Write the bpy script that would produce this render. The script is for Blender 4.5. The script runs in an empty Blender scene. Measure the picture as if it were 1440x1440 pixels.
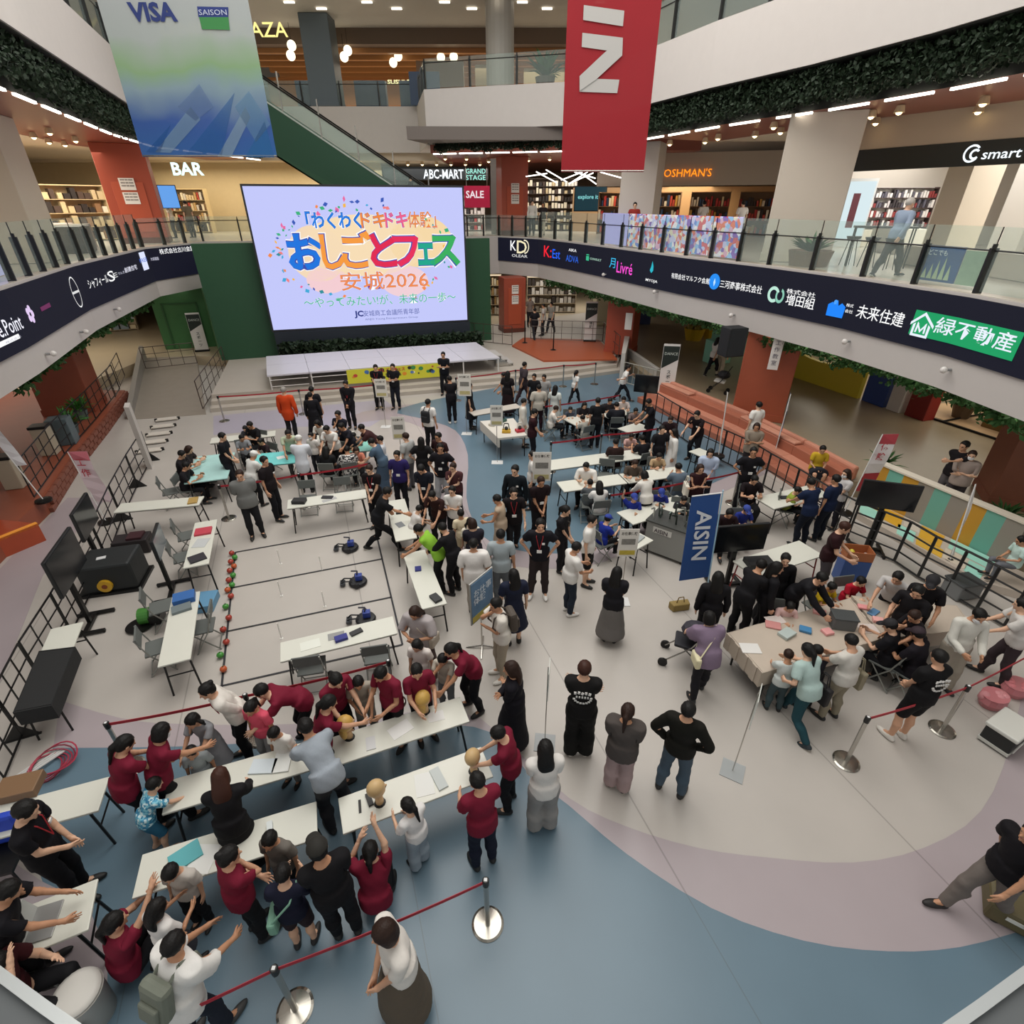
import bpy, math, random
import numpy as np
from math import sin, cos, pi, radians as RD
random.seed(7); rng=np.random.default_rng(5)
SC=bpy.context.scene; COL=SC.collection
# ---------------- camera, world, lights, exposure
FPX=746.; TH=math.atan(.583); CH=6.8; CT,ST=cos(TH),sin(TH)
cd=bpy.data.cameras.new('camera'); cam=bpy.data.objects.new('camera',cd); COL.objects.link(cam)
cam.location=(0,0,CH); cam.rotation_euler=(pi/2-TH,0,0); cd.sensor_width=36; cd.lens=FPX/1440*36; cd.clip_start=.05; cd.clip_end=300
SC.camera=cam
SC.view_settings.view_transform='Standard'; SC.view_settings.look='None'; SC.view_settings.gamma=1
SC.view_settings.use_curve_mapping=False; SC.view_settings.exposure=0.0
W=bpy.data.worlds.new('world'); SC.world=W; W.use_nodes=True
W.node_tree.nodes['Background'].inputs[0].default_value=(1,.985,.95,1); W.node_tree.nodes['Background'].inputs[1].default_value=.62
def lightarea(name,loc,size,power,rot=(0,0,0),col=(1,.97,.92)):
    d=bpy.data.lights.new(name,'AREA'); d.shape='RECTANGLE'; d.size=size[0]; d.size_y=size[1]; d.energy=power; d.color=col
    o=bpy.data.objects.new(name,d); o.location=loc; o.rotation_euler=rot; COL.objects.link(o); return o
lightarea('atrium_light',(-1,13,17.5),(14,20),3300,(0,0,0))
lightarea('gallery_light',(-19,20,8.6),(4,22),700); lightarea('gallery_light',(15,16,8.6),(3.5,22),700); lightarea('gallery_light',(0,37,8.5),(22,4),700)
lightarea('lower_light',(16,17,3.1),(4,20),420,col=(1,.93,.78)); lightarea('lower_light',(-21,18,3.1),(5,20),420,col=(1,.9,.75)); lightarea('lower_light',(0,38,3.1),(16,5),420)
lightarea('dining_light',(-5,42,13.4),(26,8),900,col=(1,.88,.7)); lightarea('dining_light',(17,16,13.4),(6,24),400)

def G(px,py,z=0.):
    u=(px-720)/FPX; v=(py-720)/FPX; t=(CH-z)/(ST+v*CT); return (u*t,(CT-v*ST)*t,z)
def GY(px,py,Y):                       # point at depth Y
    u=(px-720)/FPX; v=(py-720)/FPX; t=Y/(CT-v*ST); return (u*t,Y,CH-t*(ST+v*CT))
# ---------------- materials
def hexc(h,a=1):
    if not isinstance(h,str): return tuple(h)+(a,)
    h=h.lstrip('#'); h=h if len(h)==6 else ''.join(x+x for x in h); c=[int(h[i:i+2],16)/255 for i in (0,2,4)]
    return tuple((x/12.92 if x<=.04045 else ((x+.055)/1.055)**2.4) for x in c)+(a,)
MC={}
def mat(col,rough=.6,metal=0,emit=0,var=0,scale=4,bump=0,key=None,alpha=1,spec=.5,wave=0):
    k=(col,rough,metal,emit,var,scale,bump,alpha,spec,wave)
    if k in MC: return MC[k]
    m=bpy.data.materials.new(key or 'm_'+str(col).strip('#')); m.use_nodes=True; nt=m.node_tree; b=nt.nodes['Principled BSDF']
    c=hexc(col); b.inputs['Base Color'].default_value=c; b.inputs['Roughness'].default_value=rough; b.inputs['Metallic'].default_value=metal
    b.inputs['Specular IOR Level'].default_value=spec
    if emit>=.5: b.inputs['Base Color'].default_value=(.01,.01,.012,1); b.inputs['Roughness'].default_value=.8; b.inputs['Specular IOR Level'].default_value=.15
    if emit: b.inputs['Emission Color'].default_value=c; b.inputs['Emission Strength'].default_value=emit
    if alpha<1: b.inputs['Alpha'].default_value=alpha
    if var or bump:
        tc=nt.nodes.new('ShaderNodeTexCoord'); n=nt.nodes.new('ShaderNodeTexNoise'); n.inputs['Scale'].default_value=scale; n.inputs['Detail'].default_value=4
        nt.links.new(tc.outputs['Object'],n.inputs['Vector'])
        if var:
            r=nt.nodes.new('ShaderNodeMix'); r.data_type='RGBA'
            r.inputs['A'].default_value=tuple(x*(1-var) for x in c[:3])+(1,); r.inputs['B'].default_value=tuple(min(1,x*(1+var)) for x in c[:3])+(1,)
            nt.links.new(n.outputs[0],r.inputs['Factor']); nt.links.new(r.outputs['Result'],b.inputs['Base Color'])
        if bump:
            bp=nt.nodes.new('ShaderNodeBump'); bp.inputs['Strength'].default_value=bump; bp.inputs['Distance'].default_value=.02
            nt.links.new(n.outputs[0],bp.inputs['Height']); nt.links.new(bp.outputs[0],b.inputs['Normal'])
    MC[k]=m; return m
def glassmat(name,tint,a,rough=.05):
    m=bpy.data.materials.new(name); m.use_nodes=True; nt=m.node_tree; nt.nodes.clear()
    o=nt.nodes.new('ShaderNodeOutputMaterial'); x=nt.nodes.new('ShaderNodeMixShader'); t=nt.nodes.new('ShaderNodeBsdfTransparent'); g=nt.nodes.new('ShaderNodeBsdfPrincipled')
    t.inputs[0].default_value=(.93,.97,.95,1); g.inputs['Base Color'].default_value=hexc(tint); g.inputs['Roughness'].default_value=rough
    x.inputs[0].default_value=a; nt.links.new(t.outputs[0],x.inputs[1]); nt.links.new(g.outputs[0],x.inputs[2]); nt.links.new(x.outputs[0],o.inputs[0]); return m
GLASS=glassmat('glass','#c8d4d0',.13)
def floormat(name,col,ang,step,width=.012,var=.06,rough=.32,line=.55,step2=0):
    m=mat(col,rough,0,0,var,1.3,0,name); m=m.copy(); nt=m.node_tree; b=nt.nodes['Principled BSDF']
    tc=nt.nodes['Texture Coordinate']; src=b.inputs['Base Color'].links[0].from_socket
    mp=nt.nodes.new('ShaderNodeMapping'); mp.inputs['Rotation'].default_value=(0,0,-RD(ang)); nt.links.new(tc.outputs['Object'],mp.inputs['Vector'])
    sp=nt.nodes.new('ShaderNodeSeparateXYZ'); nt.links.new(mp.outputs[0],sp.inputs[0]); last=None
    def lines(sock,st):
        a=nt.nodes.new('ShaderNodeMath'); a.operation='PINGPONG'; a.inputs[1].default_value=st/2; nt.links.new(sp.outputs[sock],a.inputs[0])
        l=nt.nodes.new('ShaderNodeMath'); l.operation='LESS_THAN'; l.inputs[1].default_value=width/2; nt.links.new(a.outputs[0],l.inputs[0]); return l.outputs[0]
    f=lines('X',step)
    if step2:
        mx=nt.nodes.new('ShaderNodeMath'); mx.operation='MAXIMUM'; nt.links.new(f,mx.inputs[0]); nt.links.new(lines('Y',step2),mx.inputs[1]); f=mx.outputs[0]
    mm=nt.nodes.new('ShaderNodeMath'); mm.operation='MULTIPLY'; mm.inputs[1].default_value=line; nt.links.new(f,mm.inputs[0])
    x=nt.nodes.new('ShaderNodeMix'); x.data_type='RGBA'; nt.links.new(mm.outputs[0],x.inputs['Factor']); nt.links.new(src,x.inputs['A']); x.inputs['B'].default_value=(.06,.055,.05,1)
    nt.links.new(x.outputs['Result'],b.inputs['Base Color']); return m
def scrapmat(name,cols,scale,emit=.0):   # flat print in coloured patches
    m=bpy.data.materials.new(name); m.use_nodes=True; nt=m.node_tree; b=nt.nodes['Principled BSDF']; tc=nt.nodes.new('ShaderNodeTexCoord')
    v=nt.nodes.new('ShaderNodeTexVoronoi'); v.inputs['Scale'].default_value=scale; r=nt.nodes.new('ShaderNodeValToRGB'); r.color_ramp.interpolation='CONSTANT'
    s=nt.nodes.new('ShaderNodeSeparateColor'); nt.links.new(tc.outputs['Object'],v.inputs['Vector']); nt.links.new(v.outputs['Color'],s.inputs[0]); nt.links.new(s.outputs[0],r.inputs[0])
    e=r.color_ramp.elements
    for i,c in enumerate(cols):
        if i>1: e.new(i/len(cols))
        e[i].position=i/len(cols); e[i].color=hexc(c)
    nt.links.new(r.outputs[0],b.inputs['Base Color']); b.inputs['Roughness'].default_value=.5
    if emit: nt.links.new(r.outputs[0],b.inputs['Emission Color']); b.inputs['Emission Strength'].default_value=emit
    return m
# ---------------- mesh builder
class B:
    def __init__(s): s.v=[]; s.f=[]; s.m=[]; s.mi=0; s.sm=False
    def add(s,vs,fs):
        n=len(s.v); s.v+= [tuple(p) for p in vs]; s.f+=[tuple(i+n for i in f) for f in fs]; s.m+=[s.mi]*len(fs); return s
    def box(s,c,d,rz=0,rx=0,ry=0):
        R=rotm(rx,ry,rz); h=[x/2 for x in d]
        vs=[tuple(np.array(c)+R@np.array((a*h[0],b*h[1],e*h[2]))) for a in(-1,1) for b in(-1,1) for e in(-1,1)]
        return s.add(vs,[(0,1,3,2),(4,6,7,5),(0,4,5,1),(2,3,7,6),(0,2,6,4),(1,5,7,3)])
    def prism(s,poly,z0,z1):
        n=len(poly); z1s=z1 if hasattr(z1,'__len__') else [z1]*n; z0s=z0 if hasattr(z0,'__len__') else [z0]*n
        if sum(poly[i][0]*poly[(i+1)%n][1]-poly[(i+1)%n][0]*poly[i][1] for i in range(n))<0: poly=poly[::-1]; z1s=z1s[::-1]; z0s=z0s[::-1]
        vs=[(p[0],p[1],z0s[i]) for i,p in enumerate(poly)]+[(p[0],p[1],z1s[i]) for i,p in enumerate(poly)]
        return s.add(vs,[tuple(range(n-1,-1,-1)),tuple(range(n,2*n))]+[(i,(i+1)%n,n+(i+1)%n,n+i) for i in range(n)])
    def tube(s,p,q,r,n=8,r2=None,cap=True):
        p=np.array(p,float); q=np.array(q,float); d=q-p; L=np.linalg.norm(d)
        if L<1e-6: return s
        d/=L; a=np.cross(d,(0,0,1) if abs(d[2])<.9 else (1,0,0)); a/=np.linalg.norm(a); b=np.cross(d,a); r2=r if r2 is None else r2
        vs=[p+r*(cos(2*pi*i/n)*a+sin(2*pi*i/n)*b) for i in range(n)]+[q+r2*(cos(2*pi*i/n)*a+sin(2*pi*i/n)*b) for i in range(n)]
        fs=[(i,n+i,n+(i+1)%n,(i+1)%n) for i in range(n)]
        if cap: fs+=[tuple(range(n)),tuple(range(2*n-1,n-1,-1))]
        return s.add(vs,fs)
    def path(s,pts,r,n=6):
        for a,b in zip(pts,pts[1:]): s.tube(a,b,r,n)
        return s
    def lathe(s,prof,c=(0,0,0),n=16,sq=1):
        vs=[(c[0]+r*cos(2*pi*i/n),c[1]+r*sq*sin(2*pi*i/n),c[2]+z) for r,z in prof for i in range(n)]; k=len(prof)
        fs=[(j*n+i,j*n+(i+1)%n,(j+1)*n+(i+1)%n,(j+1)*n+i) for j in range(k-1) for i in range(n)]
        fs+=[tuple(range(n-1,-1,-1)),tuple((k-1)*n+i for i in range(n))]
        return s.add(vs,fs)
    def ball(s,c,r,n=10,k=6):
        r=(r,r,r) if not hasattr(r,'__len__') else r
        pr=[(max(sin(pi*j/k),.02),-cos(pi*j/k)) for j in range(k+1)]
        vs=[(c[0]+r[0]*a*cos(2*pi*i/n),c[1]+r[1]*a*sin(2*pi*i/n),c[2]+r[2]*z) for a,z in pr for i in range(n)]
        fs=[(j*n+i,j*n+(i+1)%n,(j+1)*n+(i+1)%n,(j+1)*n+i) for j in range(k) for i in range(n)]
        return s.add(vs,fs)
    def wall(s,pts,z0,z1,t=.1):            # vertical strip along a polyline, thickness t to the left of travel
        pts=[np.array(p[:2],float) for p in pts]; off=[]
        for i,p in enumerate(pts):
            a=pts[max(i-1,0)]; b=pts[min(i+1,len(pts)-1)]; d=(b-a)/np.linalg.norm(b-a); off.append(p+t*np.array((-d[1],d[0])))
        for i in range(len(pts)-1): s.prism([pts[i],pts[i+1],off[i+1],off[i]],z0,z1)
        return s
    def build(s,name,mats,parent=None,smooth=False,bevel=0):
        me=bpy.data.meshes.new(name); me.from_pydata([tuple(map(float,v)) for v in s.v],[],s.f)
        for m in (mats if isinstance(mats,(list,tuple)) else [mats]): me.materials.append(m)
        if any(s.m): me.polygons.foreach_set('material_index',s.m)
        if smooth: me.polygons.foreach_set('use_smooth',[True]*len(me.polygons))
        me.validate(); me.update()
        o=bpy.data.objects.new(name,me); COL.objects.link(o)
        if parent:
            o.parent=parent; w=WL(parent); o.location=(0,0,0)
            if w!=(0,0,0) and not parent.get('_loc'): me.transform(__import__('mathutils').Matrix.Translation((-w[0],-w[1],-w[2])))
        if bevel:
            b=o.modifiers.new('bevel','BEVEL'); b.width=bevel; b.segments=2; b.limit_method='ANGLE'
        return o
def WL(o):
    x=[0,0,0]
    while o: x=[a+b for a,b in zip(x,o.location)]; o=o.parent
    return tuple(x)
def rotm(rx,ry,rz):
    a,b,c=rx,ry,rz
    Rx=np.array([[1,0,0],[0,cos(a),-sin(a)],[0,sin(a),cos(a)]]); Ry=np.array([[cos(b),0,sin(b)],[0,1,0],[-sin(b),0,cos(b)]]); Rz=np.array([[cos(c),-sin(c),0],[sin(c),cos(c),0],[0,0,1]])
    return Rz@Ry@Rx
def tag(o,label=None,cat=None,group=None,kind=None):
    if label: o['label']=label
    if cat: o['category']=cat
    if group: o['group']=group
    if kind: o['kind']=kind
    return o
def thing(name,label,cat,loc=(0,0,0),rz=0,group=None,local=False):
    o=bpy.data.objects.new(name,None); COL.objects.link(o); o.empty_display_size=.1; o.location=loc; o.rotation_euler=(0,0,rz)
    if local: o['_loc']=1
    return tag(o,label,cat,group)
def copyt(o,loc,rz,label=None,parent=None,group=None):
    c=o.copy(); COL.objects.link(c); c.parent=parent
    if parent is None: c.location=loc; c.rotation_euler=(0,0,rz)
    if label: c['label']=label
    if group: c['group']=group
    for ch in o.children: copyt(ch,None,0,None,c)
    return c
def struct(name,b,m,parent=None,**k):
    o=b.build(name,m,parent,**k)
    if not parent: o['kind']='structure'
    return o
# text as flat mesh in a frame: origin, x-dir, y-dir
def text(s,o,ex,ey,size,m,parent,fat=0,align='LEFT',depth=.004,name='lettering',sx=1,maxw=None):
    c=bpy.data.curves.new('t','FONT'); c.body=s; c.size=1; c.extrude=.0; c.offset=fat; c.align_x=align; c.resolution_u=2
    t=bpy.data.objects.new('t',c); COL.objects.link(t); dg=bpy.context.evaluated_depsgraph_get(); me=bpy.data.meshes.new_from_object(t.evaluated_get(dg))
    bpy.data.objects.remove(t); n=len(me.vertices); a=np.zeros(n*3); me.vertices.foreach_get('co',a); a=a.reshape(-1,3)
    if maxw and n:
        w=(a[:,0].max()-a[:,0].min())*size*sx
        if w>maxw: sx*=maxw/w
    ex=np.array(ex,float); ey=np.array(ey,float); ex/=np.linalg.norm(ex); ey/=np.linalg.norm(ey); nn=np.cross(ex,ey)
    w=np.array(WL(parent)) if parent and not parent.get('_loc') else np.zeros(3)
    a=np.array(o,float)-w+size*(a[:,:1]*ex*sx+a[:,1:2]*ey)+nn*depth; me.vertices.foreach_set('co',a.ravel()); me.materials.clear(); me.materials.append(m); me.update()
    ob=bpy.data.objects.new(name,me); COL.objects.link(ob); ob.parent=parent; return ob
# ---------------- building: floors, slabs, walls
def V(*a): return [tuple(p) for p in a]
RE=V((-.75,33.2),(1.4,31.3),(2.7,28.6),(4.4,24.4),(5.95,20.4),(7.5,17.2),(8.6,14.3),(9.3,11.5),(9.6,8),(9.2,4),(7.5,1))
LE=V((-8.5,4.5),(-11.2,12.5),(-13.2,17.5),(-15.2,24.5),(-14.6,28.3))
LE3=V((-6.3,4.5),(-9.65,13.3),(-13.5,23.4),(-14.8,28),(-13.5,36.2))
FE3=V((-13.5,36.2),(-5.2,36.2),(-4.1,31.2),(2.3,29.4))
RE3=V((2.3,29.4),(4.3,24.6),(5.95,20.4),(7.5,17.2),(8.6,14.3),(9.3,11.5),(9.6,8),(9.2,4),(7.5,1))
white=mat('#cdc6c2',.55,var=.03); plaster=mat('#c6c0bb',.7,var=.03); black=mat('#121212',.4); dkmetal=mat('#1b1a1a',.35,.5); steel=mat('#b9b6b0',.25,.9)
beige=floormat('vinyl_beige','#b3ada6',20,2.9,.02,line=.35); blue=floormat('vinyl_blue','#5f7684',20,2.9,.012,line=.3,var=.08); pink=floormat('vinyl_pink','#a3989b',20,2.9,.02,line=.35)
cream=mat('#c3bfae',.3,var=.04,scale=.8)
def gp(l,z=0): return [G(x,y,z)[:2] for x,y in l]
def smooth(p,k=4,closed=False):        # Catmull-Rom through the points
    o=[];n=len(p); p=[np.array(a[:2],float) for a in p]; R=range(n if closed else n-1)
    for i in R:
        a,b,c,d=(p[(i+j)%n] if closed else p[min(max(i+j,0),n-1)] for j in (-1,0,1,2))
        for t in range(k):
            t/=k; o.append(.5*((2*b)+(-a+c)*t+(2*a-5*b+4*c-d)*t*t+(-a+3*b-3*c+d)*t**3))
    if not closed: o.append(p[-1])
    return [tuple(x) for x in o]
fl=struct('floor',B().prism([(-40,-6),(40,-6),(40,70),(-40,70)],-.3,0),beige); fl['label']='pale beige vinyl floor of the sunken event court'
def inlay(poly,m,z,lab):
    o=struct('floor',B().prism(poly,.0005,z),m); o['label']=lab
# lower blue sweep with its pink ring
bl=gp([(75,1052),(250,1050),(420,1040),(600,1020),(690,1030),(745,1090),(800,1133),(880,1200),(1000,1277),(1130,1323),(1250,1338),(1350,1332),(1440,1308)])
inlay(smooth(bl,3)+[(8,2.6),(12,-3),(-6,-3)]+gp([(150,1440),(152,1340),(122,1270),(60,1240),(20,1120)]),blue,.004,'slate blue curved floor area in the foreground')
pk=gp([(85,985),(170,1010),(250,1018),(420,1018),(640,1000),(720,1050),(800,1122),(880,1162),(980,1192),(1080,1206),(1200,1213),(1300,1192),(1380,1140),(1420,1050),(1440,960)])
inlay(smooth(pk,3)+[(9,4.5),(9,2)]+smooth(bl,3)[::-1],pink,.003,'pinkish grey curved floor band around the beige circle')
inlay(gp([(150,1440),(152,1340),(122,1270),(60,1240),(0,1200)])+[(-6,3),(-6,-2),(-2,-2)],pink,.003,'pinkish floor area in the lower left corner')
# upper blue area and its pink edge
ub=gp([(560,575),(600,590),(640,605),(658,640),(656,700),(672,745),(700,766),(760,778),(830,772),(900,735),(960,700),(1030,668),(1080,655),(1060,620),(900,540),(870,520),(700,545)])
ub=smooth(ub,3,True); c0=np.array(G(760,640)[:2])
inlay(ub,blue,.006,'slate blue floor area between the stage and the experience tables')
up=smooth(gp([(470,600),(540,590),(590,600),(615,640),(618,700),(640,765),(690,790),(770,800),(850,790),(930,745),(1000,700),(1080,665),(1090,655),(860,560),(560,570)]),3,True)
inlay(up,pink,.003,'pinkish floor band edging the upper blue area')
inlay(gp([(300,585),(540,562),(560,575),(520,600),(420,600),(300,612)]),mat('#a9a3b0',.3,var=.05),.002,'lilac grey floor strip before the stage steps')
inlay(gp([(0,960),(60,810),(110,745),(150,700),(95,700),(0,800)]),pink,.003,'pinkish floor outside the left grid fence')
# stage-side platform with steps, mall level z=.45
P0=G(297,580,0); P1=G(700,545,0); P2=(2.6,23.3); P3=(5.0,24.4)
def off(p,dx,dy): return (p[0]+dx,p[1]+dy)
ex=np.array([.955,.298]); ey=np.array([-.298,.955])
plat=mat('#b3aba0',.5,var=.05,scale=2)
b=B()
for k,z in enumerate((.15,.3,.45)):
    q=[tuple(np.array(p[:2])+ey*.38*k) for p in (P0,P1,P2,P3)]; b.prism(q+[(9,40),(-13.4,25.5)],z-.15+.001,z)
o=struct('floor',b,plat); o['label']='beige stepped platform in front of the stage'
b=B().prism([(-40,20.5),(-17.3,20.5),(-17.3,25.4),(-15.2,25.8),(-13.4,25.5),(9,40),(9,70),(-40,70)],.002,.447); o=struct('floor',b,mat('#b8a98f',.35,var=.08,scale=1.2)); o['label']='polished tan floor of the ground level shops'
# ramp at the left of the stage
rp=gp([(187,590),(290,583)]); o=struct('floor',B().prism([rp[0],rp[1],(-15.2,25.8),(-17.3,25.4)],[0]*4,[.01,.01,.44,.44]),mat('#8f867a',.7,var=.08)); o['label']='brown grey ramp beside the stage'
b=B().prism([rp[0],(rp[0][0]-.2,rp[0][1]),(-17.5,25.4),(-17.3,25.4)],0,[.25,.25,1.0,1.0]); o=struct('trim_1',b,mat('#8b867e',.6)); 
# left brick terrace
brk=mat('#7a4636',.6,var=.12,scale=6)
LT=V((-9.6,7.2),(-10.99,10.2),(-11.7,11.6),(-12.84,14.2),(-13.9,17.1),(-15.2,20.4))
o=struct('floor',B().prism([(-40,5),(-10.6,7.2)]+LT[2:]+[(-40,20.5)],0.001,.445),mat('#8c4a34',.5,var=.12,scale=3)); o['label']='terracotta terrace floor on the left'
# brick courses along the terrace edge (each brick a part)
ter=thing('brick_edge','red brown brick retaining edge of the left terrace','terrace edge',(-11.7,11.6,0))
bm=None
for (a,c) in zip(LT[2:],LT[3:]):
    a=np.array(a);c=np.array(c);L=np.linalg.norm(c-a);d=(c-a)/L;n=int(L/.4);rz=math.atan2(d[1],d[0])
    for k in range(3):
        for i in range(n):
            p=a+d*(i+.5+(.5 if k%2 else 0))*L/n
            if bm is None:
                o=B().box((0,0,0),(.37,.1,.125)).build('brick',brk,None,bevel=.008); o.parent=ter; bm=o
            else: o=bm.copy(); COL.objects.link(o)
            o.location=(p[0]+11.7+.04*d[1],p[1]-11.6-.04*d[0],.07+k*.145); o.rotation_euler=(0,0,rz)
# wooden deck with yellow lit edge on the left
def deck(name,poly,lab,z):
    t=thing(name,lab,'deck',(*poly[0],0)); B().prism(poly,0.002,z).build('deck_floor',mat('#a5482c',.35,var=.15,scale=5),t)
    a=np.array(poly[1]);c=np.array(poly[2]);B().wall([tuple(a),tuple(c)],z-.05,z+.02,.09).build('edge_strip',mat('#d58a34',.4,emit=.25),t); return t
deck('wooden_deck',[(-16,9.3),(-11.9,8.4),(-10.85,10.35),(-14,10.9)],'orange wooden deck corner with yellow edge at far left',.46)
0 and deck('wooden_deck',gp([(96,665),(119,646),(136,640),(112,672)],.5),'small orange wooden step by the terrace railing',.5)
# right mall floor and terraced benches
RL=V((4.75,20.2),(5.6,18.4),(6.6,16.2),(7.3,14.0),(7.75,12.2),(8.15,10.4),(8.5,8.6),(8.9,6.8))
def offs(pl,t):
    pts=[np.array(p) for p in pl]; o=[]
    for i,p in enumerate(pts):
        d=pts[min(i+1,len(pts)-1)]-pts[max(i-1,0)]; d/=np.linalg.norm(d); o.append(tuple(p+t*np.array((-d[1],d[0]))))
    return o
M0=offs(RL,1.3)
o=struct('floor',B().prism([(5.4,24.6)]+M0[:5]+[(9.4,12.35),(10.75,9.3),(12.6,6.9),(40,6.8),(40,70),(9,70),(9,40)],.001,.46),floormat('concrete','#8f8069',15,6,.01,var=.12,rough=.3,line=.2)); o['label']='brown polished concrete floor of the right mall walkway'
bench=thing('terrace_bench','long orange stepped terrace seating along the right rail','bench',(*RL[0],0))
BL=RL[:5]
for nm,i,j,z,c in (('lower_step',.2,.55,.22,'#a5654f'),('middle_step',.55,.9,.45,'#bd8069'),('upper_seat',.9,1.2,.72,'#a5634c')):
    a=offs(BL,i); d=offs(BL,j)
    for k in range(4): B().prism([a[k],a[k+1],d[k+1],d[k]],0.003,z).build(nm,mat(c,.55,var=.05,scale=3),bench,bevel=.02)
a=offs(BL,1.2);d=offs(BL,1.38)
for k in range(4): B().prism([a[k],a[k+1],d[k+1],d[k]],0.47,.86).build('back_roll',mat('#bd8069',.5,var=.04),bench,bevel=.06)
# planks / bench insert proud on the middle step
for k in (0,2):
    a=offs(BL,.92);d=offs(BL,1.18); B().prism([a[k],a[k+1],d[k+1],d[k]],.72,.8).build('seat_pad',mat('#c48a73',.5),bench,bevel=.03)
o=struct('floor',B().prism([(.0,27.6),(1.46,24.6),(4.9,24.9),(4.6,28.9),(.6,29.4)],.45,.53),mat('#a3502f',.5,var=.06)); o['label']='orange red raised deck right of the stage'
# columns
def column(x,y,w,d,z0,z1,rz,m,nm='column',lab='',panel=None):
    t=thing(nm,lab,'column',(x,y,z0)); B().box((x,y,(z0+z1)/2),(w,d,z1-z0-.004),rz).build('shaft',m,t,bevel=.02)
    B().box((x,y,z0+.12),(w+.05,d+.05,.22),rz).build('plinth',mat('#5a2c20',.5) if panel else m,t)
    if panel:
        R=rotm(0,0,rz); p=np.array((x,y,0))+R@np.array((0,-d/2-.02,0))
        B().box((p[0],p[1],z0+1.4),(w*.62,.03,1.9),rz).build('door_panel',mat('#a94a2e',.5,var=.04),t,bevel=.01)
        for k in range(2):
            q=np.array((x,y,0))+R@np.array((0,-d/2-.05,0)); pp=B().box((q[0],q[1],z0+1.75+.52*k),(w*.3,.02,.44),rz).build('notice',mat('#e4ded6',.6),t)
            w0=np.array((x,y,0))+R@np.array((-w*.12,-d/2-.062,0))
            for j in range(3): text('■■■ ■■ ■■■',(w0[0],w0[1],z0+1.88+.52*k-j*.11),R@np.array((1,0,0)),(0,0,1),.07,mat('#77706a'),t,maxw=w*.24)
    return t
red=mat('#9c4630',.5,var=.05,scale=2)
rz=RD(17)
R2=RD(-25)
column(8.55,17.75,1.6,1.5,.46,3.3,R2,mat('#a8553a',.5,var=.05),lab='large terracotta clad square column on the right walkway with loudspeaker')
column(5.35,26.6,1.3,1.3,.46,3.3,R2,red,lab='terracotta square column behind the right stage ramp')
column(.0,31.6,1.25,1.1,.45,3.3,rz,red,lab='red column with door panel and notices right of the screen, ground floor',panel=1)
column(-15.6,18.3,1.5,1.4,.45,3.3,RD(20),mat('#8a4630',.5,var=.06),lab='brown red square column on the left terrace')
column(12.3,11.5,1.2,1.2,.46,3.3,R2,mat('#8a5540',.6,var=.08),lab='brick coloured column at the right edge above the striped wall')
column(8.95,18.6,1.9,1.6,5.22,8.95,R2,mat('#c9beb0',.5,var=.02),'column','broad pale column on the right upper gallery beside the phone shop')
column(5.6,26.9,1.5,1.4,5.22,8.95,R2,mat('#c4bbb0',.5),lab='pale column behind the red banner on the upper gallery')
column(.0,34.4,1.5,1.1,5.22,8.95,rz,red,lab='red column with notices on the far upper gallery',panel=1)
column(-15.3,18.2,1.9,1.8,5.22,8.95,RD(20),mat('#cbbfae',.5),lab='broad cream column at the left edge of the upper gallery')
column(-16.8,27.4,1.9,1.5,5.22,8.95,RD(25),mat('#9a4128',.5),lab='red column with notices on the left upper gallery',panel=1)
column(-10.2,36.9,1.5,1.4,11.36,15.19,0,mat('#59646b',.5),lab='blue grey column on the top level dining floor')
# upper floor slabs
s2=mat('#bdb7b3',.55,var=.02)
LO=[(-40,4.5),(-40,70)]
def slab(edge,outer,z0,z1,m,nm,lab):
    o=struct(nm,B().prism(edge+outer,z0,z1),m); o['label']=lab; return o
slab(RE,[(40,1),(40,33.2)],3.3,5.2,s2,'wall_right','grey white edge beam and slab of the right upper gallery')
slab(LE,[(-40,28.3),(-40,4.5)],3.3,5.2,s2,'wall_left','grey white edge beam and slab of the left upper gallery')
slab([(-14.6,28.3),(-13.0,28.6),(-.75,33.2),(40,33.2)],[(40,70),(-40,70),(-40,28.3)],3.3,5.2,s2,'wall_back','grey white slab of the far upper gallery')
tile2=mat('#bdb6aa',.25,var=.04)
for e,ot,nm in ((RE,[(40,1),(40,33.2)],'right'),(LE,[(-40,28.3),(-40,4.5)],'left'),([(-14.6,28.3),(-13.0,28.6),(-.75,33.2),(40,33.2)],[(40,70),(-40,70),(-40,28.3)],'far')):
    o=struct('floor',B().prism(offs(e,.02 if nm!='left' else .02)+ot,5.2,5.215),tile2); o['label']='pale tiled floor of the %s upper gallery'%nm
slab(RE3,[(40,1),(40,29.4)],9.8,11.35,plaster,'wall_right','pale fascia of the top gallery on the right')
slab(LE3,[(-40,36.2),(-40,4.5)],9.8,11.35,plaster,'wall_left','pale fascia of the top gallery on the left')
slab(FE3[:3],[(-4.1,70),(-40,70),(-40,36.2)],9.25,11.35,plaster,'wall_back','pale fascia of the top gallery at the far left')
slab(FE3[2:],[(40,29.4),(40,70),(-4.1,70)],9.8,11.35,plaster,'wall_back','pale fascia of the top gallery at the far end')
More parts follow.
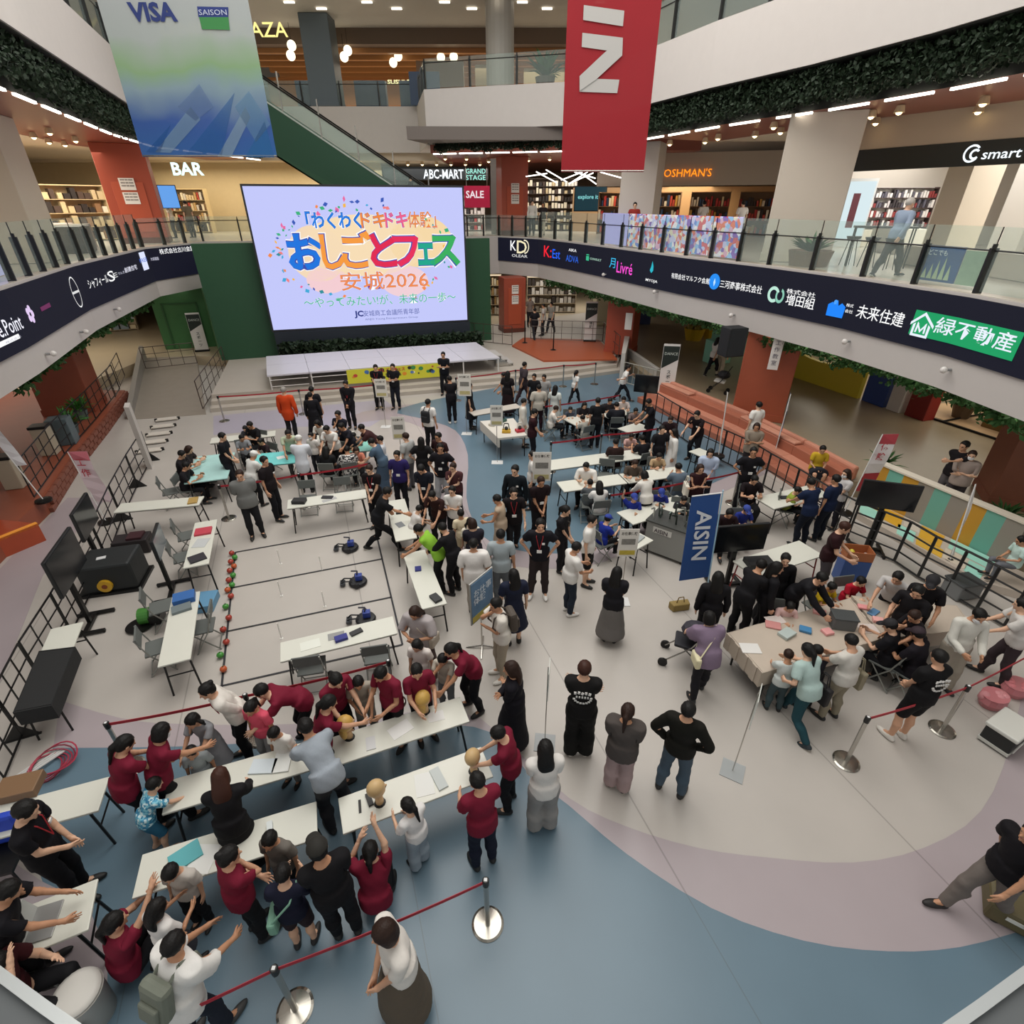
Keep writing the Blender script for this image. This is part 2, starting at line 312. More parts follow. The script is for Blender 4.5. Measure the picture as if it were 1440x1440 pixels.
# 2F ceilings: brown red strip near the edge, cream behind
brn=mat('#8a4a3c',.35,var=.05,scale=1.5); crm=mat('#c9bba6',.5)
def ceil(e,sgn,outer,tagn):
    a=offs(e,sgn*.85); c=offs(e,sgn*4.2); o=struct('ceiling',B().prism(a+c[::-1],8.95,9.8),brn); o['label']='red brown soffit strip of the %s gallery'%tagn
    o=struct('ceiling',B().prism(c+outer,8.94,9.25),crm); o['label']='cream ceiling over the %s gallery shops'%tagn
ceil(RE3[1:],1,[(40,1),(40,24.6)],'right'); ceil(LE3,1,[(-40,36.2),(-40,4.5)],'left')
o=struct('ceiling',B().prism([(-4.1,32.2),(3,30.5),(9,30.5),(9,60),(-4.1,60)],8.95,9.8),brn)
o=struct('ceiling',B().prism([(-13.5,36.6),(-4.1,36.6),(-4.1,60),(-30,60),(-30,36.6)],8.9,9.24),crm)
o=struct('ceiling',B().prism([(-4.8,29.6),(3.2,29.8),(3,30.8),(-4.1,32.2)],9.3,9.8),mat('#6b625c'))
# top level ceiling
o=struct('ceiling',B().prism([(-30,30),(-13.5,33.5),(-4,29.5),(6,26),(10,14),(40,14),(40,70),(-30,70)],15.2,15.5),mat('#c9c4ba',.6,var=.03)); o['label']='grey ceiling over the top level'
o=struct('ceiling',B().prism([(-16,39),(4,39),(4,60),(-16,60)],14.5,15.2),mat('#6d5a4a',.6)); o['label']='brown recessed ceiling over the dining floor'
for k in range(5): struct('trim_%d'%(k+2),B().box((-6,40+k*1.7,14.4),(20,.35,.25)),mat('#a5713f',.5))
def ring(e,sgn,z,nm):
    o=struct('ceiling',B().prism(offs(e,sgn*2)+offs(e,sgn*9)[::-1],z+.9,z+1.2),mat('#a9a39b',.6)); return o
ring(LE3[:4],1,14.3,'l')
struct('wall_back',B().box((-4,52,7),(70,.3,15)),mat('#a08a70',.7,var=.05))
struct('wall_left',B().box((-32,25,7),(.3,60,15)),mat('#b8ab98',.7)); struct('wall_right',B().box((30,30,7),(.3,60,15)),mat('#b8ab98',.7))
# green walls under the escalator
grn=mat('#234d33',.5,var=.05); grn_lit=mat('#3a7040',.55,var=.05)  # brighter green holds the light on the left face, put into its colour
GW=V((-15.5,24.25),(-13.5,24.9),(-1.1,29.2),(.2,31))
o=struct('wall_back',B().wall([GW[1],GW[2]],.452,5.3,.4),grn); o['label']='dark green wall behind the large screen'
o=struct('wall_back',B().prism([GW[1],(-15.1,27.7),(-14.8,27.9),(-13.2,25.1)],.452,3.29),grn_lit)
o=struct('wall_back',B().prism([(-17.3,27.0),(-15.0,27.75),(-15,28.1),(-17.4,27.5)],.452,3.29),grn_lit); o['label']='lit green wall with a recessed door left of the stage'
b=B()
for (x0,x1,z0,z1) in ((.25,.3,.5,2.6),(1.25,1.3,.5,2.6),(.25,1.3,2.55,2.6)):
    d=np.array((2.3,.75))/2.42; p=np.array((-17.3,27.0))+d*(x0+x1)/2*1.5; b.box((p[0]+.0,p[1]-.02,(z0+z1)/2),((x1-x0)*1.5,.04,z1-z0),math.atan2(.75,2.3))
struct('door_1',b,mat('#2c5a33',.5))
# 2F landing behind the screen and escalator up to the top level
esc=thing('escalator','dark green sided escalator rising to the top level behind the screen','escalator',(-6,29.5,5.2))
E0=np.array((-2.6,30.6));E1=np.array((-11.6,30.6))
def ez(x): return 6.23+(-5.5-x)*.606
def strip(y0,y1,lo,hi,nm,m,x0=-3.6,x1=-11.9):
    b=B(); vs=[(x0,y0,max(ez(x0)+lo,5.22)),(x1,y0,ez(x1)+lo),(x1,y0,ez(x1)+hi),(x0,y0,ez(x0)+hi)]; vs+=[(x,y1,z) for x,_,z in vs]
    b.add(vs,[(0,1,2,3),(7,6,5,4),(0,4,5,1),(1,5,6,2),(2,6,7,3),(3,7,4,0)]); return b.build(nm,m,esc)
strip(29.9,30.0,-.95,1.1,'side_panel',mat('#234a35',.5)); strip(31.4,31.5,-.9,1.1,'side_panel',grn); strip(29.9,31.5,-.95,-.85,'underside',mat('#2a5038',.5))
strip(29.88,30.02,1.1,1.16,'edge_trim',mat('#c9cfc8',.3,.6)); strip(29.93,29.96,1.16,1.95,'glass_balustrade',GLASS); strip(31.44,31.47,1.16,1.95,'glass_balustrade',GLASS)
strip(29.9,30.0,1.95,2.03,'handrail',dkmetal); strip(31.4,31.5,1.95,2.03,'handrail',dkmetal)
for k in range(12):
    x=-4.6-k*.6; B().box((x,30.7,ez(x)+.0),(.6,1.3,.2)).build('step',mat('#6b6b6b',.4,.5),esc)
for x in (-4,-5.6,-7.2,-8.8,-10.4): B().box((x,29.95,ez(x)+1.85),(.05,.05,1.5)).build('post',steel,esc)
# ---------------- gallery edges: LED strips, railings, lights, plants
ledm=mat('#11142a',.35,emit=.55,spec=.3)
def ledstrip(nm,e,z0,z1,lab,sgn):
    t=thing(nm,lab,'led display',(*e[len(e)//2],z0)); B().wall(offs(e,-.05*sgn),z0,z1,.045*sgn).build('screen',ledm,t); return t
def near(px,py,e):       # ray against the vertical strip over polyline e
    u=(px-720)/FPX; v=(py-720)/FPX; dx,dy=u,CT-v*ST; dz=-(ST+v*CT)
    for a,c in zip(e,e[1:]):
        a=np.array(a);c=np.array(c);M=np.array([[dx,a[0]-c[0]],[dy,a[1]-c[1]]])
        if abs(np.linalg.det(M))<1e-9: continue
        t,s=np.linalg.solve(M,a)
        if -.02<=s<=1.02 and t>0: return np.array((dx*t,dy*t,CH+dz*t)),(c-a)/np.linalg.norm(c-a)
    raise Exception('miss %s %s'%(px,py))
ledR=ledstrip('led_ribbon',RE[:-1],3.98,5.14,'long dark led ribbon with sponsor names on the right gallery edge',1)
ledL=ledstrip('led_ribbon',LE,3.92,5.14,'long dark led ribbon with sponsor names on the left gallery edge',1)
# (e offsets are to the left of travel: into the slab is +, out over the court is -)
def E_(c,s=1.): return mat(c,.5,emit=s)
def arc(e,p):                         # arc length of a point on polyline e
    S=0; best=(9,0)
    for u,v in zip(e,e[1:]):
        u=np.array(u);v=np.array(v);L=np.linalg.norm(v-u);t=np.clip(((np.array(p[:2])-u)@(v-u))/(L*L),0,1);d=np.linalg.norm(u+t*(v-u)-p[:2])
        if d<best[0]: best=(d,S+t*L)
        S+=L
    return best[1]
def put(led,e,s,px0,px1,py0,py1,col,fat=.006,em=1.0):
    p,_=near(px0,py0[1],e); q,_=near(px0,py0[0],e); r,_=near(px1,py1,e); s0=arc(e,p); s1=arc(e,r); hz=q[2]-p[2]
    o=text(s,(0,0,0),(1,0,0),(0,0,1),1,E_(col,em),None,fat,depth=0); o.parent=led; vs=np.array([v.co for v in o.data.vertices])
    if not len(vs): return
    vs[:,0]=(vs[:,0]-vs[:,0].min())/(vs[:,0].max()-vs[:,0].min()); z0,z1=vs[:,2].min(),vs[:,2].max(); vs[:,2]=(vs[:,2]-z0)/(z1-z0)*hz+p[2]
    P=np.array(e); seg=np.linalg.norm(P[1:]-P[:-1],axis=1); cum=np.r_[0,np.cumsum(seg)]; S=s0+(s1-s0)*vs[:,0]; j=np.clip(np.searchsorted(cum,S)-1,0,len(seg)-1); D=(P[1:]-P[:-1])/seg[:,None]; xy=P[j]+D[j]*(S-cum[j])[:,None]; n=np.stack([D[j][:,1],-D[j][:,0]],1)*.012
    out=np.c_[xy+n,vs[:,2]]-np.array(WL(led)); o.data.vertices.foreach_set('co',out.ravel()); o.data.update()
REo=offs(RE,-.056); LEo=offs(LE,-.056)
for s,x0,x1,y0,y1,col,ym in (('K',718,726,338,352,'#ffffff',346),('D',727,741,338,356,'#f1e6c0',347),('OLEAR',720,742,357,361,'#ddd',359),('K:',765,776,345,361,'#ff2233',353),('Est',777,788,350,363,'#2266ff',357),
    ('AIKA',800,811,349,353,'#ffffff',351),('ADVA',796,814,358,367,'#2a62d8',362),('i',824,829,357,366,'#38b98a',362),('CONSULT',830,846,362,365,'#b9e0cc',364),('月',857,866,362,376,'#39b6e6',368),('Livré',867,890,367,383,'#ff52d9',376),
    ('MYOJA',908,925,391,396,'#ffffff',395),('有限会社マルフク会館',944,999,383,391,'#ffffff',393),('三河商事株式会社',1012,1072,393,404,'#ffffff',408),('株式会社',1106,1147,405,412,'#ffffff',416),('増田組',1104,1146,412,428,'#ffffff',427),
    ('株式',1190,1201,426,431,'#ffffff',430),('会社',1188,1200,434,439,'#ffffff',438),('未来住建',1203,1272,426,446,'#ffffff',451)):
    put(ledR,REo,s,x0,x1,(y0,y1),ym,col)
def ledshape(led,e,px,py,prof,col,em=1.,scale=.3):   # flat icon from polygons given in metres around a point of the ribbon
    p,d=near(px,py,e); n=np.array((d[1],-d[0],0)); 
    b=B(); vs=[p+n*.012+np.array((d[0],d[1],0))*x*scale+np.array((0,0,1))*z*scale for x,z in prof]; b.add(vs,[tuple(range(len(vs)))]); b.build('icon',E_(col,em),led)
def circ(r,n=20,sx=1,cx=0,cz=0): return [(cx+r*sx*cos(2*pi*i/n),cz+r*sin(2*pi*i/n)) for i in range(n)]
def ringp(led,e,px,py,r,t,col,sx=1,em=1.,a0=0,a1=2*pi,n=24):
    p,d=near(px,py,e); nn=np.array((d[1],-d[0],0)); b=B(); vs=[];fs=[]
    for i in range(n+1):
        a=a0+(a1-a0)*i/n
        for R in (r,r-t): vs.append(p+nn*.012+np.array((d[0],d[1],0))*R*cos(a)*sx+np.array((0,0,1))*R*sin(a))
    for i in range(n): fs.append((2*i,2*i+1,2*i+3,2*i+2))
    b.add(vs,fs); b.build('icon',E_(col,em),led)
ringp(ledR,REo,738,347,.34,.06,'#f6edd0',.9,a0=-1.6,a1=1.8)
ledshape(ledR,REo,917,376,[(0,1),(.45,.2),(.5,-.5),(0,-.9),(-.5,-.5),(-.2,.1)],'#27b7c9',scale=.22)
ledshape(ledR,REo,1005,396,circ(1),'#1f8df2',scale=.24); ledshape(ledR,offs(RE,-.062),1005,397,[(0,.8),(.3,0),(0,-.8),(-.3,0)],'#bfe6ff',scale=.16)
ringp(ledR,REo,1088,414,.22,.09,'#bfe8d8',1,a0=.4,a1=5.4); ringp(ledR,REo,1097,416,.2,.08,'#8cc9b4',.8,a0=2.6,a1=7.6)
ledshape(ledR,REo,1176,434,[(-1,-.8),(1,-.8),(1.05,.3),(.55,.6),(.2,.3),(0,.85),(-.2,.3),(-.55,.6),(-1.05,.3)],'#1486ff',scale=.25)
ledshape(ledR,REo,1176,425,circ(1),'#4aa2ff',scale=.06)
# green framed name at the right
def arcpts(e,s0,s1,n=10):
    P=np.array(e); seg=np.linalg.norm(P[1:]-P[:-1],axis=1); cum=np.r_[0,np.cumsum(seg)]; o=[]
    for k in range(n+1): S=s0+(s1-s0)*k/n; j=min(max(int(np.searchsorted(cum,S))-1,0),len(seg)-1); o.append(tuple(P[j]+(P[j+1]-P[j])/seg[j]*(S-cum[j])))
    return o
p0,d=near(1277,470,REo); p1,_=near(1436,480,REo); a,_=near(1277,433,REo); c,_=near(1277,469,REo); n=np.array((d[1],-d[0],0))*.006
zt,zb=a[2],c[2]; B().wall(arcpts(REo,arc(REo,p0),arc(REo,p1)),zb,zt,-.008).build('name_panel',E_('#14a565',.9),ledR)
put(ledR,offs(RE,-.07),'緑不動産',1312,1430,(443,468),479,'#eaf3ff',.008)
q=.33
for pr in ([(-1,.1),(0,.95),(1,.1),(1,-.15),(0,.7),(-1,-.15)],[(-.75,-.05),(-.55,.1),(-.55,-.8),(-.75,-.9)],[(.75,-.05),(.75,-.9),(.55,-.8),(.55,.1)],[(-.75,-.9),(.75,-.9),(.75,-.72),(-.75,-.72)],[(-.45,-.6),(-.3,-.6),(-.25,.05),(-.4,.2)],[(.45,-.6),(.3,-.6),(.25,.05),(.4,.2)],[(-.4,.2),(0,-.35),(.4,.2),(.4,.0),(0,-.6),(-.4,.0)]):
    ledshape(ledR,offs(RE,-.072),1297,457,pr,'#eaf3ff',scale=.28)
for s,x0,x1,y0,y1,col,ym in (('e.Point',1,28,450,476,'#f4f4ff',449),('株式会社',8,26,480,484,'#aab',466),('シャフィール',126,151,393,407,'#ffffff',391),('S',154,160,381,397,'#ffffff',387),('E',160,164,384,391,'#ddd',385),('でんき',166,174,383,387,'#ccd',381),('創建住宅',176,192,376,384,'#f0f0ff',375),('株式会社古川金属工業',225,285,350,358,'#ffffff',354),('大栄建設',212,222,362,367,'#ccd',360)):
    put(ledL,LEo,s,x0,x1,(y0,y1),ym,col)
for k in range(5): 
    a=2*pi*k/5; p=(42,442); ledshape(ledL,LEo,42,442,circ(.42,12,1,.62*cos(a),.62*sin(a)),'#e3ccf2',scale=.2)
ledshape(ledL,LEo,57,436,[(0,.2),(2.4,.25),(2.4,-.1),(0,-.12)],'#6b2a55',scale=.3)
ringp(ledL,LEo,106,411,.42,.035,'#f2f2f2',.8); ledshape(ledL,LEo,106,411,[(-1,.1),(1,.1),(1,-.08),(-1,-.08)],'#dddddd',scale=.34)
ledshape(ledL,LEo,202,367,[(-1,-.9),(1,-.9),(1,.9),(-1,.9)],'#dfe6ff',scale=.36); put(ledL,offs(LE,-.07),'FREE',197,207,(364,370),367,'#4a6fd0')
ledshape(ledL,LEo,12,479,[(-1,.1),(1,.1),(1,-.1),(-1,-.1)],'#ffffff',scale=.5)

def railing(e,z,lab,step=1.3,h=.9,gh=1.2,sgn=1,lean=0.0,nm='glass_railing',thick=.09,cable=True):
    e=offs(e,.12*sgn); t=thing(nm,lab,'railing',(*e[0],z)); P=[np.array(p) for p in e]; pts=[]
    for a,c in zip(P,P[1:]):
        L=np.linalg.norm(c-a); n=max(1,round(L/step)); d=(c-a)/L
        for i in range(n): pts.append((a+d*L*i/n,d))
    pts.append((P[-1],d)); mesh=None
    for p,d in pts:
        rz=math.atan2(d[1],d[0])
        if mesh is None:
            o=B().prism([(-.03,-.09),(.03,-.09),(.03,.07),(-.03,.07)],0,h*.93).box((0,-.02,h*.95),(.045,.07,h*.12)).tube((0,0,h),(0,0,gh),.012,6).build('post',black,None); mesh=o; o.parent=t
        else: o=mesh.copy(); COL.objects.link(o)
        o.location=(p[0]-e[0][0],p[1]-e[0][1],0); o.rotation_euler=(0,0,rz)
    for (a,_),(c,_) in zip(pts,pts[1:]):
        g=.03; d=(c-a)/np.linalg.norm(c-a); B().wall([a+d*g,c-d*g],z+.05,z+gh,.015).build('glass_panel',GLASS,t)
        if cable: B().tube((*a,z+h*.88),(*c,z+h*.88),.018,6).build('rail',black,t)
    return t
railing(RE[1:-1],5.2,'glass railing with black posts along the right upper gallery',1.35)
railing(LE[:4],5.2,'glass railing with black posts along the left upper gallery',1.0,h=.95,cable=False)
railing([(-15.2,24.5),(-14.6,28.3),(-13.0,28.6),(-11.5,29.2)],5.2,'glass railing beside the green wall on the left upper gallery',1.5,h=1.0,gh=1.05)
railing([(-2.4,32.6),(-.75,33.2),(1.4,31.3)],5.2,'short glass railing at the corner right of the screen',1.1,h=1.0,gh=1.02)
railing(RE3,11.35,'dark railing on the right top gallery',2.2,h=1.1,gh=1.12); railing(LE3,11.35,'dark railing on the left top gallery',2.0,h=1.1,gh=1.12)
railing(FE3,11.35,'glass railing with dark posts on the far top gallery',1.9,h=1.1,gh=1.12)
# linear lamps under the top gallery soffit (each lamp a thing of its own)
ORD='first second third fourth fifth sixth seventh eighth ninth tenth eleventh twelfth thirteenth fourteenth fifteenth sixteenth seventeenth eighteenth nineteenth twentieth'.split(); ORD+=['twenty-'+x for x in ORD[:9]]
def lamps(e,sgn,z,L,gap,grp,lab,em,w=.07,col='#fff6e8'):
    P=[np.array(p) for p in e]; mesh=None; n_tot=[0]
    for a,c in zip(P,P[1:]):
        D=np.linalg.norm(c-a); d=(c-a)/D; n=max(1,int(D/(L+gap)))
        for i in range(n):
            p=a+d*(i+.5)*D/n
            if mesh is None: o=B().box((0,0,0),(L,w,.05)).build('linear_lamp',E_(col,em)); mesh=o
            else: o=mesh.copy(); COL.objects.link(o)
            o.location=(p[0],p[1],z); o.rotation_euler=(0,0,math.atan2(d[1],d[0])); tag(o,lab+', %s from the far end'%ORD[n_tot[0]],'lamp',grp); n_tot[0]+=1
lamps(offs(RE3[1:],.8),1,8.9,1.15,.06,'linear lamps along the right gallery soffit','white linear lamp under the right top gallery plants',5)
lamps(offs(LE3,.8),1,8.9,1.3,.3,'linear lamps along the left gallery soffit','white linear lamp under the left top gallery plants',5)
lamps([(-4.0,31.9),(2.6,30.2)],1,8.9,1.2,.05,'linear lamps at the far gallery soffit','white linear lamp in the row at the far gallery soffit',5)
lamps(offs(RE[:-2],.45),1,3.27,.62,.35,'linear lamps below the right upper gallery','short white lamp beneath the right sponsor ribbon',5,.1)
lamps([(-16.5,25.5),(-15.6,28.0)],1,3.27,.5,.3,'linear lamps below the left gallery corner','short white lamp above the lit green wall',5,.1)
# warm downlights (things)
dl=None
def downlight(x,y,z,lab,grp):
    global dl
    if dl is None: dl=B().lathe([(.02,.16),(.09,.15),(.13,0),(.11,0)],n=12).build('downlight_',mat('#d8c3a0',.4)); bb=B().ball((0,0,.03),.085,8,5).build('bulb',E_('#ffdca0',7),dl); dl['_loc']=1; o=dl; o.name='downlight'
    else:
        o=dl.copy(); COL.objects.link(o)
        for ch in dl.children: c=ch.copy(); COL.objects.link(c); c.parent=o
    o.location=(x,y,z-.17); tag(o,lab,'lamp',grp)
random.seed(3)
for i in range(26):
    k=i/26*7+1; j=int(k); f=k-j; a=np.array(RE3[j]);c=np.array(RE3[j+1]) if j+1<len(RE3) else a; p=a+(c-a)*f
    n=offs(RE3,1.5+random.random()*2.4)[j]; q=np.array(n)+(c-a)*f; downlight(q[0],q[1],8.95,'small warm downlight in the brown soffit of the right gallery','downlights of the right gallery')
for i in range(12):
    k=i/12*2.6+.6; j=int(k); f=k-j; a=np.array(LE3[j]);c=np.array(LE3[j+1]); q=np.array(offs(LE3,1.4+random.random()*2.5)[j])+(c-a)*f
    downlight(q[0],q[1],8.95,'small warm downlight in the brown soffit of the left gallery','downlights of the left gallery')
for i in range(6): downlight(-3.5+i*1.1,33+random.random()*2.5,8.95,'small warm downlight in the far gallery soffit','downlights of the far gallery')
# hanging ivy masses (uncountable: stuff)
leaf=mat('#172b14',.7,var=.4,scale=9); leaf2=mat('#2f5a26',.7,var=.4,scale=9)
def ivy(nm,e,sgn0,sgn1,z0,z1,n,lab,size=.11,ragged=.3,lit=leaf,seed=1):
    r=np.random.default_rng(seed); P=np.array(e); seg=np.linalg.norm(P[1:]-P[:-1],axis=1); cum=np.r_[0,np.cumsum(seg)]; s=r.random(n)*cum[-1]; j=np.clip(np.searchsorted(cum,s)-1,0,len(seg)-1)
    f=(s-cum[j])/seg[j]; D=(P[1:]-P[:-1])/seg[:,None]; base=P[j]+(P[j+1]-P[j])*f[:,None]; nrm=np.stack([-D[j][:,1],D[j][:,0]],1)
    o=sgn0+(sgn1-sgn0)*r.random(n); drop=(.5+.5*np.sin(s*5.1)*np.sin(s*2.3+1))*ragged; z=z0-drop*r.random(n)+(z1-z0+drop*.0)*r.random(n)
    c=np.c_[base+nrm*o[:,None],z]; a=r.normal(size=(n,3)); a/=np.linalg.norm(a,axis=1)[:,None]; bb=np.cross(a,r.normal(size=(n,3))); bb/=np.linalg.norm(bb,axis=1)[:,None]; sz=size*(.6+.8*r.random(n))[:,None]
    vs=np.stack([c+a*sz,c+bb*sz*.6,c-a*sz,c-bb*sz*.6],1).reshape(-1,3)
    me=bpy.data.meshes.new(nm); me.vertices.add(4*n); me.vertices.foreach_set('co',vs.ravel()); me.loops.add(4*n); me.loops.foreach_set('vertex_index',np.arange(4*n,dtype=np.int32)); me.polygons.add(n); me.polygons.foreach_set('loop_start',np.arange(0,4*n,4,dtype=np.int32)); me.update(calc_edges=True); me.materials.append(lit)
    ob=bpy.data.objects.new(nm,me); COL.objects.link(ob); return tag(ob,lab,'plants',None,'stuff')
ivy('hanging_ivy',RE3[1:],.1,.72,9.12,9.78,36000,'dense dark ivy hanging below the right top gallery',.055,.2,seed=1)
ivy('hanging_ivy',LE3,.1,.72,9.15,9.78,30000,'dense dark ivy hanging below the left top gallery',.06,.3,seed=2)
ivy('hanging_ivy',[(-3.9,31.4),(2.6,29.7)],.1,.6,9.1,9.8,9000,'dark ivy hanging below the far top gallery',.06,.25,seed=3)
ivy('hanging_ivy',RE[1:-2],.3,.9,3.05,3.28,7000,'green garland hanging below the right upper gallery',.07,.3,leaf2,seed=4)
ivy('hanging_ivy',LE[1:4],.3,.8,3.05,3.28,1500,'green garland hanging below the left upper gallery',.1,.3,leaf2,seed=5)
for e,s in ((RE3,1),(LE3,1)):
    struct('trim_9',B().wall(offs(e,.84),8.95,9.8,.02),mat('#23251f',.8))
    struct('trim_9',B().wall(offs(e,.05),9.77,9.799,.8),mat('#2a2c26',.8))
# security cameras on the beams
def bullet(px,py,e,lab):
    p,d=near(px,py,offs(e,-.02)); t=thing('security_camera',lab,'camera',tuple(p)); n=np.array((d[1],-d[0],0)); B().tube(p,p+n*.12,.03).build('bracket',mat('#888'),t); B().ball(p+n*.16,.07).build('dome',mat('#d5d0cc',.3),t); 
for px,py in ((1033,443),(1195,480),(1337,520),(925,410),(853,386)): bullet(px,py,RE,'small camera on the right beam below the ribbon, near '+{1033:'the house builder name',1195:'the blue building logo',1337:'the green name panel',925:'the teal drop logo',853:'the magenta name'}[px])
for px,py in ((64,498),(160,435),(112,467)): bullet(px,py,LE,'small camera on the left beam, '+{64:'nearest one to the left edge',160:'farthest one from the left edge',112:'middle one of three'}[px])
# near gallery ledge that peeps into the lower corners
cur=[(x,.10+.42*(x*x)**.5*.78+.03*x*x) for x in np.linspace(-3,3,25)]
o=struct('trim_10',B().prism([(3,-1),(-3,-1)]+cur,5.22,5.3),mat('#54585a',.5)); struct('trim_10',B().wall(cur,5.3,5.315,-.02),mat('#b9bdbd',.3,.6))
# ---------------- big screen, stage and the event furniture
def quadframe(tl,tr,bl,br):
    tl,tr,bl,br=[np.array(a,float) for a in (tl,tr,bl,br)]
    return lambda u,v: bl*(1-u)*(1-v)+br*u*(1-v)+tl*(1-u)*v+tr*u*v
SL=np.array((-10.72,25.1)); SR=np.array((-2.12,27.6)); sz0,sz1=1.78,7.38
SL=np.array(GY(362,360,25.1)[:2]); SR=np.array(GY(653.5,360,27.6)[:2])
sd=(SR-SL)/np.linalg.norm(SR-SL); sn=np.array((sd[1],-sd[0]))
scr=thing('led_screen','large bright led screen with the colourful event title','screen',(*((SL+SR)/2),sz0))
B().prism([tuple(SL-sd*.08),tuple(SR+sd*.08),tuple(SR+sd*.08-sn*.4),tuple(SL-sd*.08-sn*.4)],sz0-.1,sz1+.08).build('housing',mat('#23252a',.5),scr)
B().prism([tuple(SL+sn*.02),tuple(SR+sn*.02),tuple(SR),tuple(SL)],sz0,sz1).build('display',E_('#c3c8fa',1.0),scr)
SW=np.linalg.norm(SR-SL); SH=sz1-sz0; E3=np.array((sd[0],sd[1],0)); Z3=np.array((0,0,1.))
def S(u,v,d=.03): return np.array((*SL,sz0))+E3*u*SW+Z3*v*SH+np.array((sn[0],sn[1],0))*d
def sflat(pts,c,d=.03,nm='artwork'): B().add([S(u,v,d) for u,v in pts],[tuple(range(len(pts)))]).build(nm,E_(c,1.),scr)
def stext(s,u0,u1,v0,vh,col,fat=.03,d=.05,outl=(('#ffffff',.10),('#2a3f9a',.065))):
    for i,(c,f) in enumerate(list(outl)+[(col,fat)]):
        o=text(s,S(u0,v0,d+.02*i),E3,Z3,vh*SH,E_(c,1.),scr,f,depth=0); vs=np.array([v.co for v in o.data.vertices]); b0=S(u0,v0,0)-np.array(WL(scr)); x=(vs-b0)@E3
        if i==0: pass
        W0=(x.max()-x.min()); tgt=(u1-u0)*SW; x2=(x-x.min())*(tgt/W0); vs+=np.outer(x2-x,E3); o.data.vertices.foreach_set('co',vs.ravel()); o.data.update()
for cu,cv,ru,rv,c in ((.27,.55,.13,.2,'#f3d9b8'),(.5,.6,.3,.22,'#f6dcb4'),(.78,.62,.16,.19,'#f4d7a6'),(.3,.36,.1,.1,'#f3cdd2'),(.68,.33,.12,.12,'#f0cfd6')): sflat([(cu+ru*cos(a*pi/16),cv+rv*sin(a*pi/16)) for a in range(32)],c,.026)
rs=random.Random(4)
for k in range(80):
    a=rs.uniform(0,2*pi); u=.5+.42*cos(a)*rs.uniform(.9,1.08); v=.54+.36*sin(a)*rs.uniform(.85,1.1)
    if v<.2 or v>.97: continue
    r=rs.uniform(.006,.014); c=rs.choice(['#e86aa0','#3fa9d8','#2f8f9a','#f08a4a','#39b07a','#3557b5','#f3b640','#ef7d7d']); t=rs.uniform(0,3); q=rs.uniform(.4,1)
    sflat([(u+r*cos(t),v+r*1.6*sin(t)),(u+r*q*cos(t+1.4),v+r*q*1.6*sin(t+1.4)),(u-r*cos(t),v-r*1.6*sin(t)),(u-r*q*cos(t+1.4),v-r*q*1.6*sin(t+1.4))],c,.032,'confetti')
for a,b,s,c in ((.245,.50,'「わくわく','#1d7be0'),(.495,.615,'ドキ','#f0883a'),(.61,.72,'ドキ','#ee5f8c'),(.72,.86,'体験」','#f0883a')): stext(s,a,b,.735,.12,c,.006 if '体' in s else .022,outl=(('#ffffff',.03),('#2a3f9a',.016)) if '体' in s else (('#ffffff',.06),('#2a3f9a',.04)))
for a,b,s,c in ((.135,.30,'お','#1673dd'),(.29,.40,'し','#f59a3c'),(.385,.535,'ご','#f59a3c'),(.52,.65,'と','#e0244f'),(.635,.765,'フ','#e62a58'),(.755,.84,'ェ','#16a58a'),(.815,.975,'ス','#35ad5c')): stext(s,a,b,.46,.28,c,.03,outl=(('#ffffff',.075),('#3b4aa8',.052)))
stext('安城2026',.36,.80,.29,.145,'#f08a4e',.004,outl=(('#ffffff',.026),('#7a4a9a',.013))); stext('～やってみたい!が、未来の一歩～',.17,.94,.165,.085,'#2fb58f',.002,outl=(('#ffffff',.015),))
stext('安城商工会議所青年部',.45,.74,.075,.05,'#4c5aa0',.0,outl=()); stext('JC',.405,.45,.075,.06,'#27357f',.04,outl=()); stext('ANJO Young Entrepreneurs Group',.455,.73,.04,.022,'#6a74ac',0,outl=())
# make the latin line and digits keep their real width
# dark skirt with plants under the screen
b=B(); b.prism([tuple(SL+sn*.1),tuple(SR+sd*.1+sn*.1),tuple(SR+sd*.1-sn*.35),tuple(SL-sn*.35)],.46,sz0-.11); tag(b.build('screen_plinth',mat('#1d2530',.7)),'dark plinth under the large led screen','plinth')
ivy('low_hedge',[tuple(SL+sn*.2+sd*.1),tuple(SR+sn*.2+sd*.6)],-.5,.05,.5,1.25,3500,'dark low hedge of leaves under the large led screen',.13,.0,leaf,seed=9)
# stage
STG=thing('stage','white portable stage of joined deck panels in front of the screen','stage',(-9.45,20.3,.45))
A=np.array(G(375,528,1.05)[:2]);Bq=np.array(G(703,503,1.05)[:2]);Cq=np.array(G(683,481,1.05)[:2]); D=np.array(G(374,501,1.05)[:2])
Cq=Bq+(D-A)
dm=mat('#c9c7ce',.4,var=.03); wl=mat('#d8d5d0',.4)
for i in range(6):
    for j in range(2):
        q=lambda a,c: tuple(A+(Bq-A)*a/6+(D-A)*c/2); g=.004
        B().prism([q(i+g,j+g),q(i+1-g,j+g),q(i+1-g,j+1-g),q(i+g,j+1-g)],.99,1.05).build('deck_panel',dm,STG)
for i in range(7):
    for j in range(3):
        p=A+(Bq-A)*(i*.985+.05)/6+(D-A)*(j*.97+.03)/2; B().tube((*p,.45),(*p,.99),.03,6).build('leg',wl,STG)
for i in range(3):
    for h in (.6,.85): B().tube((*(A+(Bq-A)*(i+.05)/6),h),(*(A+(Bq-A)*(i+.95)/6),h),.015,5).build('brace',wl,STG)
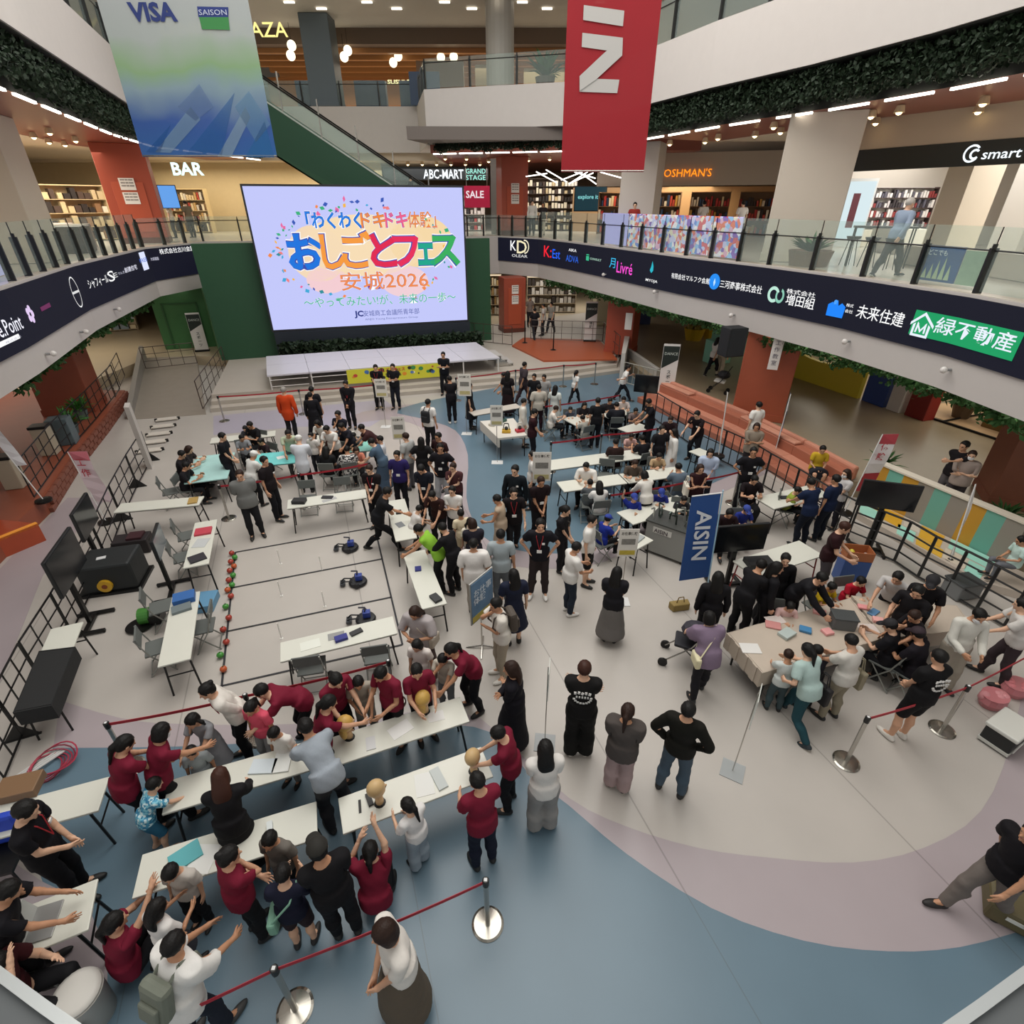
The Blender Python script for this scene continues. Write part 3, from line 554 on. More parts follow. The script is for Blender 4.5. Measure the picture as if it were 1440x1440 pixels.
st=thing('stage_steps','grey portable steps at the right end of the stage','steps',(*G(690,522,.45)[:2],.45)); e1=(Bq-A)/np.linalg.norm(Bq-A); e2=(D-A)/np.linalg.norm(D-A)
for k in range(3):
    c=Bq+e1*(.25+.28*k)+e2*1.3; B().box((*c,.93-.18*k),(.3,1.1,.04),math.atan2(e1[1],e1[0])).build('tread',mat('#b5b1ac',.5),st); B().box((*(c+e1*.13),.86-.18*k),(.02,1.05,.1),math.atan2(e1[1],e1[0])).build('riser',mat('#8e8a86',.5),st)
for s_ in (-.55,.55):
    c=Bq+e1*.1+e2*(1.3+s_); B().add([(*c,.47),(*c,.95),(*(c+e1*.75),.5),(*(c+e1*.75),.47)],[(0,1,2,3)]).build('side_frame',steel,st)
# yellow poster on the stage front
ya=np.array(G(493,522,1.02)[:2]);yb=np.array(G(618,508,1.02)[:2]); yo=-e2*.06
pa,pb=A+e1*2.95+yo,A+e1*6.75+yo
yp=thing('event_poster','long yellow event poster hanging on the front of the stage','poster',(*((pa+pb)/2),.47)); 
B().prism([tuple(pa),tuple(pb),tuple(pb+e2*.02),tuple(pa+e2*.02)],.47,1.03).build('sheet',mat('#d6d23a',.6),yp)
ye=np.array((e1[0],e1[1],0)); 
rs=random.Random(2)
for k in range(26):
    c=np.array((*(pa+e1*rs.uniform(.15,3.6)-e2*.006),rs.uniform(.56,.94))); r=rs.uniform(.04,.11); col=rs.choice(['#c8433c','#2e2a28','#ffffff','#e8922e','#3f8f4e','#4a78b8','#2e2a28'])
    B().add([c+ye*r*cos(2*pi*i/9)+Z3*r*.8*sin(2*pi*i/9) for i in range(9)],[tuple(range(9))]).build('print',mat(col,.6),yp)
text('おしごとフェス',(*(pa+e1*1.2-e2*.01),.86),ye,Z3,.16,mat('#c23a34',.6),yp,.03); text('安城2026',(*(pa+e1*1.5-e2*.01),.66),ye,Z3,.16,mat('#2b2a28',.6),yp,.02)
# ---- folding tables
tm=mat('#cfcfc4',.35,var=.02); tedge=mat('#3c3a38',.5); leg_m=mat('#151515',.4,.3)
def table(q,lab,L=1.8,Wd=.45,h=.7,top=None,legc=None,name='folding_table'):
    P=[np.array(G(x,y,h)[:2]) for x,y in q]; c=sum(P)/4; d=(P[1]-P[0])+(P[2]-P[3]); d/=np.linalg.norm(d)
    if L is None: L=(np.linalg.norm(P[1]-P[0])+np.linalg.norm(P[2]-P[3]))/2
    if Wd is None: Wd=(np.linalg.norm(P[3]-P[0])+np.linalg.norm(P[2]-P[1]))/2
    t=thing(name,lab,'table',(*c,0),math.atan2(d[1],d[0]),local=True)
    B().box((0,0,h-.016),(L,Wd,.032)).build('tabletop',top or tm,t,bevel=.008); B().box((0,0,h-.04),(L-.04,Wd-.04,.02)).build('under_frame',tedge,t)
    lm=legc or leg_m
    for sx in(-1,1):
        for sy in(-1,1): B().tube((sx*(L/2-.12),sy*(Wd/2-.05),h-.05),(sx*(L/2-.06),sy*(Wd/2-.02),0),.016,6).build('leg',lm,t)
        B().tube((sx*(L/2-.09),-Wd/2+.04,.38),(sx*(L/2-.09),Wd/2-.04,.38),.012,6).build('crossbar',lm,t); B().tube((sx*(L/2-.11),0,.6),(sx*(L/2-.5),0,h-.05),.01,5).build('brace',lm,t)
    t['L']=L; TB.append((t,c,d)); return t
TB=[]
TQ={'f':[(394,903),(550,868),(556,890),(400,930)],'a':[(258,1090),(440,1040),(445,1080),(235,1145)],'b':[(455,1040),(650,980),(662,1012),(470,1078)],'c':[(200,1212),(440,1136),(446,1170),(192,1250)],'d':[(480,1122),(672,1056),(690,1088),(487,1170)],
'e':[(403,700),(512,685),(515,703),(408,718)],'g':[(275,733),(293,797),(257,797),(275,733)],'m':[(862,722),(968,692),(975,712),(880,740)]}
table(TQ['f'],'white folding table at the near edge of the robot field with game pads'); fT=TB[-1]
table(TQ['a'],'white folding table in the front row, left one under the reaching children'); aT=TB[-1]
table(TQ['b'],'white folding table in the front row, right one with the blond mannequin head'); bT=TB[-1]
table(TQ['c'],'white folding table lowest left, beside the round haired child'); cT=TB[-1]
table(TQ['d'],'white folding table with two bald mannequin heads, centre foreground'); dT=TB[-1]
table(TQ['e'],'white folding table at the far edge of the robot field'); eT=TB[-1]
table([(257,797),(275,733),(305,730),(293,797)],'white folding table with pink tray, upper one left of the field'); gT=TB[-1]
table([(222,936),(240,837),(283,833),(267,929)],'white folding table with blue tools, lower one left of the field'); hT=TB[-1]
table([(557,762),(549,703),(562,703),(586,755)],'narrow white folding table at the man in a wide stance'); iT=TB[-1]
table([(594,854),(565,780),(600,775),(626,846)],'narrow white folding table under the green vest'); jT=TB[-1]
table([(165,707),(283,697),(288,710),(160,722)],'long white folding table beyond the black cases on the left'); kT=TB[-1]
table([(20,1000),(75,880),(115,875),(72,990)],'white folding table half under a black cloth at the left fence'); lT=TB[-1]
table([(8,1130),(75,1118),(80,1150),(-5,1180)],'white folding table with brown box at the left edge',L=1.5)
table([(297,615),(384,605),(388,613),(298,624)],'white folding table rearmost of the crowded tables')
table([(363,638),(407,634),(408,651),(362,655)],'table with cyan cloth in the middle of the crowded tables',L=1.2,Wd=None,top=mat('#6fc6c4',.5,var=.12,scale=6)); n1=TB[-1]
table([(288,641),(310,638),(307,674),(280,677)],'table with cyan and white cloth at the far left of the crowded tables',L=1.0,Wd=None,top=mat('#a6cfcb',.5,var=.12,scale=6))
table([(445,612),(498,606),(500,622),(446,628)],'table covered in papers among the crowded tables',L=None,Wd=None); n2=TB[-1]
table([(489,620),(530,616),(530,632),(490,636)],'table with mint sheet at the right end of the crowded tables',L=None,Wd=None,top=mat('#8fd0c2',.5,var=.1,scale=6))
table([(661,577),(728,566),(732,574),(664,586)],'white table with red cloth edge behind the demonstration table',L=1.8,top=mat('#bfb8ae',.5))
table([(789,586),(838,577),(848,590),(800,603)],'white table front left of the back right group',L=1.1,Wd=.75)
table([(838,577),(880,570),(888,582),(848,590)],'white table middle of the back right group',L=1.0,Wd=.75)
table([(876,600),(905,592),(908,603),(880,613)],'small white table under the dark monitor',L=.9,Wd=.6)
table([(768,647),(845,637),(847,652),(770,662)],'long white table, left half of the far row behind the belt',L=1.7,Wd=.6)
table([(845,637),(920,628),(922,642),(847,652)],'long white table, right half of the far row behind the belt',L=1.6,Wd=.6)
table([(787,677),(873,666),(877,680),(790,692)],'long white table, left half of the near row behind the belt',L=1.7,Wd=.55); 
table([(873,666),(960,655),(966,668),(877,680)],'long white table, right half of the near row behind the belt',L=1.7,Wd=.55)
table([(952,622),(965,618),(1022,650),(1006,656)],'narrow white table set diagonally along the rail',L=None,Wd=.45)
table(TQ['m'],'white table in front of the children in blue caps',Wd=.6); mT=TB[-1]
table([(862,742),(882,728),(932,780),(902,792)],'white table running toward the camera by the machine table',L=None,Wd=.5); oT=TB[-1]
table([(1075,690),(1127,676),(1168,706),(1092,722)],'white table with black caps beside the navy work clothes',L=1.8,Wd=.6); qT=TB[-1]
table([(1043,790),(1132,762),(1155,777),(1045,812)],'white table with black cable bag before the right rail',L=1.8,Wd=.6,legc=mat('#8c2a2a',.4)); rT=TB[-1]
def on(T,u,v,z=.7):   # point on a table: u,v in -1..1
    t,c,d=T; n=np.array((-d[1],d[0])); p=c+d*u*t['L']/2+n*v*.22; return (p[0],p[1],z)
def sheet(T,u,v,w,l,col,lab,rz=0,h=.006,nm='paper',cat='paper'):
    p=on(T,u,v); o=B().box((0,0,h/2),(w,l,h)).build(nm,mat(col,.6)); o.location=(p[0],p[1],p[2]+.001); o.rotation_euler=(0,0,math.atan2(T[2][1],T[2][0])+rz); tag(o,lab,cat); return o
# black cloth over the left table
o=B(); P=[np.array(G(x,y,.74)[:2]) for x,y in ((55,917),(104,911),(72,990),(20,1000))]; ce=sum(P)/4
o.prism([tuple(a) for a in P],.71,.74); Q=[tuple(ce+(a-ce)*1.05) for a in P]
for a,c in ((0,1),(1,2),(2,3),(3,0)): o.prism([Q[a],Q[c],tuple(ce+(np.array(Q[c])-ce)*.97),tuple(ce+(np.array(Q[a])-ce)*.97)],.48,.74)
tag(o.build('black_cloth',mat('#1b1c1d',.8,bump=.2)),'black cloth draped over the table at the left fence','tablecloth')
# big cloth tables on the right
def clothtable(q,lab,L=None):
    P=[np.array(G(x,y,.72)[:2]) for x,y in q]; c=sum(P)/4; t=thing('craft_table',lab,'table',(*c,0)); B().prism([tuple(a) for a in P],.66,.7).build('tabletop',tedge,t)
    for a in P: e=c+(a-c)*.86; B().tube((*e,0),(*e,.66),.018,6).build('leg',leg_m,t)
    o=B(); o.prism([tuple(a) for a in P],.702,.72); n=len(P)
    for i in range(n):
        a,d=P[i],P[(i+1)%n]; m=8
        for k in range(m):
            u,v=a+(d-a)*k/m,a+(d-a)*(k+1)/m; w=1.02+.012*(k%2); o.prism([tuple(c+(u-c)*1.005),tuple(c+(v-c)*1.005),tuple(c+(v-c)*w),tuple(c+(u-c)*w)],.42,.72)
    tag(o.build('tablecloth',mat('#b7aa9b',.6,var=.05,scale=5)),lab.replace('table','cloth').replace('long','beige plastic')+' hanging over its edges','tablecloth'); TB.append((t,c,(P[1]-P[0])/np.linalg.norm(P[1]-P[0]))); t['L']=float(np.linalg.norm(P[1]-P[0])); return TB[-1]
c1=clothtable([(1025,890),(1195,842),(1238,898),(1073,945)],'long craft table, left part'); c2=clothtable([(1200,838),(1345,852),(1368,884),(1245,897)],'long craft table, right part')
rs=random.Random(8)
def blob(p,r,col,lab,nm='craft_box',cat='box',rz=0,bev=.01):
    o=B().box((0,0,r[2]/2),r).build(nm,mat(col,.5),bevel=bev); o.location=p; o.rotation_euler=(0,0,rz); tag(o,lab,cat); return o
def gz(x,y,z=.72): return G(x,y,z)
for x,y,r,c,l,n in ((1087,880,(.24,.18,.03),'#c98a86','pink tray with paper flowers near the left end of the craft table','tray'),(1106,893,(.26,.18,.06),'#aebab6','clear plastic box on the craft table before the mint and white top','plastic_box'),(1132,887,(.18,.14,.05),'#3f7dab','blue cutter tray in the middle of the craft table','tray'),
  (1163,890,(.16,.14,.05),'#dc9a98','pink paper box beside the grey bin on the craft table','paper_box'),(1152,862,(.2,.14,.05),'#e0a09a','pink paper box before the boy in yellow','paper_box'),(1214,855,(.18,.12,.04),'#d98f8f','pink paper pile before the boy in red','paper_box'),(1228,862,(.22,.12,.03),'#5b86ad','blue tape set before the boy in red','tape_set'),(1234,874,(.16,.13,.06),'#e3a8a2','pink box between the two craft cloths','paper_box'),
  (1090,872,(.3,.2,.01),'#d7ccc6','white paper sheet at the pink child','paper'),(1220,884,(.3,.22,.01),'#cfc4be','paper sheet at the letter cap person','paper'),(1055,912,(.3,.22,.012),'#d8d6d2','white sheets at the near left end of the craft table','paper'),(1290,850,(.22,.15,.03),'#8a7f78','brown craft kit at the right end of the craft table','craft_kit')): blob(gz(x,y),r,c,l,n,'craft supply',rs.uniform(-.6,.6))
def bin_(x,y,z,s,lab,col='#5a5d5e'):
    p=G(x,y,z); t=thing('storage_bin',lab,'box',p,rs.uniform(-.3,.3),local=True); B().box((0,0,.11*s),(.36*s,.26*s,.22*s)).build('bin_body',mat(col,.6),t,bevel=.02); B().box((0,0,.23*s),(.38*s,.28*s,.025*s)).build('lid',mat('#3f4243',.5),t,bevel=.01); return t
bin_(1182,880,.72,1,'grey lidded storage bin on the craft table'); bin_(1348,835,.02,1.5,'grey fabric storage box behind the craft table near the rail','#6c6e6e')
# mannequin heads
def mannequin(T,u,v,lab,hair,tall=0):
    p=on(T,u,v); t=thing('mannequin_head',lab,'mannequin',p,rs.uniform(-1,1),local=True); sk=mat('#d8b284',.5)
    b=B(); b.ball((0,0,.27),(.085,.10,.125),14,10); b.tube((0,0,.02),(0,0,.2),.05,10,.045); b.ball((0,.1,.25),(.012,.02,.02),6,4); b.build('head',sk,t,smooth=True)
    B().lathe([(.07,0),(.06,.02),(.02,.03)],n=12).build('clamp',leg_m,t)
    if hair: b=B(); b.ball((0,-.02,.3),(.1,.11,.115),14,8); b.ball((0,-.07,.18),(.085,.05,.14),12,6); b.build('wig',mat('#c9a253',.45,var=.1,scale=20,bump=.3),t,smooth=True)
    else: b=B(); b.ball((0,-.015,.3),(.093,.108,.11),14,8); b.build('scalp',mat('#c7a878',.4),t,smooth=True)
    for sx in(-1,1): B().ball((sx*.032,.088,.275),(.012,.012,.006),6,4).build('eye',EYEM,t)
EYEM=mat('#2a2220',.4)
mannequin(bT,-.72,.6,'blond haired mannequin head between the maroon polos and the patterned child',1); mannequin(bT,.42,.7,'tall blond mannequin head held by two maroon polos at the front row',1)
mannequin(dT,-.5,-.1,'bald mannequin head at the left of the centre foreground table',0); mannequin(dT,.78,-.3,'bald mannequin head at the right end of the centre foreground table',0)
for T,u,v,w,l,c,lab,h in ((bT,-.45,-.3,.12,.2,'#c9c9c9','metal hair tool sheet near the blue shirt man',.01),(bT,0,0,.3,.2,'#e0dfdc','white sheet with black clips in the middle of the front right table',.004),(bT,.55,.1,.22,.16,'#d9d8d5','white sheet with black pliers at the right of the front table',.004),(aT,.2,.1,.3,.2,'#c6cfd4','pale blue wrap on the front left table',.02),(aT,.45,0,.2,.28,'#d6d8d4','clear bag at the man in light blue',.02),
  (cT,-.5,.2,.3,.22,'#57a5ab','teal tray on the lowest left table',.02),(cT,-.3,-.2,.25,.3,'#dcdcd8','white sheet on the lowest left table',.004),(cT,.45,.1,.06,.2,'#cdd3d2','clear spray bottle lying on the lowest left table',.05),(dT,-.75,.1,.03,.16,'#1f1d1c','black comb on the centre foreground table',.01),(dT,-.62,.25,.06,.16,'#262626','black brush on the centre foreground table',.03),(dT,.1,0,.22,.3,'#d9dad6','sheet with round mirror print on the centre foreground table',.004),(dT,.3,0,.12,.3,'#b9bfbd','silver hair tools on the centre foreground table',.02),
  (fT,-.05,.3,.26,.16,'#8c8c8a','printed stickers on the field table',.004),(fT,.03,-.2,.2,.12,'#2b2f7c','dark blue box on the field table',.05),(fT,.3,.1,.2,.1,'#2b2b2d','black game pad on the field table',.03),(fT,-.5,0,.3,.2,'#d8dad0','clear sheet on the field table',.004),(eT,-.7,0,.3,.2,'#1d1d1f','black bag on the far field table',.08),(eT,.0,.2,.26,.12,'#26262a','black tray on the far field table',.03),(eT,.05,-.3,.34,.12,'#a9a9a9','printed cards on the far field table',.004),
  (gT,.45,0,.28,.32,'#b83c4c','pink red tray on the upper left table',.04),(gT,-.05,0,.34,.26,'#b9bcbc','grey sheets on the upper left table',.006),(gT,-.72,0,.26,.3,'#2c2a30','black tray on the upper left table',.03),(hT,.8,0,.26,.34,'#2d5f9f','blue tool box on the lower left table',.1),(hT,.5,.1,.2,.3,'#6a7476','grey tool tray on the lower left table',.05),(jT,-.8,-.3,.22,.14,'#2b2c2e','black controller case on the table under the green vest',.05),(jT,.3,.2,.14,.12,'#2a2f78','small blue card box on the narrow table',.03),
  (iT,.3,0,.16,.12,'#222','black controller on the narrow table',.03),(iT,-.3,.2,.22,.16,'#7a7d80','grey sheet with prints on the narrow table',.004),(qT,-.3,.1,.22,.14,'#22252c','black frame on the white table with caps',.02),(qT,.2,-.1,.24,.2,'#1b1d2a','dark cap on the white table beside the navy clothes',.09),(rT,-.6,0,.5,.3,'#1c1d1f','black cable bag on the table before the right rail',.1),(oT,.2,0,.3,.2,'#9ba0a0','pile of metal parts on the table running toward the camera',.03),(kT,.8,0,.2,.3,'#a98a4c','yellow brown tray on the long table beyond the cases',.03),
  (n1,.3,0,.2,.2,'#e6e6e2','white sheet on the middle cyan cloth',.004),(n2,0,0,.3,.25,'#d8d6d0','drawing sheet among the crowded tables',.004)):
    sheet(T,u,v,w,l,c,lab,rs.uniform(-.4,.4),h,'table_item','table item')
# chairs
cm=mat('#5d615e',.6); fm=mat('#8f918c',.35,.6)
def chairproto():
    t=thing('folding_chair','x','chair',(0,0,0),0,'grey folding chairs',local=True)
    B().box((0,0,.43),(.4,.38,.035)).build('seat',cm,t,bevel=.012); B().box((0,-.2,.73),(.42,.03,.22),0,.12).build('backrest',cm,t,bevel=.012)
    for sx in(-.2,.2): B().path([(sx,.16,0),(sx,-.12,.45),(sx,-.23,.82)],.012,6).build('leg',fm,t); B().path([(sx*.95,-.22,0),(sx*.95,.13,.42)],.012,6).build('leg',fm,t)
    B().tube((-.19,-.2,.05),(.19,-.2,.05),.01,5).build('crossbar',fm,t); B().tube((-.2,.14,.03),(.2,.14,.03),.01,5).build('crossbar',fm,t); return t
CH0=chairproto(); cused=[0]
def chair(x,y,deg,lab,xy=None,z=0):
    p=xy or G(x,y,.45)[:2]; t=CH0 if not cused[0] else copyt(CH0,(0,0,0),0); cused[0]=1
    t.location=(p[0],p[1],z); t.rotation_euler=(0,0,RD(deg)); t['label']=lab; t['group']='grey folding chairs'; return t
for x,y,d,l in ((438,935,12,'grey folding chair at the near field table, left one'),(530,920,12,'grey folding chair at the near field table, right one'),(432,700,190,'grey folding chair at the far field table, left one'),(482,695,190,'grey folding chair at the far field table, right one'),(240,690,-60,'folded grey chair beside the long table beyond the cases'),
   (263,752,-60,'grey folding chair at the pink tray table, upper one'),(258,782,-60,'grey folding chair at the pink tray table, lower one'),(226,852,-60,'grey folding chair at the blue tool table, upper one'),(222,908,-60,'grey folding chair at the blue tool table, lower one'),(284,880,110,'grey folding chair right of the blue tool table'),(852,668,170,'empty grey folding chair between the two long table rows'),(908,600,180,'empty folding chair beside the small table under the monitor')):
    chair(x,y,d,l)
# ---- barrier posts with red belts
BM=mat('#a3202e',.6)
def post0():
    t=thing('barrier_post','x','barrier',(0,0,0),0,'belt barrier posts',local=True)
    B().lathe([(.17,0),(.175,.012),(.15,.022),(.04,.03)],n=28).build('base_plate',mat('#a9a59c',.22,.95),t,smooth=False); B().tube((0,0,.03),(0,0,.86),.028,14).build('pole',steel,t,smooth=False); B().lathe([(.034,.84),(.036,.93),(.028,.94)],n=14).build('belt_head',black,t); B().box((0,0,.942),(.03,.03,.004)).build('tag_plate',mat('#d8d8d8',.5),t); return t
BP0=post0(); bu=[0]
def bpost(x,y,lab,z=0,top=True,xy=None):
    p=xy or (G(x,y,z+.9) if top else G(x,y,z)); t=BP0 if not bu[0] else copyt(BP0,(0,0,0),0); bu[0]=1; t.location=(p[0],p[1],z); t['label']=lab; return (p[0],p[1],z)
def belt(a,c,lab,sag=.03):
    a=np.array((a[0],a[1],a[2]+.9));c=np.array((c[0],c[1],c[2]+.9)); b=B(); d=(c-a)[:2]; d/=np.linalg.norm(d); n=np.array((-d[1],d[0],0))*.003; vs=[];N=8
    for i in range(N+1):
        q=a+(c-a)*i/N-np.array((0,0,sag*4*(i/N)*(1-i/N)))
        for s_ in(-1,1):
            for z in(-.024,.024): vs.append(q+n*s_+np.array((0,0,z)))
    fs=[]
    for i in range(N): j=4*i; fs+=[(j,j+4,j+5,j+1),(j+2,j+3,j+7,j+6),(j+1,j+5,j+7,j+3),(j,j+2,j+6,j+4)]
    b.add(vs,fs); o=b.build('barrier_belt',BM); tag(o,lab,'belt')
q1=bpost(683,1240,'steel barrier post alone on the blue floor, lower centre'); q2=bpost(386,1364,'steel barrier post at the bottom edge left of centre'); q3=(q2[0]-2.0,q2[1]-.85,0); belt(q1,q2,'red belt between the two foreground barrier posts',.05); belt(q2,q3,'red belt running off the lower left edge')
q4=bpost(1220,1011,'steel barrier post beside the man with back print'); q5=bpost(1361,967,'steel barrier post near the pink bags'); q6=(q5[0]+2,q5[1]+.9,0); belt(q4,q5,'red belt behind the man with back print'); belt(q5,q6,'red belt before the pink bags')
r1=bpost(150,1019,'barrier post left of the maroon polos'); r2=bpost(345,979,'barrier post behind the pink girl'); r3=bpost(546,931,'barrier post at the near field chair'); belt(r1,r2,'red belt behind the left maroon polos'); belt(r2,r3,'red belt passing the near field chairs')
s1=bpost(308,684,'barrier post beside the stout man in grey sweater'); s2=bpost(420,668,'barrier post behind the grey folding chairs'); s3=bpost(519,652,'barrier post behind the man with clasped hands'); belt(s1,s2,'red belt behind the stout man in grey sweater'); belt(s2,s3,'red belt before the crowded tables')
t1=bpost(306,558,'slim barrier post at the left end of the stage steps'); t2=bpost(420,549,'barrier post behind the orange jacket'); t3=bpost(530,541,'barrier post before the yellow poster'); belt(t1,t2,'red belt along the stage steps, left part'); belt(t2,t3,'red belt along the stage steps, middle part')
u1=bpost(641,532,'barrier post before the stage right steps'); u2=bpost(725,521,'barrier post behind the walking dark grey shirt'); u3=bpost(793,514,'barrier post at the blue floor edge'); u4=bpost(838,511,'barrier post at the foot of the right ramp'); belt(u1,u2,'belt along the right steps, left part'); belt(u2,u3,'belt along the right steps, middle part'); belt(u3,u4,'belt along the right steps, right part')
v1=bpost(775,623,'barrier post at the left of the far long table'); v2=bpost(846,612,'barrier post behind the seated dark brown back'); v3=bpost(925,603,'barrier post before the rail'); belt(v1,v2,'red belt behind the far long table, left part'); belt(v2,v3,'red belt behind the far long table, right part')
w1=bpost(765,572,'barrier post behind the white dress'); w2=bpost(872,556,'barrier post at the dark monitor'); belt(w1,w2,'red belt behind the back right tables')
x1=bpost(857,697,'barrier post at the boy in blue cap'); x2=bpost(972,677,'barrier post beside the woman in dark red'); x3=bpost(1040,664,'barrier post beside the tall man in black polo'); belt(x1,x2,'red belt before the near long table'); belt(x2,x3,'red belt behind the folded arms woman')
# ---- sign boards on thin poles
def polesign(x0,y0,x1,y1,bx,by,lab,rz=0,w=.36,h=.6,zt=1.9,blank=0):
    p=G((x0+x1)/2,y0,zt); t=thing('pole_sign',lab,'sign',(p[0],p[1],0),RD(rz),local=True)
    B().box((0,0,.008),(.34,.26,.016)).build('base_plate',mat('#d4d4d2',.5),t); B().tube((0,.02,.01),(0,.02,zt),.01,8).build('pole',steel,t); B().box((0,0,zt-h/2),(w,.012,h)).build('board',mat('#d9d5cd',.6),t)
    ex,ez_=(1,0,0),(0,0,1)
    text('お仕事体験',(-w*.4,-.008,zt-.12),ex,ez_,.075,mat('#55504a',.6),t,.02,maxw=w*.8,depth=.001); B().box((0,-.009,zt-h*.45),(w*.7,.004,h*.2)).build('picture',mat('#7d7a74',.6,var=.4,scale=25),t); B().box((0,-.009,zt-h*.85),(w*.8,.004,h*.16)).build('colour_band',mat(blank or '#b8ad7a',.6,var=.2,scale=20),t)
polesign(526,533,542,563,535,563,'white pole sign left, hiding the man in black polo',0,.4,.62,1.7); polesign(549,586,568,622,558,622,'white pole sign above the pink floor band',4,.36,.66,1.75)
polesign(645,526,660,553,645,612,'white pole sign standing on the blue floor before the stage steps',-4,.42,.72,2.05); polesign(688,570,708,606,685,660,'white pole sign before the demonstration table',0,.36,.62,1.8)
polesign(751,636,774,676,760,740,'white pole sign with two pictures in the centre',0,.42,.72,1.95); polesign(872,744,900,790,870,880,'white pole sign beside the boy in white, its lower band yellow',0,.36,.6,1.7,'#b9a63c')
# tall thin sign seen edge-on and the tilted clear stand
for (tx,ty,bx,by,lab,rz,w) in ((770,930,766,1045,'thin pole sign seen edge-on beside the man with back print',83,.3),(1085,942,1030,1084,'clear and white pole sign leaning over the near left corner of the craft table',60,.34)):
    p=G(bx,by,0); t=thing('pole_sign',lab,'sign',(p[0],p[1],0),RD(rz),local=True); B().box((0,0,.006),(.3,.3,.012)).build('base_plate',mat('#c4c9ca',.2,alpha=.6),t); B().tube((0,0,.01),(0,0,1.55),.008,8).build('pole',steel,t); B().box((0,-.014,1.32),(w,.008,.5)).build('board',mat('#cfd3cc',.4),t); text('ワークショップ',(-w*.42,-.02,1.45),(1,0,0),(0,0,1),.06,mat('#4d6a50',.6),t,.01,maxw=w*.8)
# poster stand
p=G(680,912,0); t=thing('poster_stand','blue and yellow poster on a grey floor stand beside the man with backpack','poster',p,RD(55),local=True)
B().tube((0,.03,.05),(0,.03,1.5),.014,8).build('pole',steel,t); B().box((0,0,1.18),(.6,.02,.85)).build('frame',mat('#a9aaa6',.4,.4),t)
o=B().box((0,-.014,1.18),(.56,.01,.8)).build('poster_sheet',mat('#5d7f9f',.5,var=.25,scale=8),t); B().box((0,-.022,.85),(.56,.004,.12)).build('yellow_band',mat('#b8a64a',.5),t); text('お仕事\n体験',(-.24,-.022,1.3),(1,0,0),(0,0,1),.16,mat('#d8e2ea',.6),t,.01)
for a in range(4): B().tube((0,.03,.06),(.28*cos(a*pi/2+.6),.03+.28*sin(a*pi/2+.6),.01),.014,6).build('foot',steel,t)
# ---- robot field
TL,TR,BR_,BL_=[np.array(G(*q)[:2]) for q in ((331,777),(527,742),(566,907),(312,965))]
rf=thing('robot_field','black tape lanes of the robot playing field on the pale floor','playing field',(*((TL+BR_)/2),0)); tp=mat('#26262a',.6)
def tape(a,c,w=.035):
    d=(c-a)/np.linalg.norm(c-a); n=np.array((-d[1],d[0]))*w/2; B().prism([tuple(a+n),tuple(c+n),tuple(c-n),tuple(a-n)],.0065,.012).build('tape_line',tp,rf)
for k in range(4): f=k/3; tape(TL+(BL_-TL)*f,TR+(BR_-TR)*f)
tape(TL,BL_);tape(TR,BR_)
for x,y in ((395,793),(453,802),(396,838),(457,853),(396,898)):
    p=G(x,y); o=B().lathe([(.03,0),(.03,.01),(.012,.012),(.012,.36),(.01,.37)],n=10).build('white_rod',mat('#e4e2dc',.4)); o.location=p; tag(o,'thin white rod standing in the robot field, %s'%{(395,793):'farthest left',(453,802):'farthest right',(396,838):'middle left',(457,853):'nearer right',(396,898):'nearest left'}[(x,y)],'rod')
def robot(x,y,lab,rz):
    p=G(x,y,.08); t=thing('toy_robot',lab,'robot',(p[0],p[1],.012),RD(rz),local=True); k=mat('#17171b',.5)
    B().lathe([(.17,0),(.19,.03),(.17,.07),(.1,.08)],n=20).build('base',k,t); B().box((.03,0,.15),(.14,.12,.12)).build('control_unit',mat('#2b3f8c',.4),t,bevel=.01)
    for s_ in(-1,1): B().tube((-.02,s_*.17,.06),(-.02,s_*.21,.06),.055,12).build('wheel',k,t); B().path([(-.12,s_*.05,.1),(-.26,s_*.06,.12),(-.33,s_*.03,.08)],.014,6).build('gripper_arm',k,t)
    B().path([(0,0,.2),(.02,0,.3),(-.1,0,.32)],.016,6).build('mast',mat('#3a3a44',.4),t); B().box((-.3,0,.05),(.1,.16,.05)).build('scoop',mat('#3a3d42',.5),t)
robot(492,768,'small black robot with blue unit in the farthest field lane',10); robot(503,816,'small black robot with blue unit in the middle field lane',14); robot(514,868,'small black robot partly behind the near field table',12)
rs=random.Random(6)
cs={'r':('#a33a2c','red'),'g':('#3f8a35','green'),'o':('#b8562c','orange')}
for k,c in enumerate('rgrorgrgo'+'rgrrrgo'):
    f=(.03+.34*k/8) if k<9 else (.42+.5*(k-9)/6); p=TL+(BL_-TL)*f+np.array((.02 if k%2 else -.06,0)); t=thing('toy_vegetable','%s toy vegetable on the left tape line, %s from the far end'%(cs[c][1],ORD[k]),'toy',(p[0],p[1],.012),0,'toy vegetables along the field',local=True)
    B().ball((0,0,.055),(.06,.06,.055),10,6).build('fruit_body',mat(cs[c][0],.4),t,smooth=True); B().tube((0,0,.1),(.01,0,.13),.01,5).build('stalk',mat('#3a5a2a',.6),t)
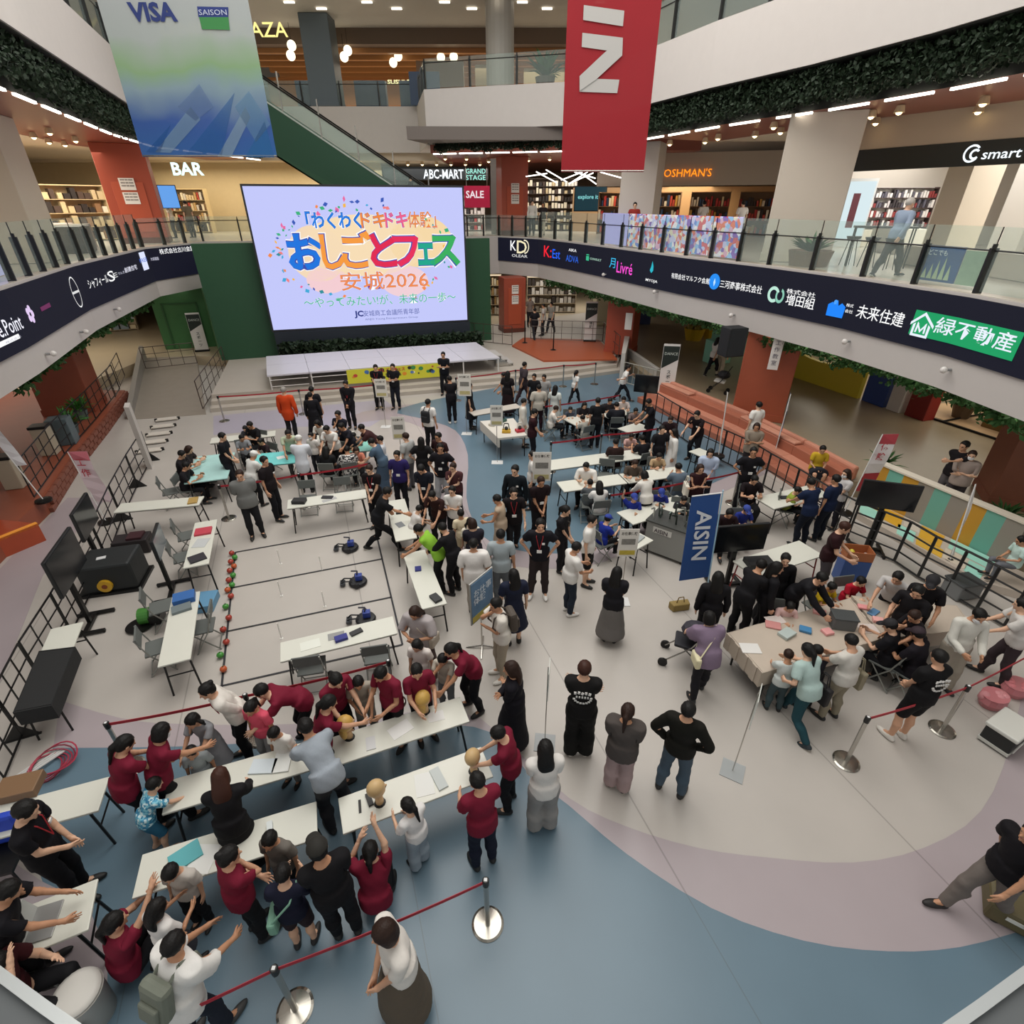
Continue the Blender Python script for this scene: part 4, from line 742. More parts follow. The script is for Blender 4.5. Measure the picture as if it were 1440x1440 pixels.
# ---- monitors on stands
def monitor(cx,cy,zc,w,h,rz,lab,tilt=0,stand='trolley',scrn='#15171a'):
    p=G(cx,cy,zc); t=thing('monitor_stand',lab,'monitor',(p[0],p[1],0),RD(rz),local=True)
    B().box((0,0,zc),(w,.06,h),0,tilt).build('monitor_back',mat('#17191b',.35),t,bevel=.012); B().box((0,-.034,zc),(w-.03,.004,h-.03),0,tilt).build('display',mat(scrn,.15),t); B().box((0,.05,zc-.02),(w*.35,.06,h*.4)).build('bracket',leg_m,t)
    B().box((0,.09,zc/2+.1),(.09,.06,zc)).build('pole',leg_m,t)
    for s_ in(-1,1): B().box((s_*.3,.09,.05),(.06,.62,.06)).build('foot',leg_m,t,bevel=.01); 
    B().box((0,.09,.06),(.62,.08,.05)).build('crossbar',leg_m,t)
    for a in(-1,1):
        for c in(-1,1): B().tube((a*.3-.015,.09+c*.28,.03),(a*.3+.015,.09+c*.28,.03),.03,8).build('caster',leg_m,t)
monitor(92,790,1.42,1.2,.74,109,'large black monitor back on a wheeled stand at the left fence'); monitor(119,727,1.3,1.0,.64,111,'second black monitor farther along the left fence'); monitor(222,762,1.2,.75,.45,112,'grey faced display on a black pole right of the black case',scrn='#6d767a')
monitor(1042,756,1.25,1.05,.6,8,'wide black monitor behind the blue banner'); monitor(1250,697,1.45,1.1,.62,-18,'wide black monitor on a stand before the striped wall'); monitor(909,540,1.5,.8,.6,-20,'dark monitor at the rail near the orange steps')
# black cases with cable drum
p=G(160,800,.35); t=thing('transport_case','big black covered transport case with label, left of the field','case',(p[0],p[1],0),RD(15),local=True)
B().box((0,0,.36),(.95,.75,.62)).build('case_body',mat('#1b1f20',.6,bump=.2),t,bevel=.05); B().box((0,0,.03),(1.05,.85,.06)).build('base_board',leg_m,t); B().box((-.1,-.05,.675),(.16,.1,.008),.2).build('paper_label',mat('#c9c9c9',.6),t)
p=G(152,812,.3); t=thing('cable_drum','yellow and red cable drum on the front of the black case','cable drum',(p[0]+.02,p[1]-.12,.1),RD(15),local=True); B().tube((0,-.1,.13),(0,0,.13),.13,20).build('reel',mat('#c79a26',.4),t); B().tube((0,-.11,.13),(0,.02,.13),.05,14).build('hub',mat('#7c3a16',.5),t); B().path([(-.12,0,0),(-.12,-.02,.3),(.12,-.02,.3),(.12,0,0)],.012,6).build('frame',leg_m,t)
p=G(185,758,.3); t=thing('black_crate','black open crate behind the transport case','crate',(p[0],p[1],0),RD(15),local=True); B().box((0,0,.18),(.7,.4,.34)).build('crate_body',mat('#201a1c',.6),t,bevel=.02); B().box((.1,0,.37),(.3,.3,.06)).build('lid',mat('#3a1c22',.5),t)
p=G(205,868,.12); t=thing('cable_reel','green cable reel at the foot of the grey display','cable reel',(p[0],p[1],0),.3,local=True); B().tube((-.09,0,.16),(.09,0,.16),.15,18).build('reel',mat('#3f7f2f',.5),t); B().box((.18,0,.1),(.2,.3,.18)).build('black_box',leg_m,t); 
for k in range(4): B().lathe([(.2+.01*k,.01*k),(.205+.01*k,.01*k+.008)],(-.1,-.1,0),20).build('cable_loop',leg_m,t)
p=G(290,845,.1); blob((p[0],p[1],0),(.34,.5,.16),'#5f8fb0','clear blue lidded crate beside the blue tool table','crate','box',.2)
# left grid fences and right grid fences (each panel a thing)
def gridpanel(a,c,h,lab,nx=3,nz=3,feet=True,z=0,m=black,nm='grid_fence',r=.013,grp=None):
    a=np.array(a[:2],float);c=np.array(c[:2],float); L=np.linalg.norm(c-a); d=(c-a)/L; t=thing(nm,lab,'fence',(*a,z),math.atan2(d[1],d[0]),grp,local=True)
    for i in range(nx+1): B().tube((L*i/nx,0,.06),(L*i/nx,0,h),r if 0<i<nx else r*1.4,6).build('upright',m,t)
    for k in range(nz+1): B().tube((0,0,.06+(h-.06)*k/nz),(L,0,.06+(h-.06)*k/nz),r if 0<k<nz else r*1.3,6).build('bar',m,t)
    if feet:
        for x in (0,): B().prism([(x-.02,-.22),(x+.02,-.22),(x+.02,.22),(x-.02,.22)],0,.02).build('foot_plate',m,t); B().add([(x,-.22,.02),(x,.22,.02),(x,0,.3),(x+.012,-.22,.02),(x+.012,.22,.02),(x+.012,0,.3)],[(0,1,2),(5,4,3),(0,3,4,1),(1,4,5,2),(2,5,3,0)]).build('gusset',m,t)
    return t
FL=[G(x,y,.95)[:2] for x,y in ((198,607),(176,641),(152,684),(127,737),(100,784),(70,836),(25,905),(-12,975),(-60,1070))]
for k,(a,c) in enumerate(zip(FL,FL[1:])): gridpanel(a,np.array(c)+(np.array(a)-np.array(c))*.03,.95,'black grid fence panel on the left side, %s from the ramp end'%['first','second','third','fourth','fifth','sixth','seventh','eighth'][k],grp='left grid fence panels')
FR=[(1210,707),(1245,720),(1282,734),(1318,755),(1361,775),(1407,798),(1450,820)]
for k,(a,c) in enumerate(zip(FR,FR[1:])): a=G(*a,1.05)[:2];c=np.array(G(*c,1.05)[:2]); gridpanel(a,c+(np.array(a)-c)*.02,1.05,'black rail panel in front of the striped play wall, %s from the left'%['first','second','third','fourth','fifth','sixth'][k],nx=1,nz=4,feet=False,grp='right rail panels',r=.018)
FM=[(925,553),(957,572),(990,592),(1023,606),(1055,620),(1085,638),(1125,660),(1165,684),(1207,706)]
for k,(a,c) in enumerate(zip(FM,FM[1:])): a=G(*a,1.0)[:2];c=np.array(G(*c,1.0)[:2]); gridpanel(a,c+(np.array(a)-c)*.02,1.0,'black rail panel in front of the orange terraced seats, %s from the far end'%['first','second','third','fourth','fifth','sixth','seventh','eighth'][k],nx=3,nz=2,feet=False,grp='terrace rail panels',r=.015)
# ramp rails and far railings
br=mat('#4a3d36',.4,.3)
gridpanel(G(206,520,.45),G(278,512,.45),.95,'dark railing across the top of the left ramp',4,3,False,.45,br); gridpanel((-11.45,18.9),(-13.0,24.2),1.1,'dark sloping railing on the right side of the left ramp',6,3,False,.15,br); gridpanel(G(163,560,.45),G(176,530,.45),1.0,'dark railing beside the ramp entrance',2,3,False,.45,br)
gridpanel(G(655,478,.5),G(720,485,.5),.95,'dark railing between the escalator foot and the red deck',5,2,False,.45,br); gridpanel((1.0,28.9),(4.7,28.3),1.0,'dark railing behind the red deck',7,3,False,.53,br)
gridpanel((4.7,28.2),(4.95,25.0),1.0,'dark railing at the right of the red deck',4,2,False,.53,br)
for x,y,l in ((738,482,'left one'),(778,492,'right one')): p=G(x,y,.53); t=thing('rope_post','dark rope post on the red deck, '+l,'barrier',(p[0],p[1],.53),0,local=True); B().lathe([(.16,0),(.05,.05),(.03,.06)],n=12).build('base',leg_m,t); B().tube((0,0,.05),(0,0,1.1),.03,8).build('pole',leg_m,t)
# second ramp at the right, white parapet
b=B(); b.prism([(4.6,22.6),(4.75,22.5),(5.6,26.0),(5.4,26.2)],.0,1.35); b.prism([(5.6,26.0),(6.2,22.2),(6.05,22.1),(5.45,25.9)],.0,.8); tag(b.build('ramp_parapet',mat('#b3aea8',.5)),'white parapet wall of the right ramp before the terracotta column','parapet')
gridpanel((4.75,22.5),(6.2,20.8),.9,'pale railing of the right ramp',9,1,False,.1,mat('#a9a79c',.4,.4))
# rollup banners and flags
def rollup(x,y,z,h,w,rz,lab,c1='#dcdad6',c2='#1e2a26',txt='スポーツ'):
    p=G(x,y,z); t=thing('rollup_banner',lab,'banner',p,RD(rz),local=True); B().box((0,0,.04),(w+.05,.2,.08)).build('base',leg_m,t); B().box((0,0,h/2+.06),(w,.012,h)).build('sheet',mat(c1,.5),t); B().box((0,-.01,h*.86),(w*.96,.004,h*.26)).build('dark_print',mat(c2,.5),t)
    B().add([(-w*.48,-.012,h*.73),(w*.48,-.012,h*.73),(-w*.48,-.012,h*.55)],[(2,1,0)]).build('dark_print',mat(c2,.5),t)
    for k,ch in enumerate(txt): text(ch,(-w*.12,-.016,h*.45-k*w*.3),(1,0,0),(0,0,1),w*.28,mat('#3a4440',.6),t,.01)
    text('DANCE',(-w*.4,-.016,h*.82),(1,0,0),(0,0,1),w*.24,mat('#b9c4bc',.6),t,.01,maxw=w*.8); return t
rollup(285,494,.45,1.75,.6,18,'white roll-up banner with dark top in front of the lit green wall'); rollup(935,556,.3,1.9,.6,-10,'white roll-up banner with dark top standing at the orange terraced seats')
rollup(829,480,.53,1.9,.6,-5,'white roll-up banner right of the red deck',txt='体験'); 
def pennant(bx,by,z,h,lean,w,fh,rz,lab,col,stripes=(),s=''):
    p=G(bx,by,z); t=thing('flag_banner',lab,'banner',p,RD(rz),local=True); B().lathe([(.18,0),(.18,.05),(.04,.07)],n=14).build('base',leg_m,t); B().tube((0,0,.05),(lean[0],lean[1],h),.013,8).build('pole',mat('#d8d8d6',.4),t); u=np.array((lean[0],lean[1],h)); u/=np.linalg.norm(u); T_=np.array((lean[0],lean[1],h))
    X=np.array((1,0,0)); vs=[];N=6
    for i in range(N+1):
        for j in range(2): q=T_-u*fh*i/N+X*(w*j)+np.array((0,.03*math.sin(i*1.3+j*2),0)); vs+=[q]
    b=B(); b.add(vs,[(2*i,2*i+1,2*i+3,2*i+2) for i in range(N)]); b.build('cloth',mat(col,.7),t)
    for a,c,cc in stripes: b=B(); b.add([v+np.array((0,-.006,0)) for v in vs[2*a:2*c+2]],[(2*i,2*i+1,2*i+3,2*i+2) for i in range(c-a)]); b.build('stripe',mat(cc,.7),t)
    for k,ch in enumerate(s): q=T_-u*(fh*.25+k*w*.62)+X*w*.2; text(ch,tuple(q+np.array((0,-.04,0))),(1,0,0),(0,0,1),w*.5,mat('#b8404e',.6),t,.02)
    return t
pennant(150,735,0,1.85,(-.25,.1),.42,1.3,0,'pink and white flag banner at the left fence','#d9c6cc',((0,1,'#c9707c'),),'工作'); pennant(1187,722,0,2.1,(.3,.1),.4,1.5,0,'red and white flag banner beside the navy work clothes','#dcd6d6',((0,1,'#b5444e'),(4,6,'#a8323c')),'体験')
pennant(1086,650,0,2.1,(.05,.0),.18,1.6,60,'narrow blue and white flag at the orange terraced seats','#2c4f8a',((1,2,'#cfd6e2'),(3,4,'#cfd6e2'))); pennant(1010,642,.3,1.9,(.1,.1),.12,1.6,70,'white narrow flag pole before the column','#d8c9bc')
pennant(62,705,.45,2.3,(-.5,.3),.2,1.4,30,'white narrow flag on the left terrace','#d4d2d6',(),''); pennant(1335,790,.1,1.7,(.2,.3),.07,1.6,20,'white furled flag pole before the striped wall','#d2cdc8')
# blue banner and machine
p=G(985,812,.0); P0_=np.array(G(957,815,.35)); 
q=[np.array(GY(x,y,G(978,850,0)[1])) for x,y in ((973,698),(1014,693),(997,811),(955,817))]
t=thing('company_banner','tall blue banner with white vertical company lettering','banner',(float(q[3][0]),float(q[3][1]),0)); b=B(); off_=np.array((0,.015,0)); b.add([*q,*[v+off_ for v in q]],[(3,2,1,0),(4,5,6,7),(0,1,5,4),(1,2,6,5),(2,3,7,6),(3,0,4,7)]); b.build('cloth',mat('#1f4a8a',.6,var=.05),t)
ex=(q[2]-q[1])/np.linalg.norm(q[2]-q[1]); ey=(q[1]-q[0])/np.linalg.norm(q[1]-q[0]); ey=ey-ex*(ey@ex); bh=np.linalg.norm(q[2]-q[1]); bw=np.linalg.norm(q[1]-q[0])
text('AISIN',tuple(q[0]+ex*bh*.16+ey*bw*.24+np.array((0,-.02,0))),ex,ey,bw*.76,mat('#d6dbe2',.5),t,.02,depth=.0,sx=1.2)
B().tube((*(q[2]+(q[2]-q[1])*.3)[:2],0),tuple(q[1]+ey*.03-ex*.05),.014,8).build('pole',mat('#9ec3d8',.4),t); B().tube(tuple(q[0]),tuple(q[1]+ey*.03),.012,8).build('top_rod',mat('#d8d8d6',.4),t)
p=G(945,790,0); t=thing('demo_machine','grey machine cart with company plate and mechanism of metal arms on top','machine',(p[0],p[1]+.35,0),RD(-38),local=True)
B().box((0,0,.45),(.95,.6,.74)).build('cabinet',mat('#8f8f8a',.5),t,bevel=.01); B().box((0,0,.83),(1.0,.65,.03)).build('table_plate',mat('#3e403e',.4),t)
B().box((-.1,-.306,.66),(.42,.008,.14)).build('plate',mat('#cfcdc6',.5),t); text('AISIN',(-.28,-.314,.61),(1,0,0),(0,0,1),.13,mat('#4a3f44',.5),t,.02,maxw=.36)
for k in range(16): x,y=rs.uniform(-.4,.4),rs.uniform(-.25,.25); h=rs.uniform(.1,.4); B().path([(x,y,.84),(x+rs.uniform(-.05,.05),y,.84+h),(x+rs.uniform(-.15,.15),y+rs.uniform(-.1,.1),.84+h*.8)],.018,6).build('metal_arm',mat(rs.choice(['#8d918e','#3b4440','#b5b7b2','#55605a']),.3,.7),t)
for sx in(-.4,.4):
    for sy in(-.25,.25): B().tube((sx-.02,sy,.04),(sx+.02,sy,.04),.04,8).build('caster',leg_m,t)
# demonstration table with cloth and coloured models
P=[np.array(G(x,y,.72)[:2]) for x,y in ((677,592),(722,588),(741,612),(703,616))]; c=sum(P)/4; t=thing('demonstration_table','white clothed demonstration table with coloured models on the blue floor','table',(*c,0)); B().prism([tuple(a) for a in P],.66,.72).build('tabletop',mat('#cfcac0',.6),t)
for a in P: e=c+(a-c)*.9; B().tube((*e,0),(*e,.66),.018,6).build('leg',leg_m,t)
B().prism([tuple(P[0]),tuple(P[3]),tuple(P[3]+(-.04,-.04)),tuple(P[0]+(-.05,0))],.42,.722).build('cloth_drop',mat('#cdc8be',.7),t)
for k,(x,y,col,l) in enumerate(((712,607,'#c79d2e','yellow model with black wheels on the demonstration table'),(731,606,'#b8303c','red model with white hoop on the demonstration table'),(706,592,'#33574c','dark green model on the demonstration table'),(693,597,'#c9c2b2','pale cardboard model on the demonstration table'))):
    q=G(x,y,.74); t=thing('display_model',l,'model',(q[0],q[1],.723),.4*k,local=True); B().box((0,0,.04),(.26,.2,.08)).build('model_base',mat(col,.5),t,bevel=.01); B().path([(-.1,0,.08),(-.06,0,.28),(.06,0,.28),(.1,0,.08)],.016,6).build('hoop',mat('#d8d6d0' if k%2 else '#222',.5),t); B().ball((0,0,.13),(.06,.06,.06),8,5).build('dummy',mat('#2a2a2a',.5),t)
# things standing on the floor at the right
p=G(1406,1042,0); t=thing('cooler_box','white and black cooler box with handle below the pink bags','cooler',(p[0],p[1],0),RD(28),local=True); B().box((0,0,.17),(.52,.36,.3)).build('cooler_body',mat('#17191a',.5),t,bevel=.02); B().box((0,0,.35),(.56,.4,.07)).build('lid',mat('#c9c9c2',.4),t,bevel=.02); B().box((0,0,.06),(.54,.38,.05)).build('rim',mat('#bfbfb8',.4),t); B().path([(-.2,-.2,.1),(-.2,-.215,.27),(.2,-.215,.27),(.2,-.2,.1)],.012,6).build('handle',mat('#c4c4bf',.4),t)
for k,(x,y,s,l,col) in enumerate(((1396,984,(.42,.34,.22),'big pink plastic bag of paper roses behind the belt','#d38f93'),(1428,968,(.36,.3,.2),'pink bag in a dark box at the right edge behind the belt','#d77f84'))):
    q=G(x,y,.1); t=thing('bag_of_roses',l,'bag',(q[0],q[1],0),.3,local=True); b=B()
    for j in range(9): b.ball((rs.uniform(-.13,.13),rs.uniform(-.1,.1),.12+rs.uniform(-.03,.05)),(.09,.08,.09),8,5)
    b.build('pink_filling',mat(col,.7,var=.1,scale=14),t,smooth=True); B().lathe([(.17,0),(.22,.1),(.2,.2),(.21,.21)],n=14,sq=.8).build('bag_skin',mat('#c0777c',.3),t)
p=G(1442,1280,.2); t=thing('suitcase','olive brown suitcase lying open at the lower right edge','suitcase',(p[0]+.1,p[1],0),RD(-35),local=True); B().box((0,0,.14),(.8,.5,.26)).build('shell',mat('#5b5236',.6),t,bevel=.04); B().box((-.15,-.256,.18),(.2,.01,.05)).build('tag_plate',mat('#d0cfc8',.5),t); B().path([(-.1,-.25,.2),(-.1,-.29,.2),(.1,-.29,.2),(.1,-.25,.2)],.012,6).build('handle',leg_m,t)
p=G(955,856,0); t=thing('tote_on_floor','mustard brown tote bag standing on the floor left of the stroller','bag',(p[0],p[1],0),.2,local=True); B().prism([(-.17,-.08),(.17,-.08),(.2,.08),(-.2,.08)],0,.16).build('bag_body',mat('#8a7440',.7),t,bevel=.02); B().path([(-.08,0,.15),(-.05,0,.28),(.05,0,.28),(.08,0,.15)],.01,5).build('handle',mat('#7a6434',.7),t)
# stroller
p=G(962,930,0); t=thing('stroller','dark stroller with hanging white bags at the left end of the craft table','stroller',(p[0],p[1],0),RD(70),local=True)
for s_ in(-.2,.2): B().path([(s_,.35,.08),(s_,-.05,.5),(s_,-.3,1.0)],.013,6).build('frame_tube',steel,t); B().path([(s_,-.35,.08),(s_,.05,.45)],.012,6).build('frame_tube',steel,t)
for s_ in(-.22,.22):
    for y in(-.35,.35): B().tube((s_-.02,y,.08),(s_+.02,y,.08),.08,12).build('wheel',leg_m,t)
B().box((0,.02,.45),(.36,.4,.06),0,.1).build('seat',mat('#24242a',.7),t,bevel=.02); B().ball((0,-.08,.72),(.2,.24,.16),12,6).build('canopy',mat('#2c2a34',.7),t); B().tube((-.2,-.3,1.0),(.2,-.3,1.0),.016,8).build('handle',leg_m,t)
for k,(dx,l,c) in enumerate(((-.3,'white tote bag hanging from the stroller handle','#cfcac0'),(.05,'patterned bag hanging from the stroller handle','#a58f92'))): q=np.array((p[0],p[1],.55))+rotm(0,0,RD(70))@np.array((dx*.6,-.36,0)); b=B(); b.box((0,0,0),(.3,.06,.34)); b.path([(-.06,0,.16),(0,0,.38),(.06,0,.16)],.008,5); o=b.build('hanging_bag',mat(c,.7)); o.location=tuple(q); o.rotation_euler=(0,0,.5+k); tag(o,l,'bag')
# box of balls held near the rail
p=G(1204,782,.62); t=thing('cardboard_box','orange brown box of balls on a blue crate before the man in maroon polo','box',(p[0],p[1],.0),RD(-10),local=True); B().box((0,0,.3),(.5,.34,.58)).build('blue_crate',mat('#2c4f8e',.5),t,bevel=.01); b=B()
for x,y,w,l in ((0,-.16,.5,.015),(0,.16,.5,.015),(-.245,0,.015,.33),(.245,0,.015,.33)): b.box((x,y,.7),(w,l,.2))
b.box((0,0,.605),(.5,.33,.015)); b.build('box_walls',mat('#a5623a',.6),t)
for k in range(6): B().ball((rs.uniform(-.16,.16),rs.uniform(-.1,.1),.67),.05,8,5).build('ball',mat(rs.choice(['#c9b93a','#c7c5c0','#8a3a2c']),.5),t,smooth=True)
# pile at lower left: hula hoops and white tubes, blue draped chair, laptop, bucket, brown box
p=G(52,1085,0); t=thing('ring_pile','pile of red rings and white tubes beside the left fence','rings',(p[0],p[1],0),0,local=True)
for k in range(6):
    r=.2+.012*k; b=B(); b.path([(.12+r*cos(a*pi/10)+.02*k,.02*k+r*sin(a*pi/10),.02+.022*k+.03*sin(a*.6+k)) for a in range(21)],.01,5); b.build('ring',mat(['#9a2b40','#7d2638','#a8344a'][k%3],.4),t)
for k in range(4): B().tube((-.35+.07*k,-.35,.03+.02*k),(.05+.05*k,.3,.05),.016,6).build('white_tube',mat('#c9c9c6',.4),t)
p=G(30,1110,.72); blob((p[0],p[1],.702),(.42,.3,.12),'#7a5d42','brown cardboard box on the white table at the left edge','cardboard_box','box',.3)
p=G(8,1205,.5); t=thing('draped_chair','chair draped with a bright blue jacket at the left edge','chair',(p[0]-.1,p[1],0),.3,local=True)
B().box((0,0,.45),(.42,.42,.04)).build('seat',leg_m,t); B().box((0,.2,.7),(.5,.1,.45)).build('blue_jacket',mat('#1c3fb5',.6,bump=.3),t,bevel=.05)
for a in(-.18,.18):
    for c_ in(-.18,.18): B().tube((a,c_,0),(a,c_,.44),.015,6).build('leg',leg_m,t)
table([(20,1275),(75,1250),(95,1330),(25,1355)],'low table with laptop at the lower left edge',L=.9,Wd=.5,h=.7); zT=TB[-1]
q=on(zT,.1,0); t=thing('laptop','open silver laptop on the low table at the lower left edge','laptop',q,1.9,local=True); B().box((0,0,.01),(.34,.24,.016)).build('keyboard_base',mat('#9a9a98',.4,.4),t,bevel=.004); B().box((0,.13,.11),(.34,.008,.22),0,-.25).build('screen',mat('#b9bcb8',.3),t)
p=G(118,1408,.3); t=thing('white_bucket','white round bin with printed panel at the bottom left','bin',(p[0],p[1],0),0,local=True); B().lathe([(.2,.462),(.2,.49),(.15,.51)],n=24).build('lid',mat('#c9c6bf',.5),t,smooth=True); B().lathe([(.17,0),(.2,.45),(.21,.46)],n=24).build('bin_body',mat('#c2bfb8',.5),t,smooth=True); B().box((.06,-.195,.25),(.14,.01,.18)).build('print',mat('#7e7c70',.6),t)
# paper strips ladder on the floor left of the rear tables
p=np.array(G(225,610)); b=thing('white_strip_stand','white frame with rows of small weights on the floor before the ramp','stand',tuple(p),RD(20),local=True)
for k in range(5): B().box((0,-1.6+.75*k,.05),(.7,.3,.03)).build('white_board',mat('#cfc8bd',.5),b); [B().tube((s_*.36,-1.6+.75*k,0),(s_*.36,-1.6+.75*k,.09),.05,8).build('weight',leg_m,b) for s_ in(-1,1)]
# tall white truss post of the ramp corner
o=B().prism([G(207,660)[:2],G(214,660)[:2],G(215,652)[:2],G(208,652)[:2]],0,1.9); tag(o.build('white_post',mat('#bdb8b2',.5)),'tall pale post at the upper end of the left fence','post')
# ---------------- people: one sculpted template, posed per person by bone weights
def cap_(p,a,b,ra,rb):
    a=np.array(a,float);b=np.array(b,float);d=b-a;t=np.clip(((p-a)@d)/(d@d),0,1); return np.linalg.norm(p-a-t[...,None]*d,axis=-1)-(ra+(rb-ra)*t)
def ell(p,c,r):
    q=p-np.array(c,float); r=np.array(r,float); k0=np.linalg.norm(q/r,axis=-1); k1=np.linalg.norm(q/(r*r),axis=-1)+1e-9; return k0*(k0-1)/k1
def smn(a,b,k): h=np.clip(.5+.5*(b-a)/k,0,1); return b+(a-b)*h-k*h*(1-h)
def smin(l,k):
    d=l[0]
    for x in l[1:]: d=smn(d,x,k)
    return d
def nets(f,lo,hi,c):
    lo=np.array(lo,float); n=np.ceil((np.array(hi)-lo)/c).astype(int)+1
    g=np.stack(np.meshgrid(*[lo[i]+c*np.arange(n[i]) for i in range(3)],indexing='ij'),-1); v=f(g); ins=v<0
    acc=np.zeros(tuple(n-1)+(3,)); cnt=np.zeros(tuple(n-1)); quads=[]
    base=np.stack(np.meshgrid(*[np.arange(k) for k in n],indexing='ij'),-1)
    cellid=-np.ones(tuple(n-1),int)
    E=[]
    for ax in range(3):
        s0=[slice(None)]*3; s1=[slice(None)]*3; s0[ax]=slice(0,-1); s1[ax]=slice(1,None); a=v[tuple(s0)]; b=v[tuple(s1)]
        m=(a<0)!=(b<0); idx=np.argwhere(m); t=a[m]/(a[m]-b[m]); pos=lo+c*idx.astype(float); pos[:,ax]+=c*t
        o1,o2=[i for i in range(3) if i!=ax]; keep=(idx[:,o1]>0)&(idx[:,o2]>0)&(idx[:,o1]<n[o1]-1)&(idx[:,o2]<n[o2]-1); idx=idx[keep]; pos=pos[keep]; sg=(a[m][keep]<0); cells=[]
        for d1,d2 in ((0,0),(-1,0),(-1,-1),(0,-1)):
            q=idx.copy(); q[:,o1]+=d1; q[:,o2]+=d2; cells.append(q); np.add.at(acc,tuple(q.T),pos); np.add.at(cnt,tuple(q.T),1)
        E.append((cells,sg,ax))
    m=cnt>0; cellid[m]=np.arange(m.sum()); V=acc[m]/cnt[m][:,None]
    for cells,sg,ax in E:
        ids=np.stack([cellid[tuple(q.T)] for q in cells],1); flip=sg if ax!=1 else ~sg; ids[~flip]=ids[~flip][:,::-1]; quads.append(ids)
    return V,np.concatenate(quads)
SHr=np.array((.168,0,1.385)); ELr=SHr+.27*np.array((.64,0,-.768)); WRr=ELr+.24*np.array((.64,.06,-.766)); HDr=WRr+.17*np.array((.64,.1,-.762))
HPr=np.array((.088,0,.90)); KNr=np.array((.095,.012,.48)); ANr=np.array((.095,-.01,.085))
mir=lambda a:np.array((-a[0],a[1],a[2]))
SEG=[((0,0,.86),(0,0,1.0),.14),((0,0,1.06),(0,0,1.38),.13),((0,.0,1.5),(0,.01,1.66),.085)]
for m_ in (lambda a:a,mir): pass
for A_,B_,r in ((SHr,ELr,.055),(ELr,WRr,.043),(WRr,HDr,.04),(HPr,KNr,.09),(KNr,ANr,.06),(ANr-(0,0,.03),(.1,.13,.03),.045)):
    A_=np.array(A_,float);B_=np.array(B_,float); SEG+=[(A_,B_,r),(mir(A_),mir(B_),r)]
def weights(V,bones,p=5):
    W_=[]
    for i in bones:
        a,b,r=SEG[i]; W_.append(1/((np.maximum(cap_(V,a,b,0,0),.004)/r)**p+1e-4))
    W_=np.array(W_).T; W_/=W_.sum(1,keepdims=True); w=np.zeros((len(V),15)); w[:,bones]=W_; return w
def side(f): return lambda p: np.minimum(f(p),f(p*np.array((-1,1,1))))
def torso(p,g=0):
    return smin([ell(p,(0,-.005,1.27),(.158+g,.108+g,.19+g*.5)),ell(p,(0,0,1.09),(.128+g,.092+g,.16)),ell(p,(0,-.005,.93),(.155+g,.112+g,.13)),side(lambda q:cap_(q,(.03,0,1.39),(.15,0,1.385),.055+g,.052+g))(p),cap_(p,(0,-.005,1.36),(0,.0,1.5),.062,.05)],.05)
def legs(p,g=0,lo=None):
    f=lambda q: smin([cap_(q,HPr,KNr,.088+g,.056+g),cap_(q,KNr,(.095,-.015,.33),.054+g,.056+g),cap_(q,(.095,-.015,.33),ANr,.056+g,.036+g)],.03)
    return side(f)(p)
def bodyf(p):
    arm=lambda q:smin([cap_(q,SHr,ELr,.05,.038),cap_(q,ELr,WRr,.04,.027)],.02)
    foot=lambda q:cap_(q,ANr,(.1,.13,.035),.035,.03)
    return smin([torso(p),side(arm)(p),legs(p),side(foot)(p)],.03)
HC=(0,.012,1.595)
def headf(p):
    q=p-np.array(HC); s=side
    d=smin([ell(q,(0,-.008,.02),(.077,.094,.088)),ell(q,(0,.022,-.045),(.056,.066,.068)),cap_(q,(0,-.015,-.22),(0,-.01,-.06),.06,.052)],.03)
    d=smin([d,cap_(q,(0,.085,-.005),(0,.108,-.032),.007,.012),s(lambda r:cap_(r,(.018,.083,.02),(.045,.072,.02),.009,.008))(q)],.014)
    d=-smn(-d,s(lambda r:ell(r,(.032,.094,.002),(.016,.014,.011)))(q),.008)
    d=smin([d,s(lambda r:ell(r,(.032,.073,.002),(.014,.012,.010)))(q)],.003)
    d=smin([d,ell(q,(0,.084,-.062),(.022,.012,.007)),ell(q,(0,.08,-.095),(.02,.016,.016))],.008)
    return smin([d,s(lambda r:ell(r,(.078,-.005,-.008),(.012,.022,.032)))(q)],.006)
def handf(fat):
    ax=(HDr-WRr)/.17; fw=np.array((0,1,0)); pl=np.cross(ax,fw); pl/=np.linalg.norm(pl)   # palm normal towards the thigh
    pl=-pl if pl[0]>0 else pl
    def f(p):
        q=lambda a,s,t:WRr+ax*a+fw*s+pl*t
        l=[cap_(p,q(-.03,0,0),q(.02,0,0),.027,.026),cap_(p,q(.03,.012,.0),q(.08,.022,.004),.02,.017),cap_(p,q(.03,-.012,.0),q(.078,-.02,.004),.02,.016)]
        d=smin(l,.018); fs=[]
        for s,L,a0 in ((.031,.068,.085),(.011,.078,.09),(-.009,.072,.087),(-.028,.056,.08)):
            s1=s*1.25; r=.0085*fat
            fs+=[smin([cap_(p,q(a0-.012,s,.003),q(a0+L*.45,s1,.006),r,r*.95),cap_(p,q(a0+L*.45,s1,.006),q(a0+L*.85,s1*1.05,.022),r*.95,r*.8)],.004)]
        th=smin([cap_(p,q(.025,.025,.004),q(.06,.052,.012),.013*fat,.0105*fat),cap_(p,q(.06,.052,.012),q(.09,.06,.02),.0105*fat,.009*fat)],.005)
        return smin([d]+fs+[th],.006)
    return f
def wr(p,a=.004): return a*np.sin(p[...,2]*34+p[...,0]*22)*np.sin(p[...,0]*27+p[...,1]*19+p[...,2]*9)
